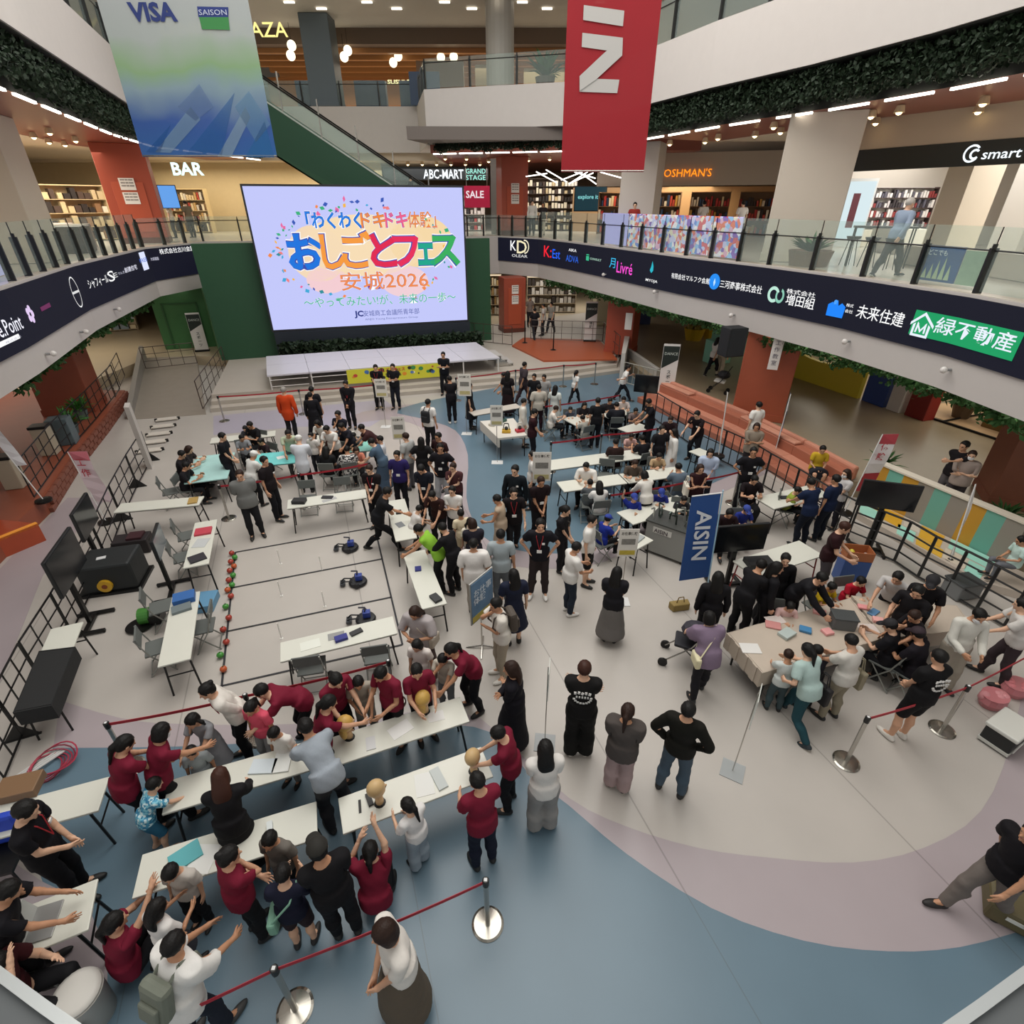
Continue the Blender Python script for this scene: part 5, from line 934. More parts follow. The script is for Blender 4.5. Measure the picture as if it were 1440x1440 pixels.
def cutz(d,p,lo,hi): return np.maximum(d,np.maximum(lo-p[...,2],p[...,2]-hi))
def topf(kind):
    L={'tee':(.018,.86,.72,0),'polo':(.016,.84,.66,0),'over':(.04,.80,.95,0),'long':(.018,.86,2,0),'coat':(.035,.66,2,1),'vest':(.02,.84,0,0),'dress':(.018,.42,.7,2),'robe':(.025,.38,2,2)}[kind]; g,hem,sl,fl=L
    def f(p):
        d=torso(p,g); 
        if sl:
            gs=g*1.15+.004
            def arm(q):
                if sl<2: e=SHr+(ELr-SHr)*sl; return cap_(q,SHr,e,.056+gs,.052+gs)
                return smin([cap_(q,SHr,ELr,.054+gs,.045+gs*.8),cap_(q,ELr,ELr+(WRr-ELr)*.93,.045+gs*.8,.032+gs*.8)],.02)
            a=side(arm)(p)
            if sl<2:
                ax=(ELr-SHr)/np.linalg.norm(ELr-SHr); a=np.maximum(a,(np.stack([abs(p[...,0]),p[...,1],p[...,2]],-1)-SHr)@ax-.27*sl-.0)
            d=smn(d,a,.035)
        if not fl: d=smn(d,np.maximum((np.sqrt((p[...,0]/1.33)**2+(p[...,1]+.005)**2)-(.128+g*.9)),abs(p[...,2]-.93)-.15),.04)
        if fl==1: d=smn(d,ell(p,(0,0,.82),(.185,.14,.3)),.04)
        if fl==2:
            t=np.clip((1.05-p[...,2])/.65,0,1); r=.14+.13*t; d=smn(d,np.sqrt(p[...,0]**2+(p[...,1]*1.2)**2)*.95-r+np.maximum(0,p[...,2]-1.08)*2,.03)
        if g>.03 and not fl: d=smn(d,ell(p,(0,-.005,1.0),(.17,.125,.22)),.05)
        return cutz(d+wr(p),p,hem,1.455)
    return f
def botf(kind):
    g,lo={'pants':(.014,.075),'slim':(.007,.09),'wide':(.035,.06),'shorts':(.025,.5),'skirt':(0,.5),'longskirt':(0,.17)}[kind]
    def f(p):
        hips=smin([ell(p,(0,-.005,.93),(.163,.12,.13)),ell(p,(0,0,1.0),(.14,.1,.1))],.03)
        if 'skirt' in kind: t=np.clip((1.02-p[...,2])/.8,0,1); d=smn(hips,np.maximum(np.sqrt(p[...,0]**2+(p[...,1]*1.15)**2)*.95-.135-.13*t**.8,p[...,2]-1.02),.02)
        else:
            fl=.03*np.clip((.5-p[...,2])/.45,0,1) if kind=='wide' else (.008*np.clip((.5-p[...,2])/.45,0,1))
            d=smn(hips,legs(p,g)-fl,.03)
        return cutz(d+wr(p,.003),p,lo,1.03)
    return f
def hairf(kind):
    def f(p):
        q=p-np.array(HC); c=ell(q,(0,-.016,.026),(.088,.103,.097))+.003*np.sin(q[...,0]*150+q[...,1]*60)+.002*np.sin(q[...,2]*160+q[...,0]*90)
        face=ell(q,(0,.1,-.022),(.068,.07,.086)); lowcut=-.055 if kind in('short','cap') else -.10
        sides=smin([side(lambda r:ell(r,(.07,-.02,-.045),(.03,.058,.08)))(q),ell(q,(0,-.07,-.055),(.07,.045,.08))],.03)
        d=c
        if kind in('bob','long','pony','bun','tails'): d=smn(d,sides if kind in('bob','long') else ell(q,(0,-.06,-.03),(.07,.05,.06)),.03)
        d=np.maximum(d,-(face)); d=np.maximum(d,lowcut+-0*q[...,2]-q[...,2]+(q[...,1]>.03)*.03)
        if kind=='long': d=smn(d,np.maximum(ell(q,(0,-.085,-.17),(.105,.05,.2)),-(ell(q,(0,.06,-.12),(.07,.09,.12)))),.03)
        if kind=='pony': d=smn(d,smin([cap_(q,(0,-.1,.04),(0,-.135,-.02),.03,.034),cap_(q,(0,-.135,-.02),(0,-.115,-.25),.036,.014)],.02),.015)
        if kind=='bun': d=smn(d,ell(q,(0,-.1,.075),(.04,.04,.036)),.01)
        if kind=='tails': d=smn(d,side(lambda r:smin([cap_(r,(.085,-.03,.0),(.12,-.03,-.05),.024,.028),cap_(r,(.12,-.03,-.05),(.11,-.02,-.17),.028,.012)],.02))(q),.01)
        return d
    return f
def capf(p):
    q=p-np.array(HC); d=np.maximum(ell(q,(0,-.012,.028),(.1,.113,.108)),.035-q[...,2]); b=np.maximum(ell(q,(0,.1,.04),(.075,.09,.03)),-(ell(q,(0,.1,.02),(.075,.09,.03)))); return np.minimum(d,b)
def hatf(p):
    q=p-np.array(HC); return np.minimum(np.maximum(ell(q,(0,-.012,.028),(.1,.113,.1)),.03-q[...,2]),np.maximum(np.sqrt(q[...,0]**2+q[...,1]**2)-.16,abs(q[...,2]-.035-.0)-.012))
def shoef(s): 
    return lambda p: np.maximum(smin([ell(p,(s*.097,.055,.035),(.05,.145,.045)),cap_(p,(s*.095,-.03,.04),(s*.095,-.015,.085),.042,.044)],.03),.0-p[...,2])
TPL={}
BX={'body':((-.57,-.17,-.02),(.57,.22,1.56)),'head':((-.13,-.14,1.4),(.13,.16,1.72))}
def tpl(kind,lod):
    k=(kind,lod)
    if k in TPL: return TPL[k]
    if kind=='body':
        c=(.026,.0325,.042)[lod]; V0,F0=nets(bodyf,*BX['body'],c); w=weights(V0,list(range(15))); Vs=[V0];Fs=[F0];Ws=[w]; Ms=[np.zeros(len(F0),int)]
        V1,F1=nets(headf,*BX['head'],(.0125,.018,.024)[lod]); w1=np.zeros((len(V1),15)); t=np.clip((V1[:,2]-1.42)/.07,0,1); w1[:,2]=t; w1[:,1]=1-t
        cen=V1[F1].mean(1)-np.array(HC); m=np.zeros(len(F1),int); m[(abs(abs(cen[:,0])-.032)<.013)&(abs(cen[:,2]-.002)<.009)&(cen[:,1]>.06)]=1; m[(abs(cen[:,0])<.022)&(abs(cen[:,2]+.062)<.008)&(cen[:,1]>.07)]=2
        n=len(V0); Vs.append(V1);Fs.append(F1+n);Ws.append(w1);Ms.append(m); n+=len(V1)
        V2,F2=nets(handf((1,1.35,1.6)[lod]),WRr-(.06,.07,.17),WRr+(.19,.1,.06),(.0092,.0132,.0165)[lod])
        for s in (1,-1):
            Vh=V2*np.array((s,1,1)); Fh=F2 if s>0 else F2[:,::-1]; w2=np.zeros((len(Vh),15)); t=np.clip(((Vh*np.array((s,1,1))-WRr)@((HDr-WRr)/.17)+.03)/.04,0,1); w2[:,7 if s>0 else 8]=t; w2[:,5 if s>0 else 6]=1-t
            Vs.append(Vh);Fs.append(Fh+n);Ws.append(w2);Ms.append(np.zeros(len(Fh),int)); n+=len(Vh)
        r=(np.concatenate(Vs),np.concatenate(Fs),np.concatenate(Ws),np.concatenate(Ms))
    elif kind.startswith('top_'):
        s=kind[4:]; V,F=nets(topf(s),(-.6,-.34,.36),(.6,.34,1.52),(.0225,.030,.039)[lod]); bn=[0,1,3,4,5,6] if s not in('dress','robe','coat') else [0,1,3,4,5,6,9,10]
        w=weights(V,bn,5); r=(V,F,skirtw(V,w) if s in('dress','robe') else w,np.zeros(len(F),int))
    elif kind.startswith('bot_'):
        s=kind[4:]; V,F=nets(botf(s),(-.34,-.32,.02),(.34,.32,1.06),(.0225,.030,.039)[lod]); w=weights(V,[0,9,10,11,12],6)
        r=(V,F,skirtw(V,w) if 'skirt' in s else w,np.zeros(len(F),int))
    elif kind.startswith('hair_'):
        V,F=nets(hairf(kind[5:]),(-.16,-.22,1.16),(.16,.16,1.76),(.0142,.020,.025)[lod]); w=np.zeros((len(V),15)); t=np.clip((V[:,2]-1.36)/.12,0,1) if kind=='hair_long' else np.ones(len(V)); w[:,2]=t; w[:,1]=1-t; r=(V,F,w,np.zeros(len(F),int))
    elif kind in('cap','hat'):
        V,F=nets(capf if kind=='cap' else hatf,(-.2,-.2,1.55),(.2,.24,1.78),(.013,.018,.022)[lod]); w=np.zeros((len(V),15)); w[:,2]=1; r=(V,F,w,np.zeros(len(F),int))
    elif kind in('shoeR','shoeL'):
        s=1 if kind=='shoeR' else -1; V,F=nets(shoef(s),(min(0,s*.18),-.12,-.02),(max(0,s*.18),.24,.15),(.015,.021,.028)[lod]); w=np.zeros((len(V),15)); w[:,13 if s>0 else 14]=1
        m=(V[F].mean(1)[:,2]<.02).astype(int); r=(V,F,w,m)
    TPL[k]=r; return r
def skirtw(V,w):
    z=V[:,2]; t=np.clip((.95-z)/.2,0,1); s=1/(1+np.exp(-V[:,0]/.05)); k=np.clip((.5-z)/.1,0,1); n=np.zeros_like(w); n[:,9]=s*t*(1-k); n[:,10]=(1-s)*t*(1-k); n[:,11]=s*t*k; n[:,12]=(1-s)*t*k
    return w*(1-t[:,None])+n
def mrot(a,b):
    a=a/np.linalg.norm(a);b=b/np.linalg.norm(b);v=np.cross(a,b);c=a@b
    if c<-.9999: v=np.cross(a,(1,0,.01)); v/=np.linalg.norm(v); return 2*np.outer(v,v)-np.eye(3)
    K=np.array([[0,-v[2],v[1]],[v[2],0,-v[0]],[-v[1],v[0],0]]); return np.eye(3)+K+K@K/(1+c)
def ik(a,t,l1,l2,pole):
    d=t-a; L=np.linalg.norm(d); L2=min(max(L,abs(l1-l2)+.03),l1+l2-.004); u=d/L; t=a+u*L2; x=(l1*l1-l2*l2+L2*L2)/(2*L2); h=math.sqrt(max(l1*l1-x*x,1e-8))
    pp=np.array(pole,float); pp-=u*(pp@u); pp/=np.linalg.norm(pp)+1e-9; return a+u*x+pp*h,t
# pose: lean, hip height, right/left hand, right/left foot (x,y), head pitch, head yaw, right/left elbow hint
D2=(.5,-.6,-.6)
POSES={
'stand':(.02,.90,(.25,.04,.80),None,(.10,.02),None,.12,0),
'behind':(.0,.90,(.06,-.17,.93),None,(.11,.02),None,.1,0),
'clasp':(.05,.90,(.045,.2,.93),None,(.10,.02),None,.25,0),
'cross':(.02,.90,(-.1,.19,1.16),(.11,.17,1.12),(.12,.02),(-.11,.0),.12,0),
'hips':(.0,.90,(.185,.02,1.0),None,(.14,.02),None,.05,0),
'phone':(.05,.90,(.05,.27,1.14),None,(.10,.02),None,.5,0),
'hold':(.06,.90,(.14,.33,1.05),None,(.11,.02),None,.35,0),
'table':(.38,.89,(.15,.55,.86),None,(.12,0),None,.5,0),
'lean':(.62,.88,(.17,.66,.80),None,(.14,-.03),(-.12,-.12),.4,0),
'bend':(1.05,.87,(.14,.72,.78),None,(.14,-.05),None,.1,0),
'reach':(.3,.90,(.12,.62,.98),(-.2,.2,.9),(.12,.1),(-.12,-.2),.4,0),
'stride':(.45,.78,(.12,.62,.86),(-.22,.2,.85),(.13,.32),(-.13,-.34),.35,0),
'walk':(.08,.87,(.24,-.17,.88),(-.24,.22,.9),(.08,.28),(-.08,-.27),.1,0),
'run':(.3,.82,(.25,-.2,1.05),(-.2,.3,1.15),(.08,.36),(-.08,-.36),.05,0),
'point':(.05,.90,(.3,.65,1.35),(-.2,.1,.9),(.1,.02),None,.1,0),
'chin':(.08,.90,(.03,.13,1.40),(.1,.2,1.08),(.1,.02),None,.2,0),
'up':(.05,.90,(.3,.2,1.8),(-.2,.35,.9),(.1,.02),None,.0,0),
'sit':(.22,.47,(.13,.42,.80),None,(.12,.40),None,.45,0),
'sitlap':(.1,.47,(.11,.28,.60),None,(.12,.42),None,.35,0),
'situp':(.1,.47,(.32,.15,1.38),(-.12,.4,.78),(.12,.4),None,.1,0),
'squat':(.35,.24,(.14,.46,.72),None,(.16,.16),(-.14,.2),.15,0),
'kneel':(.3,.45,(.14,.5,.75),None,(.12,.3),(-.12,-.1),.3,0),
'push':(.25,.90,(.17,.48,.98),None,(.12,.12),(-.12,-.15),.2,0)}
SKIN=[mat('#c99a7c',.55),mat('#b98868',.55),mat('#d6ab8e',.55)]; EYE=mat('#1d1512',.3); LIP=mat('#a8625a',.5); HAIRC={'k':mat('#12100f',.55,spec=.25,bump=.3,scale=60),'b':mat('#2b1b14',.55,spec=.25,bump=.3,scale=60),'r':mat('#3a2017',.55,spec=.25),'g':mat('#8b8680',.5),'w':mat('#b8b3ac',.5)}
def meshobj(name,V,F,Mi,mats,parent):
    me=bpy.data.meshes.new(name); n=len(F); me.vertices.add(len(V)); me.vertices.foreach_set('co',V.astype(np.float32).ravel()); me.loops.add(4*n); me.loops.foreach_set('vertex_index',F.astype(np.int32).ravel()); me.polygons.add(n)
    me.polygons.foreach_set('loop_start',np.arange(0,4*n,4,dtype=np.int32)); me.polygons.foreach_set('use_smooth',np.ones(n,bool))
    for m in mats: me.materials.append(m)
    if Mi is not None: me.polygons.foreach_set('material_index',Mi.astype(np.int32))
    me.update(calc_edges=True); o=bpy.data.objects.new(name,me); COL.objects.link(o); o.parent=parent; return o
PN=0
def person(hx,hy,face,pose,h,top,bot,hair,label,shoe='#1a1a1a',z=0,lod=None,badge='',cap='',tw=0,yaw=None,pitch=None,R=None,L=None,group=None,skin=None,lean=None,mask=0,xy=None,pr=''):
    """top/bot = 'kind#colour' ; hair = 'kind+letter' ; hx,hy = where the head shows in the photograph"""
    global PN; PN+=1; rr=random.Random(PN)
    P=POSES[pose]; le,hz,rh,lh,rf,lf,hp,hyaw=P; le=le if lean is None else lean
    if R: rh=R
    if L: lh=L
    elif lh is None: lh=(-rh[0],rh[1],rh[2]) if not R else (-abs(POSES[pose][2][0]),)+POSES[pose][2][1:]
    if lf is None: lf=(-rf[0],rf[1])
    hp=hp if pitch is None else pitch; hyaw=(yaw if yaw is not None else rr.uniform(-.25,.25)); j=lambda a:rr.uniform(-a,a)
    s=h/1.70
    if pose.startswith('sit') and s<.93 and z==0: z=.46*(1-s)*.9
    hf=1+max(0,1.62-h)*.42
    if lod is None: lod=0 if hy>930 else (1 if hy>720 else 2)
    Rp=rotm(-le*.35,0,tw*.3); Pp=np.array((0,-.0-le*.10,hz))
    if hz<.6: Rp=rotm(.05,0,0); Pp=np.array((0,0,hz))
    Rc=rotm(-le-j(.03),j(.03),tw); Jc=Pp+Rp@np.array((0,0,.10)); Rh=Rc@rotm(0,0,0); Rh=rotm(-max(hp,le*.5)+0,0,hyaw+tw)
    Tm=[None]*15; c10=np.array((0,0,1.0)); Tm[0]=(Rp,np.array((0,0,.90)),Pp); Tm[1]=(Rc,c10,Jc); Jh=Jc+Rc@np.array((0,-.0,.46)); Tm[2]=(Rh,np.array((0,0,1.46)),Jh)
    for k,sg in ((0,1),(1,-1)):
        S0,E0,W0,H0=[v if sg>0 else mir(v) for v in (SHr,ELr,WRr,HDr)]; Js=Jc+Rc@(S0-c10); tgt=np.array(rh if sg>0 else lh,float)+np.array((j(.02),j(.02),j(.02)))
        if s<.85 and hz>.6 and pose in('table','lean','reach','phone','hold'): tgt[2]+=(.1 if pose!='phone' else 0)
        pole=(sg*1.0,-.3,-.5) if pose in('hips','cross','phone','chin') else (sg*.5,-.5,-.8)
        el,tg=ik(Js,tgt,.27,.24,pole); R1=mrot(Rc@(E0-S0),el-Js)@Rc; R2_=mrot(R1@(W0-E0),tg-el)@R1
        Tm[3+k]=(R1,S0,Js);Tm[5+k]=(R2_,E0,el);Tm[7+k]=(R2_@rotm(0,0,0),W0,tg)
        Hp,K0,A0=[v if sg>0 else mir(v) for v in (HPr,KNr,ANr)]; Jp=Pp+Rp@(Hp-np.array((0,0,.90))); f=(rf if sg>0 else lf); ft=np.array((f[0]+j(.015),f[1]+j(.03),.085))
        kn,ft=ik(Jp,ft,.4203,.3956,(sg*.12,1,.1)); R3=mrot(Rp@(K0-Hp),kn-Jp)@Rp; R4=mrot(R3@(A0-K0),ft-kn)@R3
        Tm[9+k]=(R3,Hp,Jp);Tm[11+k]=(R4,K0,kn);Tm[13+k]=(rotm((-.5 if (f[1]<-.2) else 0),0,-sg*.15),A0,ft)
    mn=min(Tm[13][2][2],Tm[14][2][2])-.085
    for i in range(15): a,b,c=Tm[i]; Tm[i]=(a,b,c-np.array((0,0,mn)))
    Jh=Tm[2][2]; hc=Jh+hf*(Rh@(np.array(HC)-np.array((0,0,1.46)))); fr=RD(face); Rz=rotm(0,0,fr)
    if xy is None: g=G(hx,hy,z+hc[2]*s); o2=Rz@(hc*s); loc=(g[0]-o2[0],g[1]-o2[1],z)
    else: loc=(xy[0],xy[1],z)
    root=thing('person',label,'person',loc,fr,group)
    def put_(kind,name,mats,scalehead=False):
        V,F,w,m=tpl(kind,lod); O=np.zeros_like(V)
        for i in range(15):
            if w[:,i].any():
                A,b,c=Tm[i]; X=V-b
                if i==2: X=X*np.array((hf,hf,hf))
                O+=w[:,i:i+1]*(X@A.T+c)
        return meshobj(name,O*s,F,m if len(mats)>1 else None,mats,root)
    sk=SKIN[rr.randrange(3)] if skin is None else skin
    put_('body','body',[sk,EYE,LIP])
    tk,tc=top.split('#'); bk,bc=bot.split('#') if bot else ('','')
    nm={'tee':'shirt','polo':'polo_shirt','over':'loose_shirt','long':'long_sleeved_top','coat':'coat','vest':'waistcoat','dress':'dress','robe':'long_dress'}[tk]
    if pr: M1=pr
    else: M1=mat('#'+tc,.8,var=.05,scale=30,bump=.15,spec=.2)
    put_('top_'+tk,nm,[M1])
    if bk: put_('bot_'+bk,{'pants':'trousers','slim':'trousers','wide':'wide_trousers','shorts':'shorts','skirt':'skirt','longskirt':'long_skirt'}[bk],[mat('#'+bc,.8,var=.05,scale=30,bump=.15,spec=.2)])
    if hair: put_('hair_'+hair[:-1],'hair',[HAIRC[hair[-1]]])
    sm=mat(shoe,.6)
    put_('shoeR','shoe',[sm,mat('#d8d4cc',.7)]); put_('shoeL','shoe',[sm,mat('#d8d4cc',.7)])
    if cap: put_(cap.split('#')[0],'cap' if cap[0]=='c' else 'hat',[mat('#'+cap.split('#')[1],.8)])
    T1=lambda p,i: tuple((Tm[i][0]@(np.array(p)-Tm[i][1])+Tm[i][2])*s)
    def onb(b,i,name,m,hs=1):
        A,bb,c=Tm[i]; vs=[tuple(((A@((np.array(v)-bb)*(hf if i==2 else 1)))+c)*s) for v in b.v]; me=bpy.data.meshes.new(name); me.from_pydata(vs,[],b.f); me.materials.append(m); o=bpy.data.objects.new(name,me); COL.objects.link(o); o.parent=root; return o
    if mask: onb(B().lathe([(.035,-.1),(.058,-.09),(.063,-.045),(.052,-.015)],(0,.052,HC[2]),12,.95),2,'face_mask',mat('#d9dadb' if mask==1 else '#222',.8))
    if 'n' in badge: onb(B().box((0,.148,1.1),(.09,.012,.06)),1,'name_badge',mat('#e6e4e0',.5))
    if 'l' in badge:
        b=B(); b.path([(-.055,.02,1.46),(-.06,.105,1.38),(0,.145,1.13)],.006,5); b.path([(.055,.02,1.46),(.06,.105,1.38),(0,.145,1.13)],.006,5); onb(b,1,'lanyard',mat('#a3222a',.6))
    if 'w' in badge: onb(B().box((-.07,.135,1.26),(.05,.014,.035),0),1,'chest_print',mat('#dcdad6',.6))
    if 'f' in badge:
        b=B()
        for kx in range(5): b.box((-.08+.04*kx,.148-.002*abs(kx-2),1.2),(.026,.01,.04))
        onb(b,1,'chest_lettering',mat('#e8e6e2',.6))
    if 'B' in badge:
        b=B()
        for kx in range(5): b.box((-.09+.045*kx,-.145,1.33+.01*(kx%2)),(.03,.012,.035),0,0,.2*(kx%3))
        for kx in range(5): b.box((-.07+.035*kx,-.142,1.265),(.02,.012,.025))
        for t in range(10,19): a=2*pi*t/18; b.box((.11*cos(a),-.14,1.26+.1*sin(a)),(.03,.012,.018))
        onb(b,1,'back_print',mat('#dcdad6',.6))
    if pose.startswith('sit') and z<.47 and not (0<z<.3 and s>=.95): SEATED.append((root.name,loc,face,z))
    PT.append((root,label,T1)); return root
PT=[]; SEATED=[]; BAGS={}
def bagon(kind,col,label,x=0,y=0,zz=0,parentinfo=None,name=None):
    """bags are things of their own, hung where the last person carries them"""
    root,lab,T1=PT[-1]; fr=root.rotation_euler[2]; Rz=rotm(0,0,fr); W_=lambda p,i=1: tuple(Rz@np.array(T1(p,i))+np.array(root.location)); m=mat(col,.7,var=.06,scale=12,bump=.1)
    if kind=='backpack':
        c=np.array(W_((0,-.2,1.2))); t=thing('backpack',label,'bag',tuple(c)); u=np.array(W_((0,-.2,1.4)))-c; u/=np.linalg.norm(u); xx=np.array(W_((.2,-.2,1.2)))-c; xx/=np.linalg.norm(xx); yy=np.cross(u,xx); Rm=np.stack([xx,yy,u],1)
        b=B(); b.box((0,0,0),(.28,.13,.38)); b.v=[tuple(Rm@np.array(v)+c) for v in b.v]; b.build('bag_body',m,t,bevel=.05); b=B(); b.box((0,-.075,-.05),(.2,.05,.18)); b.v=[tuple(Rm@np.array(v)*1+c) for v in b.v]; b.build('front_pocket',m,t,bevel=.02)
        for sx in (-.09,.09): B().path([W_((sx,-.15,1.36)),W_((sx,-.05,1.455)),W_((sx*1.2,.1,1.42)),W_((sx*1.3,.15,1.25)),W_((sx*1.4,.05,1.08)),W_((sx,-.15,1.04))],.014,5).build('strap',m,t)
    elif kind=='tote':
        c=np.array(W_((.26,.03,.78),0))+np.array((x,y,zz)); t=thing('tote_bag',label,'bag',tuple(c)); a=fr
        b=B(); b.box((0,0,-.05),(.09,.32,.32)); Rm=rotm(0,0,a); b.v=[tuple(Rm@np.array(v)+c) for v in b.v]; b.build('bag_body',m,t,bevel=.02)
        for sx in(-.03,.03): b=B(); b.path([(sx,-.08,.1),(sx*.5,-.04,.3),(sx*.5,.04,.3),(sx,.08,.1)],.009,5); b.v=[tuple(Rm@np.array(v)+c) for v in b.v]; b.build('handle',m,t)
    elif kind=='shoulder':
        c=np.array(W_((-.2,-.04,.92),1)); t=thing('shoulder_bag',label,'bag',tuple(c)); Rm=rotm(0,0,fr)
        b=B(); b.box((0,0,0),(.09,.26,.19)); b.v=[tuple(Rm@np.array(v)+c) for v in b.v]; b.build('bag_body',m,t,bevel=.03)
        B().path([tuple(c+Rm@np.array((0,.1,.08))),W_((-.05,.14,1.3)),W_((.13,.02,1.455)),W_((.05,-.14,1.3)),tuple(c+Rm@np.array((0,-.1,.08)))],.011,5).build('strap',m,t)
    BAGS.setdefault(root.name,[]).append(t); return t
# ---------------- the people (where the head shows, facing, pose, height, clothes)
MA='#71182e'
BP='pants#17171a'
p=person
# --- foreground left and centre: hair-dressing tables (maroon staff)
p(187,1045,-30,'table',1.62,'polo'+MA,BP,'ponyk','person in maroon polo with black ponytail, leftmost behind the front table row',lean=.25)
p(221,1030,-45,'reach',1.62,'polo'+MA,BP,'bobk','person in maroon polo reaching a hand to a small child, second from left',mask=1)
p(269,1056,-160,'stand',1.05,'tee#8d9496',BP,'shortk','small child with black hair whose chin a maroon clad helper touches',pitch=.3)
p(270,1016,170,'table',1.3,'dress#8e8f93','','tailsk','girl with two black pigtails in a pale grey pinafore dress',lean=.2,pitch=.4)
p(289,972,130,'behind',1.6,'long#d6d0c8',BP,'bunk','person in white long-sleeved shirt and black trousers with hair bun, leaning forward',lean=.35,pitch=.3,badge='l')
p(352,996,165,'stand',1.3,'tee#d35368','pants#9c9a98','ponyk','girl in coral pink t-shirt beside the front table row',pitch=.4)
p(367,972,120,'bend',1.6,'polo'+MA,BP,'shortk','person in maroon polo bent far forward over a child, near the pink girl',lean=.95)
p(385,1032,170,'stand',1.15,'tee#d9d6d0','pants#8b8781','shortk','child in white t-shirt directly left of the man in light blue shirt',pitch=.45)
p(430,1022,40,'lean',1.72,'tee#979fa8','pants#2c2c30','shortk','man in light blue shirt and dark trousers leaning deep over the front table',shoe='#1c1c1c',lean=.8)
p(463,988,-60,'reach',1.6,'polo'+MA,BP,'ponyk','person in maroon polo with long ponytail reaching to a blond mannequin head')
p(478,955,-130,'table',1.6,'polo'+MA,BP,'ponyk','person in maroon polo with ponytail standing behind the child in patterned shirt',lean=.3)
p(499,962,-165,'table',1.3,'tee#9a9286','pants#8f8a80','shortk','child in brown patterned t-shirt with cap of black hair at the mannequin head',lean=.15,R=(.12,.3,.95))
p(535,948,150,'hold',1.6,'polo'+MA,BP,'shortk','person in maroon polo standing upright behind the table beside the patterned child',pitch=.5)
p(586,944,-150,'hold',1.5,'polo'+MA,BP,'shortk','person in maroon polo with short hair holding the side of the tall blond mannequin head',pitch=.3,yaw=-.3)
p(623,928,160,'table',1.2,'tee#b9b2a4','pants#777','shortk','small child in pale floral t-shirt looking down at the blond mannequin head',lean=.1,pitch=.5)
p(632,914,120,'lean',1.62,'polo'+MA,BP,'ponyk','person in maroon polo with ponytail bent toward the tall blond mannequin head',lean=.6)
p(583,862,160,'phone',1.6,'over#a39c9c','longskirt#4c3b38','longb','woman with long dark hair in patterned grey top looking at her phone')
bagon('shoulder','#b5ab9c','beige shoulder bag of the woman with long dark hair looking at her phone')
p(586,908,170,'stand',1.25,'tee#d8d0ca','skirt#4a3a38','bobk','girl in white top in front of the woman looking at her phone',pitch=.4)
p(697,850,110,'chin',1.68,'tee#dcd6cc','pants#a69a88','shortk','man in beige trousers with backpack, hand at chin, by the poster stand',shoe='#d8d4cc')
bagon('backpack','#4b423a','dark brown backpack worn by the man in beige trousers by the poster stand')
p(718,940,80,'cross',1.65,'long#15131a','longskirt#16151a','longb','woman in long black outfit with long dark hair, arms folded, centre foreground',pitch=.2)
p(767,1052,10,'clasp',1.6,'tee#d4d0cb','wide#8b8987','longk','woman with very long black hair in white top and grey wide trousers, seen from behind')
p(700,1032,80,'table',1.55,'polo'+MA,BP,'shortk','person in maroon polo at the right end of the centre foreground table',lean=.2,R=(.1,.4,1.0))
p(671,1098,25,'hold',1.6,'polo'+MA,'pants#181c2c','shortk','person in maroon polo seen from behind holding a bald mannequin head')
p(573,1132,50,'hold',1.2,'tee#dcdad8','wide#8e9aa4','ponyk','girl in white t-shirt and pale blue jeans by the second front table',R=(.08,.34,.9))
p(521,1195,10,'squat',1.6,'polo'+MA,BP,'ponyk','person in maroon polo squatting and reaching up to a bald mannequin head',R=(.1,.3,1.15),pitch=-.1)
p(447,1195,30,'clasp',1.72,'tee#141316','pants#141418','shortk','man in black with dark cap standing behind the low front table',cap='cap#1e1c17')
p(398,1228,10,'hold',1.35,'tee#1a1c2e','shorts#2c2024','shortk','child in navy t-shirt with mint green pouch seen from behind',shoe='#222')
bagon('shoulder','#7fae98','mint green pouch hanging from the child in navy t-shirt')
p(323,1203,-40,'chin',1.58,'polo'+MA,BP,'bunk','person in maroon polo with hair bun and hand at mouth, behind the low front table',shoe='#1c1c1c')
p(379,1182,170,'stand',1.25,'tee#6b6660',BP,'shortk','child head with short black hair over the middle of the low front table',pitch=.3)
p(240,1228,180,'stand',1.2,'tee#b9b2aa',BP,'shortk','round haired small child over the left part of the low front table',pitch=.5)
p(222,1276,-20,'hold',1.2,'tee#dedad6','skirt#3a3a40','longk','girl with long black hair in white puff sleeved top and round hair clip')
p(162,1296,-30,'squat',1.6,'polo'+MA,BP,'ponyk','person in maroon polo with ponytail crouching at the lower left, arm reaching to the table',R=(.1,.45,1.05),lean=.2)
p(246,1326,-20,'push',1.62,'over#dcdad6','pants#20242f','shortk','person in white shirt with grey-green backpack, lower left foreground',shoe='#333')
bagon('backpack','#6f7468','grey-green backpack on the person in white shirt, lower left foreground')
p(310,1092,20,'table',1.58,'long#141316','longskirt#141316','longr','woman with long reddish brown hair in black leaning on the front table',lean=.3)
p(215,1100,-40,'lean',1.15,'tee#4d8fae','shorts#356f8e','shortk','small child in turquoise patterned shirt and shorts reaching onto the front table',lean=.5,shoe='#c9a58c',pr=scrapmat('turquoise_print',['#2f7fa6','#7fc4d8','#4a9cc0','#d0e8ec'],38))
p(37,1140,-70,'clasp',1.75,'polo#121116','pants#121115','shortk','tall man in black polo with lanyard at the left edge beside the blue draped chair',badge='lw',pitch=.45)
p(8,1262,-60,'table',1.6,'tee#141318',BP,'shortk','person with black hair at the left edge over the white laptop table')
p(2,1345,-80,'sit',1.65,'polo#3a1318',BP,'shortk','man in dark red shirt sitting at the lower left edge, hand raised',R=(.06,.3,1.2))
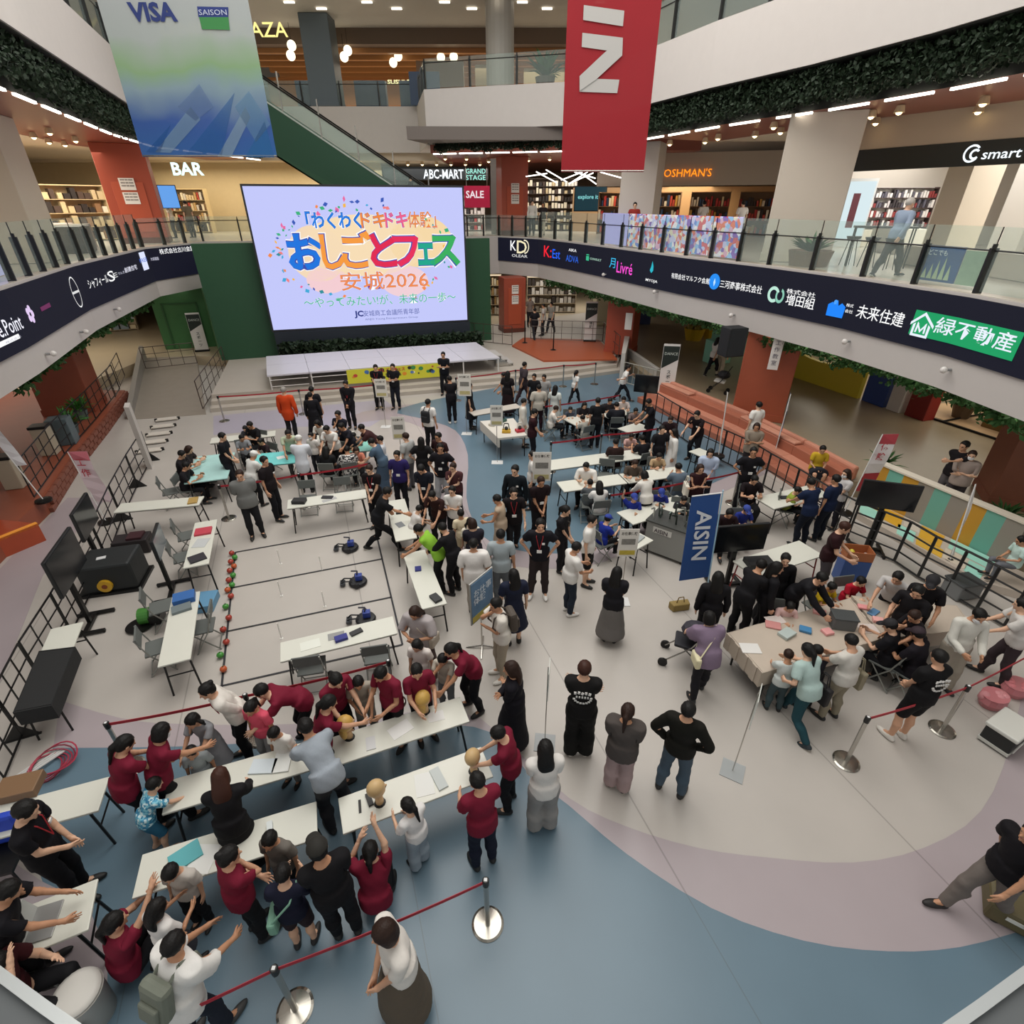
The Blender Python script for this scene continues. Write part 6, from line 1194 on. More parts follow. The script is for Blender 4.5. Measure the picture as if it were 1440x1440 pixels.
p(539,1312,125,'clasp',1.72,'tee#d9d4cd','longskirt#5d5347','bobb','woman in white puff sleeved blouse with brown pinafore dress in the lower foreground')
PT[-1][0]; 
p(822,940,-10,'cross',1.75,'tee#161515','wide#141413','shortr','man with reddish hair in black t-shirt with white back print, arms folded',badge='B',shoe='#cfcac2')
p(883,1000,-20,'clasp',1.58,'over#4b4542','wide#a08b8a','ponyb','woman with ponytail in dark grey top and dusty pink wide trousers')
p(968,998,-30,'hips',1.7,'long#15140f','pants#43525f','shortk','man in black sweater and blue jeans with hands on hips, seen from behind')
p(868,805,-15,'clasp',1.6,'tee#18171c','longskirt#6b6764','longk','woman in black top and long grey skirt in front of the white table sign')
p(811,770,-70,'hold',1.62,'tee#dcd9d4','pants#232b38','shortk','boy in white t-shirt and dark jeans holding a white board',shoe='#dcd9d4')
p(833,732,-110,'stand',1.65,'tee#d8d6d1','shorts#161616','shortk','boy in white t-shirt and black shorts next to the boy in blue cap')
p(760,738,175,'hips',1.76,'polo#14131a','pants#2e2626','shortk','broad man in black polo with red lanyard, hands on hips, in the centre',badge='lnw',shoe='#dcd9d4')
p(796,718,-120,'clasp',1.62,'tee#1a191d','pants#1a191d','ponyk','woman in black with ponytail and small bag standing right of the broad man')
bagon('shoulder','#4a4440','dark grey shoulder bag of the woman in black standing right of the broad man')
p(722,693,185,'walk',1.72,'polo#151013','pants#141417','shortk','man in black polo with badges walking in front of the taller one',badge='nl')
p(724,661,170,'stand',1.78,'long#131a20','pants#141417','shortk','tall man in dark green-black long sleeves behind the walking man with badges',badge='w')
p(699,702,75,'hold',1.6,'vest#b8a48e','wide#b9a998','shortk','woman in beige vest and light trousers holding papers, facing left')
p(761,677,-160,'clasp',1.7,'polo#1d1114','pants#18171a','shortb','man in black polo with short brown hair beside the middle white pole sign',badge='n')
p(748,640,90,'stand',1.6,'tee#d5d2cd','pants#1c1c20','shortk','person in white t-shirt half hidden behind the middle white pole sign')
p(704,752,0,'stand',1.7,'tee#9aa4a8','pants#5c6166','shortk','man in light blue grey t-shirt seen from behind left of the broad man')
p(722,808,10,'stand',1.62,'dress#1b2033','','longk','woman with black hair in long navy dress seen from behind, centre')
p(666,765,0,'stand',1.66,'over#dcd8d4','pants#a39c92','shortk','man in white printed t-shirt seen from behind above the poster stand')
p(664,736,10,'clasp',1.5,'tee#22202a','skirt#2a2830','bobb','woman with brown bob beside the two cream clad children')
p(648,722,20,'stand',1.25,'tee#d6c9ac','shorts#b9ab90','shortk','child in cream top, left one of the pair beside the green vest')
p(661,734,15,'stand',1.3,'tee#d8d0c0','shorts#8f8a80','tailsk','child in pale top with hair ties, right one of the cream pair')
p(634,690,170,'cross',1.55,'tee#d9d6d2','shorts#17171c','shortk','teenager in white t-shirt and dark shorts with folded arms')
p(609,697,160,'table',1.6,'tee#2c1614','pants#1a1a1d','shortk','person in dark brown shirt bending beside the narrow vertical table')
p(590,716,-60,'table',1.2,'tee#d0ccc8',BP,'shortk','child with dark hair leaning at the narrow vertical table')
p(590,745,80,'lean',1.65,'vest#86b83a','pants#17171a','shortk','person in bright green vest bending over the narrow vertical table',lean=.75)
p(620,742,60,'table',1.62,'long#141316','pants#141316','shortk','person in black bending right behind the green vest')
p(545,692,-75,'stride',1.74,'tee#131418','pants#101114','shortk','man in black t-shirt in a wide stance stretching an arm over the narrow table')
p(519,660,170,'clasp',1.68,'polo#171114','pants#131216','shortb','man in black polo with red lanyard and clasped hands right of the field table',badge='lnw')
p(558,640,180,'stand',1.66,'tee#2a2158','pants#14151c','shortk','man in purple v-neck scrub top with name badge',badge='n')
p(592,660,170,'clasp',1.7,'tee#181a24','pants#16161b','shortk','man in dark t-shirt with badge looking down, right of the purple top',badge='n',pitch=.6)
p(592,620,0,'hips',1.6,'tee#151416','pants#2a2a30','longk','woman with black hair in black t-shirt seen from behind above the purple top')
p(570,614,60,'stand',1.66,'tee#a7a8a6','pants#66666c','shortb','person in light grey t-shirt right of the small white panel sign')
p(619,630,175,'hips',1.74,'polo#17141a','pants#a9aaae','shortk','stout man in black polo with grey trousers standing before the pink floor band',badge='nw')
p(616,614,150,'stand',1.68,'polo#2b1416','pants#17171b','shortk','man in dark polo directly behind the stout man with grey trousers')
p(637,657,170,'chin',1.55,'tee#47282a','pants#2a2024','shortb','woman in brown top holding her hand to her face at the pink floor band')
p(602,566,-20,'stand',1.68,'tee#dcd9d5','pants#16161a','shortk','person in white t-shirt with black backpack on the blue floor')
bagon('backpack','#16171c','black backpack on the person in white t-shirt on the blue floor')
p(528,517,180,'clasp',1.72,'polo#131217','pants#131316','shortk','man in black polo half behind the left white panel sign before the stage',badge='l')
p(552,516,175,'cross',1.72,'tee#15151a','pants#1b1d26','shortk','man in black t-shirt with folded arms in front of the yellow poster',badge='n')
p(623,499,180,'cross',1.74,'polo#13151c','pants#16161a','shortk','tall man in black polo at the right end of the yellow poster',badge='n')
p(632,533,10,'clasp',1.7,'tee#141318','pants#15151a','shortk','person in black with white striped trousers before the stage steps',shoe='#d8d4cc')
p(661,543,-90,'stand',1.62,'dress#1a1a20','pants#17171b','longk','woman in long dark dress right of the white pole sign before the stage steps')
p(486,540,180,'clasp',1.7,'coat#16151a','pants#16151a','shortk','man in black jacket with red lanyard before the stage, left of the yellow poster',badge='l')
p(399,549,0,'stand',1.76,'coat#c7441c','pants#1e1d22','shortg','man in bright orange-red jacket seen from behind before the stage')
p(438,548,0,'stand',1.68,'tee#15151b','pants#17171c','shortk','person in black behind the two at the stage rope, the taller one')
p(436,556,10,'stand',1.6,'long#15141a','longskirt#15141a','shortk','person in long black dress at the stage rope right of the orange jacket')
p(475,583,160,'chin',1.68,'tee#171722','pants#15151b','shortk','man in dark navy t-shirt with badge standing behind the crowded tables',badge='n')
# --- crowded tables upper left
p(351,598,160,'sit',1.68,'tee#17171a',BP,'shortk','person in black sitting behind the rear left table',z=0)
p(313,614,-80,'clasp',1.68,'tee#16161b','pants#191a20','shortk','man in black t-shirt standing right of the cyan covered side table')
p(340,616,-150,'sit',1.3,'tee#8b8f94',BP,'shortk','child in grey sitting beside the man in black t-shirt at the rear left table')
p(366,621,150,'sit',1.3,'tee#2b1d22',BP,'shortk','child in dark top sitting at the rear left table')
p(357,640,-30,'table',1.5,'tee#d8d8d4',BP,'shortw','person in white leaning over the cyan covered table',cap='cap#dcdcd8')
p(372,648,-100,'stand',1.72,'tee#1a1417','pants#16151a','shortk','man in black t-shirt with badge right of the man in grey sweater',badge='w')
p(337,668,-150,'behind',1.72,'over#6f706e','pants#1b1b1e','shortb','stout man in grey sweater with black trousers standing left of the field')
p(256,639,-80,'sit',1.66,'tee#1b181c',BP,'shortk','nearer one of two people in black seated at the far left cyan table')
p(266,632,-80,'sit',1.6,'tee#2b2526',BP,'longb','farther one of two people seated at the far left cyan table')
p(262,655,-80,'sit',1.6,'tee#19171b',BP,'shortk','person in dark clothes nearest the camera at the far left cyan table')
p(405,610,-160,'lean',1.6,'tee#b6c0a6','pants#555','shortk','person in pale green top bending over the cyan table')
p(420,618,10,'table',1.62,'coat#c9cdd4','pants#16161b','shortw','person in light grey jacket and white cap seen from behind at the cyan table',cap='cap#d8d8d4',lean=.2)
p(437,613,170,'stand',1.25,'tee#d6d2cd','pants#23232a','shortk','child in white beside the light grey jacket',mask=1)
p(459,604,170,'table',1.66,'tee#d9d7d2',BP,'shortk','man in white with black hair behind the middle of the crowded tables')
p(464,616,160,'sit',1.6,'tee#3a2420',BP,'shortb','person in brown shirt behind the black haired seated woman')
p(459,633,0,'sitlap',1.55,'tee#18181a',BP,'longk','black haired woman seated with her back to the camera at the crowded tables')
p(489,632,20,'sit',1.5,'over#c8c6c2',BP,'shortk','person in black and white patterned shirt seated at the crowded tables',pr=scrapmat('check_print',['#d8d6d2','#1c1c20','#c0bebb','#2c2c30'],26))
p(508,602,110,'bend',1.66,'tee#3a2022','pants#1c1a1e','shortk','person in dark brown bending low over the right end of the crowded tables',lean=.8)
p(497,613,170,'sit',1.35,'tee#6a6a72',BP,'shortk','child seated at the right end of the crowded tables')
p(500,634,-170,'sit',1.4,'tee#c77b66',BP,'bobb','girl in orange top seated near the right end of the crowded tables')
p(522,622,80,'table',1.6,'tee#4a5d70','longskirt#3c4c5e','shortk','person in denim blue at the right end of the crowded tables, facing left')
p(534,618,95,'stand',1.45,'tee#c9cbd0','pants#39465a','shortk','child in pale top beside the denim blue person')
p(345,603,180,'sit',1.2,'tee#404048',BP,'shortk','small child partly hidden behind the rear left table')
p(480,600,150,'table',1.6,'tee#23232c',BP,'shortk','person in dark navy bending behind the crowded tables')
p(446,596,170,'table',1.5,'tee#d0ccc6',BP,'bobk','person in white behind the child in white at the crowded tables')
# --- stage right, blue floor
p(708,528,120,'lean',1.6,'tee#d5d3cf','pants#1a191e','shortk','person in white shirt bending forward on the blue floor near the ramp')
p(714,526,-20,'stand',1.66,'tee#191417','longskirt#241518','longk','woman with long black hair in black right behind the bending white shirt')
p(738,513,-70,'walk',1.68,'over#3a3236','pants#3d2c30','shortk','person in long dark grey shirt walking near the stage right belt')
p(754,530,160,'stand',1.62,'tee#17161a','pants#1c1b20','shortk','person in black, left one of the pair behind the demonstration table')
p(762,531,170,'stand',1.6,'tee#9b9a98','pants#26262c','shortk','person in grey top, right one of the pair behind the demonstration table')
p(758,545,10,'stand',1.62,'over#b3ada2','pants#2e1820','shortk','person in beige shirt with dark trousers behind the demonstration table')
p(781,546,-30,'stand',1.55,'dress#c9cfcb','','longk','woman with long black hair in pale dress right of the demonstration table')
p(811,524,-60,'walk',1.3,'tee#d8d7d3','pants#1a1b20','ponyk','child in white t-shirt and black leggings running before the right ramp')
p(884,517,-100,'run',1.5,'tee#d9d8d4','pants#1a1b22','ponyk','girl in white t-shirt with flying black hair running at the orange steps')
p(737,565,-90,'stand',1.6,'robe#d2cfc6','','shortk','woman in long white dress beside the demonstration table')
p(752,580,-90,'clasp',1.7,'polo#2c1218','pants#15151b','shortk','man in dark maroon shirt and black trousers beside the white dress')
p(782,575,-90,'sit',1.5,'tee#d9d2c9',BP,'shortb','person in white seated at the left end of the back right table')
p(802,576,180,'sit',1.2,'tee#3e4652',BP,'shortk','small child seated behind the back right table')
p(822,570,180,'sit',1.5,'tee#1d1b20',BP,'longk','person with long black hair seated behind the back right table')
p(836,564,10,'stand',1.66,'tee#16161a','pants#15151a','shortk','person in black standing with back to the camera at the back right table')
p(824,588,30,'sit',1.3,'tee#a7a59c',BP,'shortk','child in pale grey kneeling on a chair at the back right table')
p(867,570,0,'sit',1.66,'over#191b22','pants#1b1b22','shortk','person in black t-shirt seated with back to the camera at the back right table')
p(858,564,180,'sit',1.5,'tee#282428',BP,'shortk','left one of two dark clad people behind the right end of the back table')
p(877,562,180,'sit',1.5,'tee#c4bab6',BP,'shortk','right one of two people behind the right end of the back table')
p(912,566,100,'table',1.72,'polo#141319','pants#141418','shortk','man in black standing under the small dark monitor',lean=.15)
p(980,583,130,'lean',1.7,'polo#1c1317','pants#1b1b20','shortk','man in black polo with chest print leaning on the diagonal table by the rail',badge='w',lean=.35)
p(943,590,160,'sit',1.55,'tee#2a1c20',BP,'shortb','person in dark brown sitting by the rail behind the white dress')
p(947,608,90,'stand',1.55,'robe#dad8d4','','longk','woman with black hair in long white dress at the diagonal table')
p(932,604,-170,'stand',1.6,'tee#19171c','pants#1b1a20','shortk','person in black left of the woman in long white dress')
p(894,578,180,'sit',1.35,'tee#7a6a68',BP,'shortk','child at the small table under the dark monitor')
p(866,622,0,'sitlap',1.62,'tee#2a1a18',BP,'shortk','person in dark brown seated with back to the camera at the long table')
p(903,617,20,'sit',1.66,'tee#17161b',BP,'shortk','man in black seated with back to the camera at the long table')
p(888,614,180,'sit',1.25,'tee#c9a29c',BP,'shortk','child in pink seated behind the long table')
p(824,656,160,'sit',1.62,'over#d9d6d0',BP,'shortk','person in white shirt seated writing at the left end of the front long table')
p(830,679,0,'sit',1.25,'tee#55595c',BP,'shortk','child seated with back to the camera at the left end of the front long table')
p(843,682,10,'sit',1.5,'tee#d8d6d2',BP,'longk','person in white with a long black hair strand seated at the front long table')
p(893,652,170,'sit',1.55,'tee#4e443c',BP,'shortb','person in grey-brown seated behind the front long table')
p(906,668,20,'table',1.5,'long#d8d4cc',BP,'bobk','person in cream jacket bending over the front long table, back to the camera',lean=.4)
p(927,642,180,'sit',1.35,'tee#b59a78',BP,'shortk','child in floral ochre shirt seated behind the front long table')
p(954,657,0,'sit',1.66,'tee#5d6a78',BP,'shortk','man in grey-blue t-shirt seated, seen from behind, at the front long table')
p(999,637,160,'clasp',1.6,'over#a9b6cc','pants#1b1d26','bobk','woman in pale blue and white blouse standing at the belt barrier')
p(985,659,175,'cross',1.6,'vest#2c1418','pants#1b191e','longb','woman in dark red top with folded arms and white tote bag')
bagon('tote','#d9d3c4','cream tote bag of the woman in dark red top',zz=.25)
p(1061,637,170,'hips',1.76,'polo#151318','pants#131317','shortk','tall man in black polo with white badge standing left of the white table with caps',badge='nw')
p(1060,673,170,'sit',1.7,'polo#1a1216',BP,'shortk','man in black polo with badge seated or bending right behind the dark monitor back',badge='n')
p(1067,570,20,'stand',1.66,'tee#dcdad4','pants#b8b2a4','shortk','person in white t-shirt standing on the orange steps by the column',z=.22)
p(1064,600,165,'cross',1.62,'over#8c8072','pants#2b2629','bobb','woman in brown-beige shirt with folded arms before the orange steps')
p(892,700,170,'situp',1.25,'tee#1f2f86',BP,'shortk','child in blue cap and blue t-shirt raising a hand',cap='cap#253a8c',badge='f')
p(930,693,170,'sit',1.25,'tee#232c78',BP,'shortk','child in blue cap and blue t-shirt with lettering, second from left',cap='cap#253a8c',badge='f')
p(962,703,170,'sit',1.2,'tee#2a2a30',BP,'shortk','child whose black hair just shows behind the machine table')
p(855,730,-60,'sit',1.3,'tee#1e2f8a',BP,'shortk','child in blue cap seated at the left end of the machine table',cap='cap#22398f')
p(1026,722,180,'sit',1.55,'tee#241418',BP,'shortk','person with black hair just behind the blue banner and monitor')
p(1050,717,180,'sit',1.3,'tee#222f7c',BP,'shortk','child in blue cap behind the big dark monitor',cap='cap#2c4090')
# --- right side
p(1140,679,20,'table',1.68,'tee#16233f','pants#0f1420','shortk','person in navy work shirt standing at the white table, left one of two',lean=.2)
p(1175,674,30,'stand',1.7,'tee#141f3a','pants#0f1420','shortk','person in navy work clothes standing at the white table, right one of two')
p(1122,690,-120,'sit',1.25,'tee#8c9a3c',BP,'shortk','child in yellow-green seated at the end of the white table with caps')
p(1190,666,110,'cross',1.55,'tee#c9c6c6','pants#23222a','longb','woman with face mask and light top behind the navy work clothes',mask=1)
p(1157,632,170,'sitlap',1.5,'tee#c2a02c','skirt#22242c','shortk','person in yellow top seated on the lower orange step',z=.2)
p(1188,742,-130,'hold',1.72,'polo#2a1216','pants#4b464a','shortr','man in dark maroon polo holding a cardboard box of balls',badge='n')
p(1356,627,120,'point',1.74,'tee#191518','pants#5a5556','shortk','man in black t-shirt stretching an arm out behind the striped wall',z=.46,R=(-.3,.1,.9),L=(.1,.75,1.3))
p(1367,640,140,'cross',1.6,'over#9a8c84','pants#3a3436','shortb','woman in beige-grey shirt with face mask behind the striped wall',z=.46,mask=1)
p(1436,760,80,'sitlap',1.3,'tee#bfd8d0','pants#6a6c72','shortk','child in pale mint top at the right edge in the play area',z=.2)
p(1437,850,60,'push',1.66,'tee#c9c5c0','pants#3a3033','shortk','person in light t-shirt and dark brown trousers at the right edge',shoe='#1a1818')
p(1106,787,170,'stand',1.62,'long#121114','longskirt#121114','shortk','person in black hood left of the leaning black figures at the craft table')
p(1010,812,-10,'stand',1.66,'long#121115','pants#121115','longk','woman in black with long black hair behind the blue banner')
p(1077,795,-60,'table',1.68,'long#141316','pants#141316','shortk','person in black bending over the left corner of the craft table')
p(1093,800,-100,'stand',1.66,'long#131216','pants#131216','longk','person in black with long hair right behind the left corner of the craft table')
p(997,868,0,'push',1.6,'over#7d6c80','pants#1b1a1f','bobk','woman in lilac shirt pushing a stroller at the left end of the craft table',lean=.45)
bagon('shoulder','#d5cdaa','cream handbag of the woman in lilac shirt')
p(1110,848,170,'sit',1.2,'tee#d8b3ae',BP,'shortk','child in pale pink seated behind the left part of the craft table')
p(1150,817,-140,'lean',1.66,'long#17161a','pants#17161a','shortk','person in black leaning over the boy in yellow')
p(1170,826,-160,'sit',1.25,'tee#c9a81f',BP,'shortk','boy in bright yellow t-shirt at the craft table')
p(1211,818,-170,'sit',1.25,'tee#a3152a',BP,'shortk','boy in bright red t-shirt at the craft table')
p(1262,812,130,'lean',1.6,'tee#b9b6b4','pants#1c1c20','shortk','person in black and light grey top bending over the craft table from the rail side',lean=.6)
p(1309,820,150,'hold',1.72,'tee#141215','pants#141318','shortk','man in black t-shirt and black cap at the right end of the craft table',cap='cap#17151a')
p(1297,836,120,'hold',1.66,'tee#161417','pants#161417','shortk','man in black t-shirt directly left of the man with black cap')
p(1281,862,90,'table',1.45,'tee#18161a',BP,'shortb','person with dark brown hair bent over the near right part of the craft table')
p(1252,880,40,'sit',1.62,'tee#141318',BP,'shortk','person in black on a folding chair with letter cap at the craft table',cap='cap#1b1a1e')
p(1289,890,30,'sit',1.66,'tee#17131a',BP,'shortk','person in black with purple-black cap and light strap at the craft table',cap='cap#2a1c24')
p(1377,866,170,'hold',1.66,'long#cfcdc4','wide#9a9184','shortk','woman in white jacket with face mask holding a roll of tape',mask=1,shoe='#2a2a2c')
p(1320,924,10,'clasp',1.72,'tee#141315','shorts#141315','shortk','man in black t-shirt with white back print and shorts beside the belt barrier',badge='B',shoe='#cfcac2')
p(1184,897,20,'table',1.6,'tee#c9c5bd','pants#8a8270','shortk','person in white t-shirt with beige bag at the near side of the craft table',lean=.1)
bagon('tote','#8f8770','large beige tote bag at the near side of the craft table',zz=.12)
p(1134,913,20,'stride',1.62,'tee#a9bfba','pants#1f4048','ponyk','woman in mint and white top with dark teal trousers leaning at the craft table',shoe='#1e2a30')
bagon('tote','#1a181a','black tote bag of the woman in mint and white top',zz=.1)
p(1161,919,10,'table',1.2,'tee#24222a',BP,'shortk','child in dark t-shirt between two adults near the craft table',lean=.1)
p(1110,922,-10,'table',1.15,'tee#c3c9c6','pants#3e4c50','shortb','child with brown hair in pale top at the near left corner of the craft table',lean=.1)
p(1452,1172,95,'walk',1.7,'tee#141216','pants#6d6560','shortk','person in black with grey trousers walking out at the right edge',shoe='#1a1514')
p(1010,478,-70,'walk',1.62,'tee#d6d3cc','pants#1b1b20','longk','woman in white top and black trousers on the right mall walkway',z=.46)
p(1021,476,-60,'stand',1.66,'tee#c4b6a4','pants#b5ab98','shortk','person in beige on the right mall walkway beside the loudspeaker',z=.46)
# --- upper galleries and far ground floor
p(1241,291,-75,'walk',1.74,'long#8e9cb0','pants#3d3a36','shortw','white haired man in light blue shirt walking on the right upper gallery',z=5.215,xy=(9.25,14.35))
for k,(x,y,fc,c) in enumerate(((860,288,170,'#23222a'),(873,284,170,'#8c2f2a'),(887,290,160,'#dcdad4'))):
    p(x,y,fc,'sit' if k!=1 else 'stand',1.6,'tee'+c,BP,'shortk','%s of three people behind the colourful board on the right upper gallery'%['left one','middle one','right one'][k],z=5.215,xy=[(4.75,25.4),(5.0,24.9),(5.5,24.6)][k])
p(745,285,170,'stand',1.7,'long#cdc9c2','pants#26262c','shortk','person in white shirt beside the far red column on the upper gallery',z=5.215,xy=(1.1,33.2))
p(754,285,170,'stand',1.6,'tee#2b2528','pants#b8b0a0','longk','person in dark top beside the white shirt near the far red column',z=5.215,xy=(1.7,33.6))
p(278,285,100,'stand',1.62,'tee#c9bba6','pants#3a3634','bobk','person with light top behind the left upper railing near the bar sign',z=5.215,xy=(-17.2,30.6))
p(292,285,60,'stand',1.68,'tee#6d6350','pants#3a3634','shortk','person in olive top behind the left upper railing near the bar sign',z=5.215,xy=(-16.5,31.0))
p(965,285,10,'stand',1.66,'tee#d4d0ca','pants#2a2a30','shortk','person in white t-shirt browsing in front of the sports shop',z=5.215,xy=(8.8,28.0))
p(1010,285,10,'stand',1.66,'tee#dddad5','pants#2a2a30','shortk','person in white beyond the board near the pale broad column',z=5.215,xy=(9.6,25.4))
p(1345,285,0,'stand',1.68,'tee#1b2040','pants#2a2a30','shortk','person in navy standing inside the phone shop',z=5.215,xy=(15.2,15.8))
p(1390,290,0,'stand',1.6,'tee#19181c','pants#2a2a30','longk','person in black standing inside the phone shop near the counter',z=5.215,xy=(14.5,13.6))
p(540,225,-60,'stand',1.6,'tee#26262c','pants#26262c','shortk','person in dark clothes riding the escalator',z=6.35,xy=(-5.0,30.7))
for k,(x,y,c,l) in enumerate(((752,436,'#1c1a1e','person in black walking on the far ground floor'),(764,430,'#b8b2aa','person in pale top left of the group on the far ground floor'),(775,428,'#8c8880','person in grey patterned shirt on the far ground floor'),(745,420,'#8d8078','person farther back on the far ground floor beside the red column'))):
    p(x,y,20+60*k,'walk' if k%2==0 else 'stand',1.68,'tee'+c,'pants#2a2a2e','shortk',l,z=.45)
p(142,520,100,'stand',1.7,'tee#1a1a1c','pants#1a1a1c','shortk','person in dark clothes on the left terrace behind the brown column',z=.45,xy=(-16.8,20.0))
# ---------------- keep neighbours from standing inside each other
def relax():
    R_=[r for r,_,_ in PT if 0<=r.location[2]<.4]; X=np.array([r.location[:2] for r in R_],float); X0=X.copy()
    for it in range(60):
        for i in range(len(X)):
            d=X-X[i]; L=np.hypot(*d.T); 
            for j in np.where((L<.36)&(L>0))[0]: 
                s_=(.36-L[j])*.25*d[j]/max(L[j],.05); X[j]+=s_; X[i]-=s_
        X+=(X0-X)*.05
    for r,x,x0 in zip(R_,X,X0):
        r.location=(x[0],x[1],r.location[2])
        for t in BAGS.get(r.name,[]): t.location=(t.location[0]+x[0]-x0[0],t.location[1]+x[1]-x0[1],t.location[2])
relax()
# ---------------- chairs under the seated people
for nm,loc,face,z in SEATED:
    r=bpy.data.objects[nm]; 
    if z==.2: continue
    if abs(loc[0])>8.6: continue
    lab=r['label'].split(','); w='folding chair of the '+r['label'].replace('person in ','one in ').replace('person with ','one with '); w=w.split()[:14]
    while w[-1] in('at','the','in','of','with','a','to','and','right','left','by','near','behind','front','its','back','on'): w.pop()
    w=' '.join(w); chair(0,0,face,w,xy=tuple(r.location[:2]))
# ---------------- play area wall, right mall shops
W0=np.array((9.2,12.2));W1=np.array((10.5,9.2)); wd=(W1-W0)/np.linalg.norm(W1-W0); wn=np.array((-wd[1],wd[0])); wn=wn if wn[0]>0 else -wn; WLn=np.linalg.norm(W1-W0)
t=thing('striped_wall','low play area wall with grey, mint and mustard stripes and pale top','wall',(*W0,0)); 
for k,c in enumerate(['#c08e2e','#6fae9d','#bf8d2c','#8f887e','#6aa595','#8c857c','#bb8a2c','#6aa595','#8f887e']):
    a=W0+wd*WLn*k/9;b_=W0+wd*WLn*(k+1)/9; B().prism([tuple(a),tuple(b_),tuple(b_+wn*.14),tuple(a+wn*.14)],.002,1.12).build('stripe_panel',mat(c,.6),t)
B().prism([tuple(W0-wn*.03),tuple(W1-wn*.03),tuple(W1+wn*.2),tuple(W0+wn*.2)],1.12,1.16).build('cap_board',mat('#d9d0c0',.5),t)
V0=W1+wn*.55;V1=np.array((12.2,7.0)); vd=(V1-V0)/np.linalg.norm(V1-V0); vn=np.array((-vd[1],vd[0])); vn=vn if vn[0]>0 else -vn
t=thing('striped_wall','second striped play wall with wide mustard stripe at the right edge','wall',(*V0,0))
for k,c in enumerate(['#8f887e','#c08e2e','#6aa595','#8f887e','#c08e2e']): a=V0+(V1-V0)*k/5;b_=V0+(V1-V0)*(k+1)/5; B().prism([tuple(a),tuple(b_),tuple(b_+vn*.14),tuple(a+vn*.14)],.002,1.2).build('stripe_panel',mat(c,.6),t)
B().prism([tuple(V0-vn*.03),tuple(V1-vn*.03),tuple(V1+vn*.2),tuple(V0+vn*.2)],1.2,1.24).build('cap_board',mat('#d9d0c0',.5),t)
pf=thing('play_floor','low mint, yellow and cream coloured play platform behind the right rail','play platform',(9.6,10.2,0))
F0=np.array((8.55,11.35));F1=np.array((9.5,8.6)); F2=W1+(wd*.6);F3=W0-wn*.02
B().prism([tuple(F0),tuple(F1),(11.6,7.2),tuple(W1-wn*.02),tuple(F3)],.002,.16).build('platform',mat('#b9ada0',.6),pf)
def lerp2(u,v): a=F0+(F1-F0)*u; b_=F3+(W1-F3)*u; return tuple(a+(b_-a)*v)
for u0,u1,v0,v1,c in ((.02,.2,.1,.6,'#9fd6c6'),(.2,.36,.35,.95,'#d3a02c'),(.36,.5,.05,.5,'#9fd6c6'),(.5,.66,.4,.95,'#d3a02c'),(.52,.72,.05,.38,'#d6a83a'),(.72,.88,.1,.5,'#cbbfae'),(.7,.98,.55,.97,'#9fd6c6'),(.88,.99,.05,.5,'#9fd6c6'),(.06,.19,.62,.95,'#d6a83a'),(.37,.49,.55,.96,'#c9beb0')):
    B().prism([lerp2(u0,v0),lerp2(u1,v0),lerp2(u1-.03,v1),lerp2(u0-.03,v1)],.161,.168).build('colour_patch',mat(c,.5),pf)
def plant(x,y,z,s,lab,pot='#8a8378',n=60,seed=1,nm='potted_plant',col=leaf2):
    t=thing(nm,lab,'plant',(x,y,z),0,local=True); B().lathe([(.16*s,0),(.22*s,.3*s),(.2*s,.3*s),(.17*s,.27*s)],n=14).build('pot',mat(pot,.6),t); r=random.Random(seed); b=B()
    for k in range(n):
        a=r.uniform(0,2*pi); l=s*r.uniform(.35,.75); el=r.uniform(.3,1.3); d=np.array((cos(a)*cos(el),sin(a)*cos(el),sin(el))); p0=np.array((0,0,.28*s)); w=np.cross(d,(0,0,1)); w/=np.linalg.norm(w)+1e-9; w*=.045*s; m=p0+d*l*.6; e=p0+d*l-np.array((0,0,.1*s)); b.add([p0,m+w,e,m-w],[(0,1,2,3)])
    o=b.build('foliage',col,t); o['kind']='stuff'; return t
plant(9.9,12.9,.46,.9,'leafy plant behind the left end of the striped wall',seed=3); plant(11.0,10.2,.46,.8,'small plant behind the right end of the striped wall',seed=4)
Y0=np.array((11.5,23.05));Y1=np.array((12.9,19.3)); yd=(Y1-Y0)/np.linalg.norm(Y1-Y0); yn=np.array((-yd[1],yd[0])); yn=yn if yn[0]>0 else -yn; L=np.linalg.norm(Y1-Y0)
t=thing('yellow_counter','long bright yellow counter wall of the ground floor shop under the right gallery','counter',(*Y0,.46)); N=10
tops=[1.95,1.9,1.6,1.42,1.36,1.34,1.36,1.42,1.7,1.8,1.8]
for k in range(N): a=Y0+yd*L*k/N;b_=Y0+yd*L*(k+1)/N; B().prism([tuple(a),tuple(b_),tuple(b_+yn*.2),tuple(a+yn*.2)],.462,[tops[k],tops[k+1],tops[k+1],tops[k]]).build('front_panel',mat('#cbb72a',.45,var=.03),t)
def cube(x,y,z,d,col,lab,nm,cat,rz=0,emit=0): o=B().box((0,0,d[2]/2),d).build(nm,mat(col,.5,emit=emit),bevel=.02); o.location=(x,y,z); o.rotation_euler=(0,0,rz); tag(o,lab,cat); return o
cube(13.25,18.75,.46,(.3,.9,1.5),'#25407e','blue pillar panel beside the yellow counter','blue_panel','panel',.3); cube(13.6,18.0,.46,(.5,.5,1.3),'#c9c6be','white shelf block right of the blue panel','white_shelf','shelf',.3); cube(13.9,17.3,.46,(.5,.7,1.2),'#7d2018','dark red display crate with stacked goods','display_crate','crate',.3)
cube(12.3,23.2,.46,(.8,.8,1.1),'#8fae9a','mint booth left of the yellow counter','mint_booth','booth',.3)
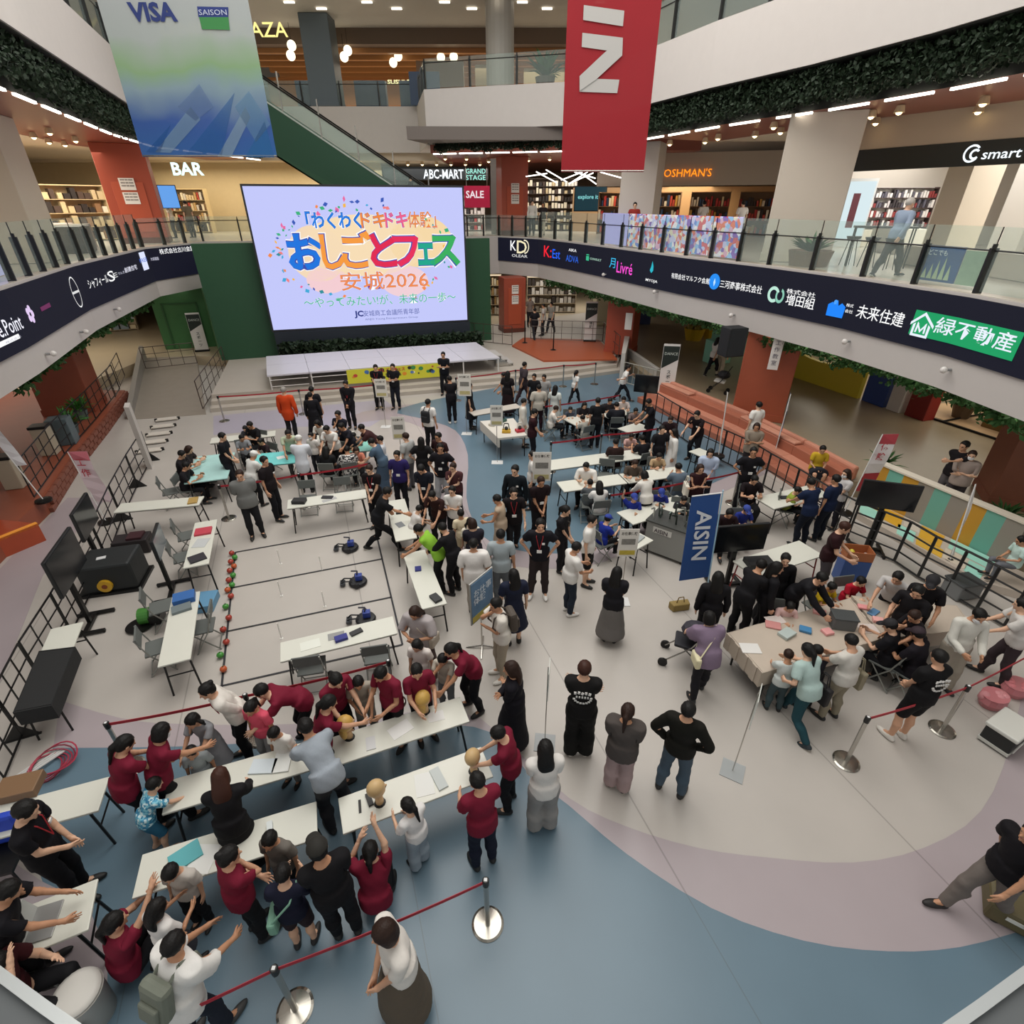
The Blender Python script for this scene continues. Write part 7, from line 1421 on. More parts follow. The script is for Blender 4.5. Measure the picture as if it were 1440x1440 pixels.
cube(9.4,24.6,.46,(1.0,.7,1.0),'#86c3ac','mint counter behind the two walking women','mint_counter','counter',.3); cube(10.7,26.3,.46,(2.0,.8,1.3),'#7fbba6','larger mint counter farther back on the right walkway','mint_counter','counter',.3)
for k,(x,y) in enumerate(((9.7,29.2),(10.8,29.6))):
    t=thing('yellow_basket','yellow product basket %s on the right walkway'%['left one','right one'][k],'basket',(x,y,.46),0,local=True); B().lathe([(.4,0),(.55,.6),(.5,.6),(.36,.05)],n=14).build('basket_body',mat('#c9a51e',.5),t); b=B(); [b.ball((.3*cos(a),.3*sin(a),.62),(.16,.16,.13),8,5) for a in (0,1.2,2.4,3.6,4.8)]; b.build('goods',mat('#8a7a2a',.6,var=.3,scale=9),t)
shelfcols=['#c8b79a','#6f5a48','#a8323a','#d8d2c4','#3a3a40','#b89048','#58708a','#d9c8b0','#7a2c2c','#e0ddd6']
def display(x,y,z,w,h,rz,lab,rows=4,cols=6,dep=.4,body='#b9a88c',seed=0,nm='shelf_unit',goods=shelfcols,back=None):
    t=thing(nm,lab,'shelf',(x,y,z),RD(rz),local=True); B().box((0,dep/2,h/2),(w,.03,h)).build('back_panel',mat(back or body,.6),t); r=random.Random(seed)
    for s_ in(-1,1): B().box((s_*w/2,0,h/2),(.03,dep,h)).build('side_panel',mat(body,.6),t)
    for k in range(rows+1): B().box((0,0,.06+(h-.1)*k/rows),(w,dep,.025)).build('shelf_board',mat(body,.6),t)
    bs={}
    for k in range(rows):
        for c in range(cols*2):
            col=r.choice(goods); hh=(h/rows)*r.uniform(.35,.78); ww=w/cols/2*r.uniform(.6,.92); bs.setdefault(col,B()).box((-w/2+w*(c+.5)/cols/2,-.04,.08+(h-.1)*k/rows+hh/2),(ww,dep*.6,hh))
    for c,b in bs.items(): o=b.build('goods',mat(c,.6),t); o['kind']='stuff'
    return t
warm=['#e0c9a0','#caa56c','#8c6a44','#f0e2c4','#4a3a30','#b5483a','#d6cdbd']
for x,y,w,h,rz,l in ((2.6,37.5,3.2,2.2,0,'shelves of goods on the far ground floor right of the red column'),(7.2,36.5,4,2.2,-10,'low shelves on the far ground floor behind the red deck'),(-1.6,36.6,1.8,2.4,0,'white clothes display behind the screen on the ground floor'),(12.5,33,4,2.0,-30,'shop shelves at the far right ground floor'),(16.6,24.5,4,2.2,-65,'shop shelves behind the mint booth')): display(x,y,.46,w,h,rz,l,4,6,.5,seed=int(x*3),goods=warm if y<37 else ['#dcd6cc','#b9b2a6','#8f867a','#3c3430','#e8e4dc'])
cube(5.6,33.5,.46,(1.4,.9,1.6),'#d8ceae','cream kiosk block on the far ground floor','kiosk','kiosk',.1); cube(7.6,33.6,.46,(1.4,.7,1.4),'#20305c','dark blue kiosk on the far ground floor','kiosk','kiosk',.1)
# green planting groups and wood floor edge at the right
t=thing('walkway_trim','dark metal guide rail on the floor before the planted shop on the right','floor rail',(15,17,.46)); B().path([(13.6,18.6,.5),(15.0,15.2,.5),(14.6,12.2,.5)],.035,6).path([(14.35,16.8,.5),(16.4,17.6,.5)],.035,6).build('rail',leg_m,t)
o=struct('floor',B().prism([(14.0,18.6),(15.2,15.2),(14.8,11.0),(24,11),(24,19.5)],.461,.47),mat('#c9a884',.4,var=.08,scale=3)); o['label']='light wooden floor of the planted shop at the right'
plant(15.3,17.3,.47,1.5,'large green plant group at the planted shop, left','#5a4a36',120,5); plant(15.6,15.2,.47,1.5,'large green plant group at the planted shop, right','#5a4a36',120,6); plant(16.6,13.6,.47,1.6,'large green plant at the right edge of the planted shop','#d8d2c4',120,7)
cube(14.6,14.0,.47,(.5,.4,1.3),'#c98a74','peach coloured standing sign before the planted shop','standing_sign','sign',.4); cube(15.9,16.3,.47,(.9,.7,.7),'#6b5324','brown wicker display basket at the planted shop','wicker_basket','basket',.4); cube(17.2,18.4,.47,(1.2,.6,1.2),'#2a2624','black and white goods stand at the planted shop','goods_stand','shelf',.4)
# loudspeaker and hanging sign at the big column
p=GY(1030,480,16.6); t=thing('loudspeaker','big black loudspeaker mounted left of the large terracotta column','loudspeaker',p,RD(15),local=True); B().box((0,0,0),(.62,.5,.85)).build('speaker_body',mat('#16181a',.5),t,bevel=.03); B().box((0,-.26,0),(.54,.02,.76)).build('grille',mat('#22262a',.7),t); B().tube((.3,.05,.1),(.75,.5,.1),.04,8).build('arm',leg_m,t)
p=GY(1091,498,16.4); t=thing('hanging_sign','white hanging sign board beside the large terracotta column','sign',p,RD(-25),local=True); B().box((0,0,0),(.3,.03,.95)).build('board',mat('#d9d4cf',.5),t,bevel=.01); [text(c,(-.08,-.02,.28-.2*k),(1,0,0),(0,0,1),.16,mat('#77727a',.6),t,.01) for k,c in enumerate('工作教室')]
p=GY(884,452,24.5); t=thing('hanging_sign','small white hanging sign beside the far terracotta column','sign',p,RD(-20),local=True); B().box((0,0,0),(.3,.03,.7)).build('board',mat('#d9d4cf',.5),t)
p=G(985,535,.46); t=thing('stroller','black and white stroller parked beside the large terracotta column','stroller',(p[0]+.2,p[1]-1.6,.46),RD(60),local=True)
for s_ in(-.2,.2): B().path([(s_,.35,.08),(s_,-.05,.5),(s_,-.3,1.0)],.015,6).build('frame_tube',leg_m,t); [B().tube((s_-.02,y,.08),(s_+.02,y,.08),.08,10).build('wheel',leg_m,t) for y in (-.3,.35)]
B().box((0,.02,.45),(.36,.4,.08),0,.1).build('seat',mat('#d0cec8',.7),t,bevel=.02); B().ball((0,-.08,.7),(.2,.24,.16),12,6).build('canopy',mat('#1c1c20',.7),t)
# ---------------- left terrace
t=thing('planter_box','square grey planter with dark leafy tree on the left terrace','planter',(-15.6,13.8,.45),.3,local=True); B().box((0,0,.35),(1.2,1.2,.7)).build('planter',mat('#6b665e',.6),t,bevel=.03); B().tube((0,0,.7),(.1,0,1.5),.05,8).build('trunk',mat('#4a3a2c',.7),t); b=B(); r=random.Random(3)
for k in range(160):
    c=np.array((r.gauss(.1,.4),r.gauss(0,.4),r.uniform(1.1,2.3))); a=np.array((r.gauss(0,1),r.gauss(0,1),r.gauss(0,1))); a/=np.linalg.norm(a); w=np.cross(a,(0,0,1)); b.add([c,c+a*.12+w*.05,c+a*.24,c+a*.12-w*.05],[(0,1,2,3)])
o=b.build('foliage',leaf,t); o['kind']='stuff'
for k,(x,y,l) in enumerate(((-14.0,15.9,'low green spiky plant in a grey box on the left terrace, near one'),(-14.6,17.2,'low green plant in a box on the left terrace, far one'))): plant(x,y,.45,1.0,l,'#5c6b6a',70,20+k,'terrace_plant',mat('#3f7a30',.6,var=.3,scale=9))
cube(-13.6,15.1,.45,(.55,.5,.8),'#56656a','blue grey planter cube by the left terrace railing','planter_cube','planter',.4)
for k,(x,y,l) in enumerate(((-12.6,12.2,'pale waste bin with dark top on the left terrace, near one'),(-13.3,14.3,'pale waste bin with dark top on the left terrace, far one'))):
    t=thing('waste_bin',l,'bin',(x-.2,y,.45),.3,local=True); B().box((0,0,.4),(.4,.35,.8)).build('bin_body',mat('#b5ab96',.5),t,bevel=.02); B().box((0,0,.84),(.44,.39,.08)).build('bin_top',leg_m,t,bevel=.02)
LTo=offs(LT[1:],.15)
for k,(a,c) in enumerate(zip(LTo[1:],LTo[2:])): gridpanel(a,c,1.0,'dark railing on the edge of the left terrace, %s part'%['nearest','middle','third','far','last'][k],5,3,False,.45,grp='left terrace railing')
t=thing('round_table','small round wooden table on the left terrace','table',(-13.7,11.0,.45),0,local=True); B().lathe([(.3,.68),(.32,.7),(.32,.72),(.3,.73)],n=20).build('tabletop',mat('#d9ab7c',.4),t); B().tube((0,0,.02),(0,0,.68),.03,8).build('pole',leg_m,t); B().lathe([(.22,0),(.2,.02)],n=14).build('base',leg_m,t)
for k,(x,y) in enumerate(((-13.0,10.6),(-14.3,11.6))):
    t=thing('terrace_chair','dark chair beside the round terrace table, %s'%['right one','left one'][k],'chair',(x,y,.45),1.2*k,local=True); B().box((0,0,.42),(.4,.4,.04)).build('seat',leg_m,t); B().box((0,-.2,.65),(.4,.03,.4)).build('backrest',leg_m,t)
    for a in(-.17,.17): [B().tube((a,c_,0),(a,c_,.42),.014,6).build('leg',leg_m,t) for c_ in(-.17,.17)]
cube(-11.9,10.0,.45,(.6,.9,.42),'#6b3a2c','brown brick bench block at the corner of the left terrace','brick_block','bench',.5)
0 and cube(-16.4,22.5,.45,(1.6,.9,.9),'#4a4440','dark counter behind the left ramp','dark_counter','counter',.3); 
display(-24,31,.45,5,2.2,25,'bright shop shelves far behind the left ramp',4,6,.5,goods=['#e0dcd4','#b8c4cc','#d6c8a8','#8c9aa4'],seed=4)
# ---------------- upper gallery right: phone shop, columns, boards
PW=[(9.9,21.0),(12.8,15.4),(15.4,10.6)]
def faceplane(pl,z0,z1,m,nm,lab,cat,t=.15): o=B().wall(offs(pl,.0),z0,z1,t); return tag(o.build(nm,m),lab,cat)
t=thing('shop_sign','long dark sign band of the phone shop with white lettering','sign',(12.6,15.8,7.6)); struct('wall_right',B().wall(offs(PW,.02),8.19,8.95,.2),mat('#cbbca6',.6)); B().wall(PW,7.64,8.185,.15).build('sign_band',mat('#2d302c',.5),t)
def ptext(s,px0,py,px1,col,pl,parent,hpx,fat=.02,em=1.3,off_=.02):
    a,d=near(px0,py,pl); c,_=near(px1,py,pl); hh,_=near(px0,py-hpx,pl); n=np.array((d[1],-d[0],0)); dd=np.array((d[0],d[1],0)); sg=np.sign((c-a)@dd) or 1
    w=np.linalg.norm((c-a)[:2]); sz=(hh[2]-a[2])/.72; o=text(s,tuple(a+n*off_),dd*sg,(0,0,1),sz,E_(col,em),parent,fat,depth=0); vs=np.array([v.co for v in o.data.vertices]); b0=a-np.array(WL(parent)); x=(vs-b0)@(dd*sg); k=w/max(x.max(),.01); vs+=np.outer(x*(k-1),dd*sg); o.data.vertices.foreach_set('co',vs.ravel()); o.data.update(); return o
ptext('smart',1379,224,1434,'#f2fbff',PW,t,14,.008); ringp(t,PW,1367,216,.2,.045,'#f2fbff',1,1.3,.7,5.6); ringp(t,PW,1371,217,.12,.05,'#f2fbff',1,1.3,.7,5.6); ringp(t,PW,1162,229,.07,.07,'#e8f0f0',1,1.2)
struct('wall_right',B().wall([(24.5,30),(24.5,8)],5.2,8.9,.2),mat('#b9b4ae',.6)); struct('wall_right',B().wall([(12.7,25.7),(24.5,25.7)],5.22,8.9,.2),mat('#c9c2b8',.6))
lightarea('shop_light',(15.6,17,8.7),(4,12),420)
struct('wall_right',B().box((13.4,18.2,7.08),(1.1,.8,3.7),.2),mat('#c4b9a8',.5)); struct('wall_right',B().box((17.2,20.2,7.08),(1.2,1.0,3.7),.2),mat('#a8a39c',.6))
display(15.9,25.2,5.85,2.7,1.5,0,'wall shelf with rows of phone cases in the phone shop',4,12,.3,'#4a3a38',3,goods=['#e6e2de','#3a3438','#c9c4c4','#8c3a3a','#5c5a66'],back='#d8d4ce'); display(20.4,22.6,6.1,2.4,1.2,-20,'smaller wall shelf with colourful covers in the phone shop',3,8,.3,'#4a3a38',5,goods=['#c93a3a','#d8b43a','#c9c4c4','#3a3438'],back='#d8d4ce')
cube(15.9,24.9,5.22,(3.4,.8,.62),'#cdc4b4','cream cabinet under the phone case shelf','cream_cabinet','cabinet'); cube(14.6,14.9,5.22,(1.2,2.6,.95),'#cfc6b8','pale counter inside the phone shop','pale_counter','counter'); cube(13.9,21.6,5.22,(.8,1.8,.8),'#d8d2c8','white display table at the left of the phone shop','white_table','table'); cube(12.0,12.6,5.22,(.6,3.2,.55),'#b7afa2','low pale bench in front of the phone shop','low_bench','bench'); cube(11.9,16.3,5.22,(.6,2.4,.5),'#b0a89c','low cream bench behind the walking man','low_bench','bench')
t=thing('light_panel','tall glowing advertising panel beside the broad pale column','display',(12.2,24.2,5.22),RD(-30),local=True); B().box((0,0,1.21),(1.5,.12,2.4)).build('frame',mat('#d8dcdc',.4),t); B().box((0,-.065,1.3),(1.4,.01,2.1)).build('display',E_('#bfe3e8',1.1),t); B().box((0,-.075,1.25),(.9,.01,.8)).build('picture',E_('#8fbf3e',1.),t)
t=thing('light_panel','second glowing white panel with red shape beside the first','display',(13.75,24.4,5.22),RD(-30),local=True); B().box((0,0,1.2),(1.0,.12,2.4)).build('frame',mat('#d8dcdc',.4),t); B().box((0,-.065,1.3),(.9,.01,2.0)).build('display',E_('#cfe0e4',1.1),t); B().box((-.1,-.075,1.3),(.25,.01,1.2)).build('picture',mat('#6b3a44',.5),t)
t=thing('poster_easel','framed portrait advertisement on a dark easel in front of the phone shop','poster',(12.0,13.4,5.22),RD(-78),local=True); B().box((0,0,1.3),(.75,.05,.85)).build('frame',mat('#8b8e86',.5),t); b=B(); b.add([(.17*cos(a*pi/8)+.08,-.03,1.3+.22*sin(a*pi/8)) for a in range(16)],[tuple(range(16))]); b.build('portrait_shape',mat('#c09078',.6),t); b=B(); b.add([(.2*cos(a*pi/8)+.08,-.035,1.47+.13*sin(a*pi/8)) for a in range(16)],[tuple(range(16))]); b.build('portrait_hair',mat('#2a2422',.6),t)
for s_ in(-.25,.25): B().tube((s_,0,0),(s_,0,.9),.03,6).build('leg',leg_m,t)
t=thing('high_table','dark high table on the right upper gallery beside the planter','table',(10.3,16.6,5.22),RD(-25),local=True); B().box((0,0,1.0),(1.5,.5,.05)).build('tabletop',mat('#3a3836',.5),t); [B().tube((sx,sy,0),(sx,sy,1.0),.02,6).build('leg',leg_m,t) for sx in(-.7,.7) for sy in(-.2,.2)]
for k in range(3):
    t=thing('bar_stool','black bar stool at the high table, %s'%['left one','middle one','right one'][k],'stool',(9.75+.22*k,17.0-.55*k,5.22),0,'bar stools at the high table',local=True); B().lathe([(.16,.68),(.19,.74),(.19,.76)],n=12).build('seat',leg_m,t); [B().tube((.1*cos(a),.1*sin(a),.68),(.2*cos(a),.2*sin(a),0),.012,5).build('leg',leg_m,t) for a in (.8,2.4,4,5.5)]
t=thing('round_planter','wide brown planter with fern in front of the broad pale column','planter',(8.6,16.95,5.22),0,local=True); B().lathe([(.5,0),(.6,.4),(.55,.4),(.5,.35)],n=20).build('planter',mat('#7d6656',.6),t); r=random.Random(9); b=B()
for k in range(70): a=r.uniform(0,6.3); l=r.uniform(.4,.8); d=np.array((cos(a),sin(a),r.uniform(.4,1.2))); d/=np.linalg.norm(d); w=np.cross(d,(0,0,1))*.07; b.add([(0,0,.35),tuple(np.array((0,0,.35))+d*l*.6+w),tuple(np.array((0,0,.3))+d*l),tuple(np.array((0,0,.35))+d*l*.6-w)],[(0,1,2,3)])
o=b.build('foliage',leaf2,t); o['kind']='stuff'
# boards behind the glass
def board(px0,px1,z0,z1,pl,m,nm,lab,t=.03):
    a,d=near(px0,(300),pl); c,_=near(px1,300,pl); o=B().wall([a[:2],c[:2]],z0,z1,t).build(nm,m); return tag(o,lab,'board')
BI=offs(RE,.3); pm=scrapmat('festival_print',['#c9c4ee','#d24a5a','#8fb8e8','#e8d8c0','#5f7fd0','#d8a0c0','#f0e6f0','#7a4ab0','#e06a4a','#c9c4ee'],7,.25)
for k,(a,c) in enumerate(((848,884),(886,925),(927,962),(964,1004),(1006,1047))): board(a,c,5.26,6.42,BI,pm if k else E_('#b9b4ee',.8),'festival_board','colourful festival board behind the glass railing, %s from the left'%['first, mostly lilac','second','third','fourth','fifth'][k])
a,d=near(1292,366,BI);c,_=near(1350,372,BI); t=thing('tree_poster','dark blue poster with pale trees behind the glass railing','poster',(*a[:2],5.3)); B().wall([a[:2],c[:2]],5.3,6.0,.03).build('sheet',mat('#1d4f8c',.5,var=.2,scale=3),t)
dv=(c-a)/np.linalg.norm((c-a)[:2]); nn=np.array((d[1],-d[0],0))
for k in range(5): q=a+(c-a)*(.25+.14*k); q[2]=5.35; hh=[.22,.3,.38,.45,.3][k]; B().add([q+nn*.012-dv*.06,q+nn*.012+dv*.06,q+nn*.012+np.array((0,0,hh))],[(0,1,2)]).build('tree_print',mat('#b9c9a8',.6),t)
q=a+(c-a)*.18; q[2]=5.82; text('どこでも',tuple(q+nn*.015),dv*(1,1,0),(0,0,1),.12,mat('#e6eef4',.5),t,.01)
a2,_=near(1352,372,BI);c2_,_=near(1384,376,BI); tag(B().wall([a2[:2],c2_[:2]],5.3,5.95,.03).build('green_poster',mat('#9db29a',.5,var=.15,scale=12)),'pale green stamp poster right of the tree poster','poster')
# sports shop, cap shop, shoe shop at the far end
t=thing('shop_sign','orange glowing letters of the sports shop','sign',(8,32.6,8)); OS=[(4.5,33.2),(14.5,29.5)]
struct('wall_back',B().wall(offs(OS,.05),7.55,8.95,.2),mat('#b7a998',.5)); ptext("OSHMAN'S",933,249,1000,'#ff8a1a',OS,t,11,.0,1.6,.12)
lightarea('shop_light',(8.5,35,7.6),(6,3),260,col=(1,.85,.6))
struct('wall_back',B().wall([(3.8,38.5),(17.5,33.5)],5.2,7.6,.2),mat('#a8865e',.6))
for k,(x,y) in enumerate(((6.0,35.2),(8.4,34.4),(10.8,33.5),(13.2,32.8))): display(x,y,5.22,2.0,2.1,-20,'sports shop clothes rack full of colours, %s from the left'%['first','second','third','fourth'][k],3,7,.5,'#8c6a4a',k,goods=['#b5302c','#e0c9a0','#3a2c28','#d6a04a','#c94a3a','#f0e0c8','#243a5c'])
for k in range(7): downlight(5+k*1.25,33.8-k*.4,8.94,'warm spotlight inside the sports shop','spotlights of the sports shop')
display(2.3,39.2,5.22,3.6,2.9,0,'wall of caps in the shop right of the far red column',7,9,.4,'#3a2c24',11,goods=['#e6dcc0','#c9b48a','#4a3a30','#2a2420','#f0e8d8'],back='#5a4630'); display(5.6,38.6,5.22,2.2,2.2,0,'warm lit shelf right of the cap wall',4,5,.4,'#7a5a3a',12,goods=warm)
t=thing('wall_screen','dark teal advertising screen above the cap shop entrance','display',(4.6,36.2,7.0),0,local=True); B().box((0,0,0),(1.9,.1,1.3)).build('housing',leg_m,t); B().box((0,-.055,0),(1.8,.01,1.2)).build('display',E_('#12333c',1),t); text('explore it',(-.75,-.07,0),(1,0,0),(0,0,1),.3,E_('#8fe0e0',1),t,.01)
t=thing('neon_lamp','tangle of white light tubes hanging at the far gallery','lamp',(2.2,32.4,8.0)); r=random.Random(5)
for k in range(9): x=r.uniform(.6,4.8); a=r.uniform(-.35,.35); B().tube((x,32.4+.1*k,8.0+a),(x+1.1,32.4+.1*k,8.0-a+r.uniform(-.1,.1)),.028,6).build('light_tube',E_('#fff4ec',4),t)
ABs=[(-7.5,36.6),(-1.4,36.6)]; t=thing('shop_sign','dark shoe shop sign band with white and mint lettering','sign',(-4,36.6,8)); B().wall(ABs,7.95,8.6,.15).build('sign_band',mat('#22262a',.5),t)
ptext('ABC-MART',596,251,652,'#f4fbff',ABs,t,13,.015,1.4); ptext('GRAND',655,244,683,'#9fe6d6',ABs,t,7,.01,1.2); ptext('STAGE',655,253,683,'#9fe6d6',ABs,t,7,.01,1.2)
display(-4.5,38.8,5.22,5.5,2.3,0,'white shoe display shelves behind the shoe shop front',5,12,.5,'#cfc8bf',13,goods=['#e8e4e0','#8c8c90','#3a3a40','#c94a4a','#d8d2cc']); t=thing('sale_panel','crimson sale panel in front of the shoe shop','sign',(-2.05,36.2,7.1),0,local=True); [B().tube((x_,0,.55),(x_,0,1.8),.015,6).build('hanger',steel,t) for x_ in(-.6,.6)]; B().box((0,0,0),(1.5,.08,1.1)).build('board',mat('#a3123a',.5,emit=.3),t); text('SALE',(-.65,-.05,-.05),(1,0,0),(0,0,1),.5,E_('#f0dfe4',1),t,.02,maxw=1.3)
tag(B().wall([(-1.2,35.0),(-.75,34.9)],5.22,8.9,.3).build('steel_pillar',mat('#a9a6a2',.3,.5)),'slim grey steel pillar beside the shoe shop','pillar')
for k in range(8): downlight(-7+k*.85,37.4,8.91,'small light inside the shoe shop','lights of the shoe shop')
# left far: bar and shops
BRs=[(-21.5,33.5),(-12.5,33.5)]; t=thing('shop_sign','pale glowing bar sign letters on the left upper gallery','sign',(-17,33.5,8)); ptext('BAR',243,246,288,'#d6f6f0',BRs,t,18,.03,1.5)
struct('wall_back',B().wall([(-32,38.5),(-8,38.5)],5.2,9,.2),mat('#c2b08c',.6,var=.05)); lightarea('shop_light',(-16,36,8.6),(12,3),420,col=(1,.86,.62))
for k,(x,y,w,l,g) in enumerate(((-19.2,36.5,2.2,'bar counter shelves with bottles on the left gallery',warm),(-14.3,37.8,3.0,'shelf with framed pictures behind the screen on the left',['#8c7a5a','#3a3028','#e0d6c0']),(-20.6,27.8,4.0,'long bag shop shelves on the left upper gallery',['#2c2622','#8c6a48','#4a3a30','#e8ddc4','#c9b48a']),(-22.5,23,4.0,'clothes shelves near the white column on the left gallery',['#2c2622','#5a4a3c','#e8ddc4','#d8d4cc']))): display(x,y,5.22,w,2.3,0 if y>30 else 60,l,4,7,.5,'#c9b48a',30+k,goods=g)
for k,(x,y) in enumerate(((-15.2,21.8),(-16.4,23.6),(-17.8,24.6))):
    cube(x-.9,y,5.22,(1.0,1.6,.85),['#3a322c','#7a6a5c','#c9b0a6'][k],['dark merchandise table behind the left railing','brown merchandise table behind the left railing','pinkish counter block behind the left railing'][k],'display_table','table',.4)
t=thing('wall_screen','small glowing blue screen beside the red column on the left gallery','display',(-16.9,30.4,7.05),.4,local=True); B().box((0,0,0),(.8,.06,1.0)).build('housing',leg_m,t); B().box((0,-.04,0),(.74,.01,.94)).build('display',E_('#5f9ae0',1.1),t)
t=thing('lamp_shade','large amber lamp shade hanging at the left edge','lamp',(-15.1,14.2,7.9),0,local=True); B().lathe([(.75,-.35),(.5,.15),(.46,.15)],n=20).build('shade',mat('#c98f3c',.6,emit=.35),t); B().tube((0,0,.15),(0,0,1.05),.015,6).build('cord',leg_m,t)
lightarea('bar_light',(-19,24,8.7),(3,8),350,col=(1,.88,.68))
LI=offs(LE,.35)
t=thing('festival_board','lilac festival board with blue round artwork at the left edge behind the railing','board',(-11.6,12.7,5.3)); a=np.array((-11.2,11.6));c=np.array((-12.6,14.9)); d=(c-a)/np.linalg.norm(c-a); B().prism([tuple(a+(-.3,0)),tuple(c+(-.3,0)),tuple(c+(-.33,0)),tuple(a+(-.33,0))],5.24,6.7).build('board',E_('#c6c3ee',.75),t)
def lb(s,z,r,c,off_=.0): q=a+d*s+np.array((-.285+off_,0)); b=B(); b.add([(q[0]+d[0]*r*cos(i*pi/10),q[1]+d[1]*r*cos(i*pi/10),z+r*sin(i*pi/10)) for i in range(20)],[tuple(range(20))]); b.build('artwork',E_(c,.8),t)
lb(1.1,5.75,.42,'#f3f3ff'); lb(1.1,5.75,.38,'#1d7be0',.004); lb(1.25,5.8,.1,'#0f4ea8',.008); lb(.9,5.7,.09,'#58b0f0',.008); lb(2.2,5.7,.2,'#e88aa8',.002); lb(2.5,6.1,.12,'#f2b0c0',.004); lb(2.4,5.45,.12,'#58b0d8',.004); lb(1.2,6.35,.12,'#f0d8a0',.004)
# ---------------- banners hung from above
def hang(pts,Y,nm,lab,m):
    q=[np.array(GY(x,y,Y)) for x,y in pts]; xl,xr=q[0][0],q[1][0]; z0=(q[0][2]+q[1][2])/2; t=thing(nm,lab,'banner',(xl,Y,z0)); B().box(((xl+xr)/2,Y,z0+3.6),(xr-xl,.012,7.2)).build('cloth',m,t); B().tube((xl,Y,z0+.02),(xr,Y,z0+.02),.015,8).build('bottom_rod',steel,t); B().tube((xl,Y,z0+7.2),(xr,Y,z0+7.2),.02,8).build('top_rod',steel,t); return t,xl,xr,z0
def cloth2(name,stops,a):
    m=bpy.data.materials.new(name); m.use_nodes=True; nt=m.node_tree; b=nt.nodes['Principled BSDF']; tc=nt.nodes.new('ShaderNodeTexCoord'); s=nt.nodes.new('ShaderNodeSeparateXYZ'); n=nt.nodes.new('ShaderNodeTexNoise'); n.inputs['Scale'].default_value=.8
    mr=nt.nodes.new('ShaderNodeMapRange'); mr.inputs[1].default_value=0; mr.inputs[2].default_value=3.6; r=nt.nodes.new('ShaderNodeValToRGB'); nt.links.new(tc.outputs['Object'],s.inputs[0]); nt.links.new(tc.outputs['Object'],n.inputs['Vector'])
    ad=nt.nodes.new('ShaderNodeMath'); ad.operation='MULTIPLY_ADD'; ad.inputs[1].default_value=.9; nt.links.new(n.outputs[0],ad.inputs[0]); nt.links.new(s.outputs['Z'],ad.inputs[2]); nt.links.new(ad.outputs[0],mr.inputs[0]); nt.links.new(mr.outputs[0],r.inputs[0])
    for i,(p,c) in enumerate(stops):
        e=r.color_ramp.elements[i] if i<2 else r.color_ramp.elements.new(p); e.position=p; e.color=hexc(c)
    nt.links.new(r.outputs[0],b.inputs['Base Color']); b.inputs['Alpha'].default_value=a; b.inputs['Roughness'].default_value=.8; b.inputs['Transmission Weight'].default_value=0; return m
def polyY(pts,Y,m,t,nm='print'): B().add([np.array(GY(x,y,Y))for x,y in pts],[tuple(range(len(pts)))]).build(nm,m,t)
t,xl,xr,z0=hang([(200,218),(390,223)],14.0,'card_banner','large translucent white, green and blue banner with card logos',cloth2('card_cloth',[(0,'#2f6fae'),(.30,'#3a5fa8'),(.46,'#8fa8b4'),(.54,'#93b58a'),(.66,'#b4bcba'),(1,'#b9bdc0')],.84))
for pts,c in (([(218,214),(268,150),(282,168),(240,215)],'#8fb0c8'),([(262,216),(330,130),(312,218)],'#2a6ab0'),([(306,220),(345,150),(352,165),(325,221)],'#9fbccc'),([(345,221),(372,170),(386,222)],'#2f7ab8'),([(205,214),(240,175),(225,215)],'#1f5fa8'),([(250,150),(280,118),(300,150),(275,170)],'#6f8cba'),([(330,150),(350,128),(380,175),(360,200)],'#6f9cc0')): polyY(pts,13.985,mat(c,.8,alpha=.4),t,'shard_print')
def ytext(s,px0,py,px1,hpx,col,Y,t,fat=.02,em=0):
    a=np.array(GY(px0,py,Y));c=np.array(GY(px1,py,Y));h=np.array(GY(px0,py-hpx,Y)); sz=(h[2]-a[2])/.72; o=text(s,tuple(a),(1,0,0),(0,0,1),sz,E_(col,em) if em else mat(col,.6),t,fat,depth=.0); vs=np.array([v.co for v in o.data.vertices]); x0=vs[:,0].min(); k=(c[0]-a[0])/(vs[:,0].max()-x0); vs[:,0]=x0+(vs[:,0]-x0)*k; o.data.vertices.foreach_set('co',vs.ravel()); o.data.update()
ytext('VISA',186,29,252,26,'#2a3a78',13.98,t,.04); polyY([(277,9),(321,10),(321,24),(279,24)],13.98,mat('#2c3c80',.6),t); polyY([(280,24),(321,24),(323,42),(284,41)],13.98,mat('#3f8a4c',.6),t); ytext('SAISON',280,21,319,8,'#c9d2e6',13.97,t,.0)
t,xl,xr,z0=hang([(789,241),(905,243)],12.0,'red_banner','large red banner with white sideways lettering',mat('#a81f2a',.75,var=.05,alpha=.93))
wm=mat('#c9c6c2',.7)
polyY([(821,7),(878,15),(876,37),(820,28)],11.98,wm,t,'lettering'); polyY([(819,46),(876,53),(875,74),(818,66)],11.98,wm,t,'lettering'); polyY([(876,53),(875,78),(838,112),(815,128),(815,107),(850,74)],11.97,wm,t,'lettering'); polyY([(816,110),(871,112),(868,131),(815,129)],11.98,wm,t,'lettering')
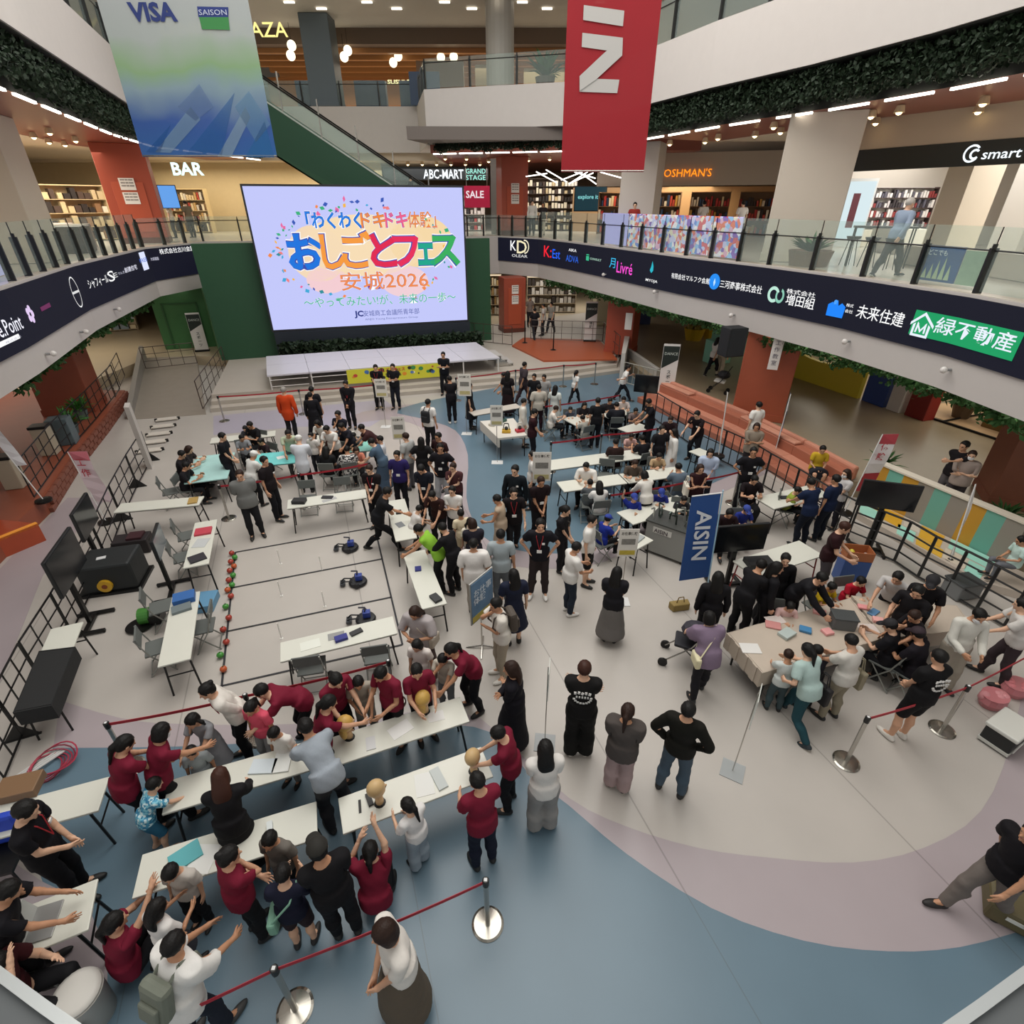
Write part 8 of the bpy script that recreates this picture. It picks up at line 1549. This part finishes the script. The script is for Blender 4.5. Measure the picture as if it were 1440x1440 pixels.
# ---------------- top level: dining floor
t=thing('shop_sign','yellow glowing dining plaza letters on the top level','sign',(-13,36.5,14)); ytext('DINING PLAZA',228,52,404,22,'#f2e08a',33.0,t,.008,1.4)
for k,(x,y,Y,l) in enumerate(((410,64,38,'globe lamp upper of the pair left of the blue grey column'),(409,78,38,'globe lamp lower of the pair left of the blue grey column'),(440,80,39,'bright globe lamp at the blue grey column, left side'),(489,71,39,'globe lamp right of the blue grey column, upper'),(484,80,39,'globe lamp right of the blue grey column, lower'),(560,79,41,'globe lamp in the middle of the dining floor, upper'),(553,88,41,'globe lamp in the middle of the dining floor, lower'),(606,91,42,'globe lamp near the dining floor glass, left'),(611,101,42,'globe lamp near the dining floor glass, low'),(620,81,40,'globe lamp near the dining floor glass, upper'),(638,80,40,'globe lamp right of the dining floor glass'))):
    p=GY(x,y,Y); t=thing('globe_lamp',l,'lamp',p,0,'globe lamps of the dining floor',local=True); B().ball((0,0,0),.24,14,10).build('globe',E_('#fff0cc',2.2),t,smooth=True); B().tube((0,0,.24),(0,0,1.0),.012,5).build('cord',leg_m,t)
struct('wall_back',B().box((-6,47,12.3),(22,.3,4)),mat('#a06a38',.6,var=.1,scale=1)); 
for k,(x,l,c) in enumerate(((-11.6,'dark blue food stall front on the top level, left','#233a58'),(-8.2,'dark blue food stall front on the top level, middle','#1e3350'),(-5.6,'dark food stall front on the top level, right','#27405c'))): cube(x,39,11.36,(1.8,.5,1.5),c,l,'food_stall','stall')
ytext('SUSHI BAR',545,118,590,6,'#fff0b0',41,bpy.data.objects['food_stall'],.02,1.6)
for k,(x,w,c) in enumerate(((-4,2.6,'#7a5a3c'),(-1,2.2,'#b9a88c'),(2.2,3,'#c9b89a'))): cube(x,38+k,11.36,(w,.6,2.2),c,'%s wall block of the top level restaurants'%['brown','beige','cream'][k],'restaurant_front','shop front')
t=thing('wall_screen','dark display with blue picture behind the far top railing','display',(-4.6,35.5,11.36),0,local=True); B().box((0,0,.65),(1.6,.1,1.4)).build('board',mat('#1f3a5a',.4),t)
tag(B().lathe([(.7,0),(.7,3.8)],(-.6,34.5,11.36),20).build('round_pillar',mat('#b9b4ac',.5),smooth=False),'round pale pillar on the far top gallery','pillar')
plant(1.6,32.6,11.36,2.2,'tall slender indoor tree beside the round pillar on the top level','#5a5048',70,15)
for k in range(14):
    x=-12+k*1.25; p=(x,33.5+(k%3),15.15); o=B().box((0,0,0),(.5,.12,.04)).build('spot_row',E_('#fff4e0',4)) if k==0 else spot0.copy(); 
    if k==0: spot0=o
    else: COL.objects.link(o)
    o.location=p; tag(o,'small bright spotlight row in the top level ceiling, %s from the left'%ORD[k],'lamp','ceiling spotlight rows')
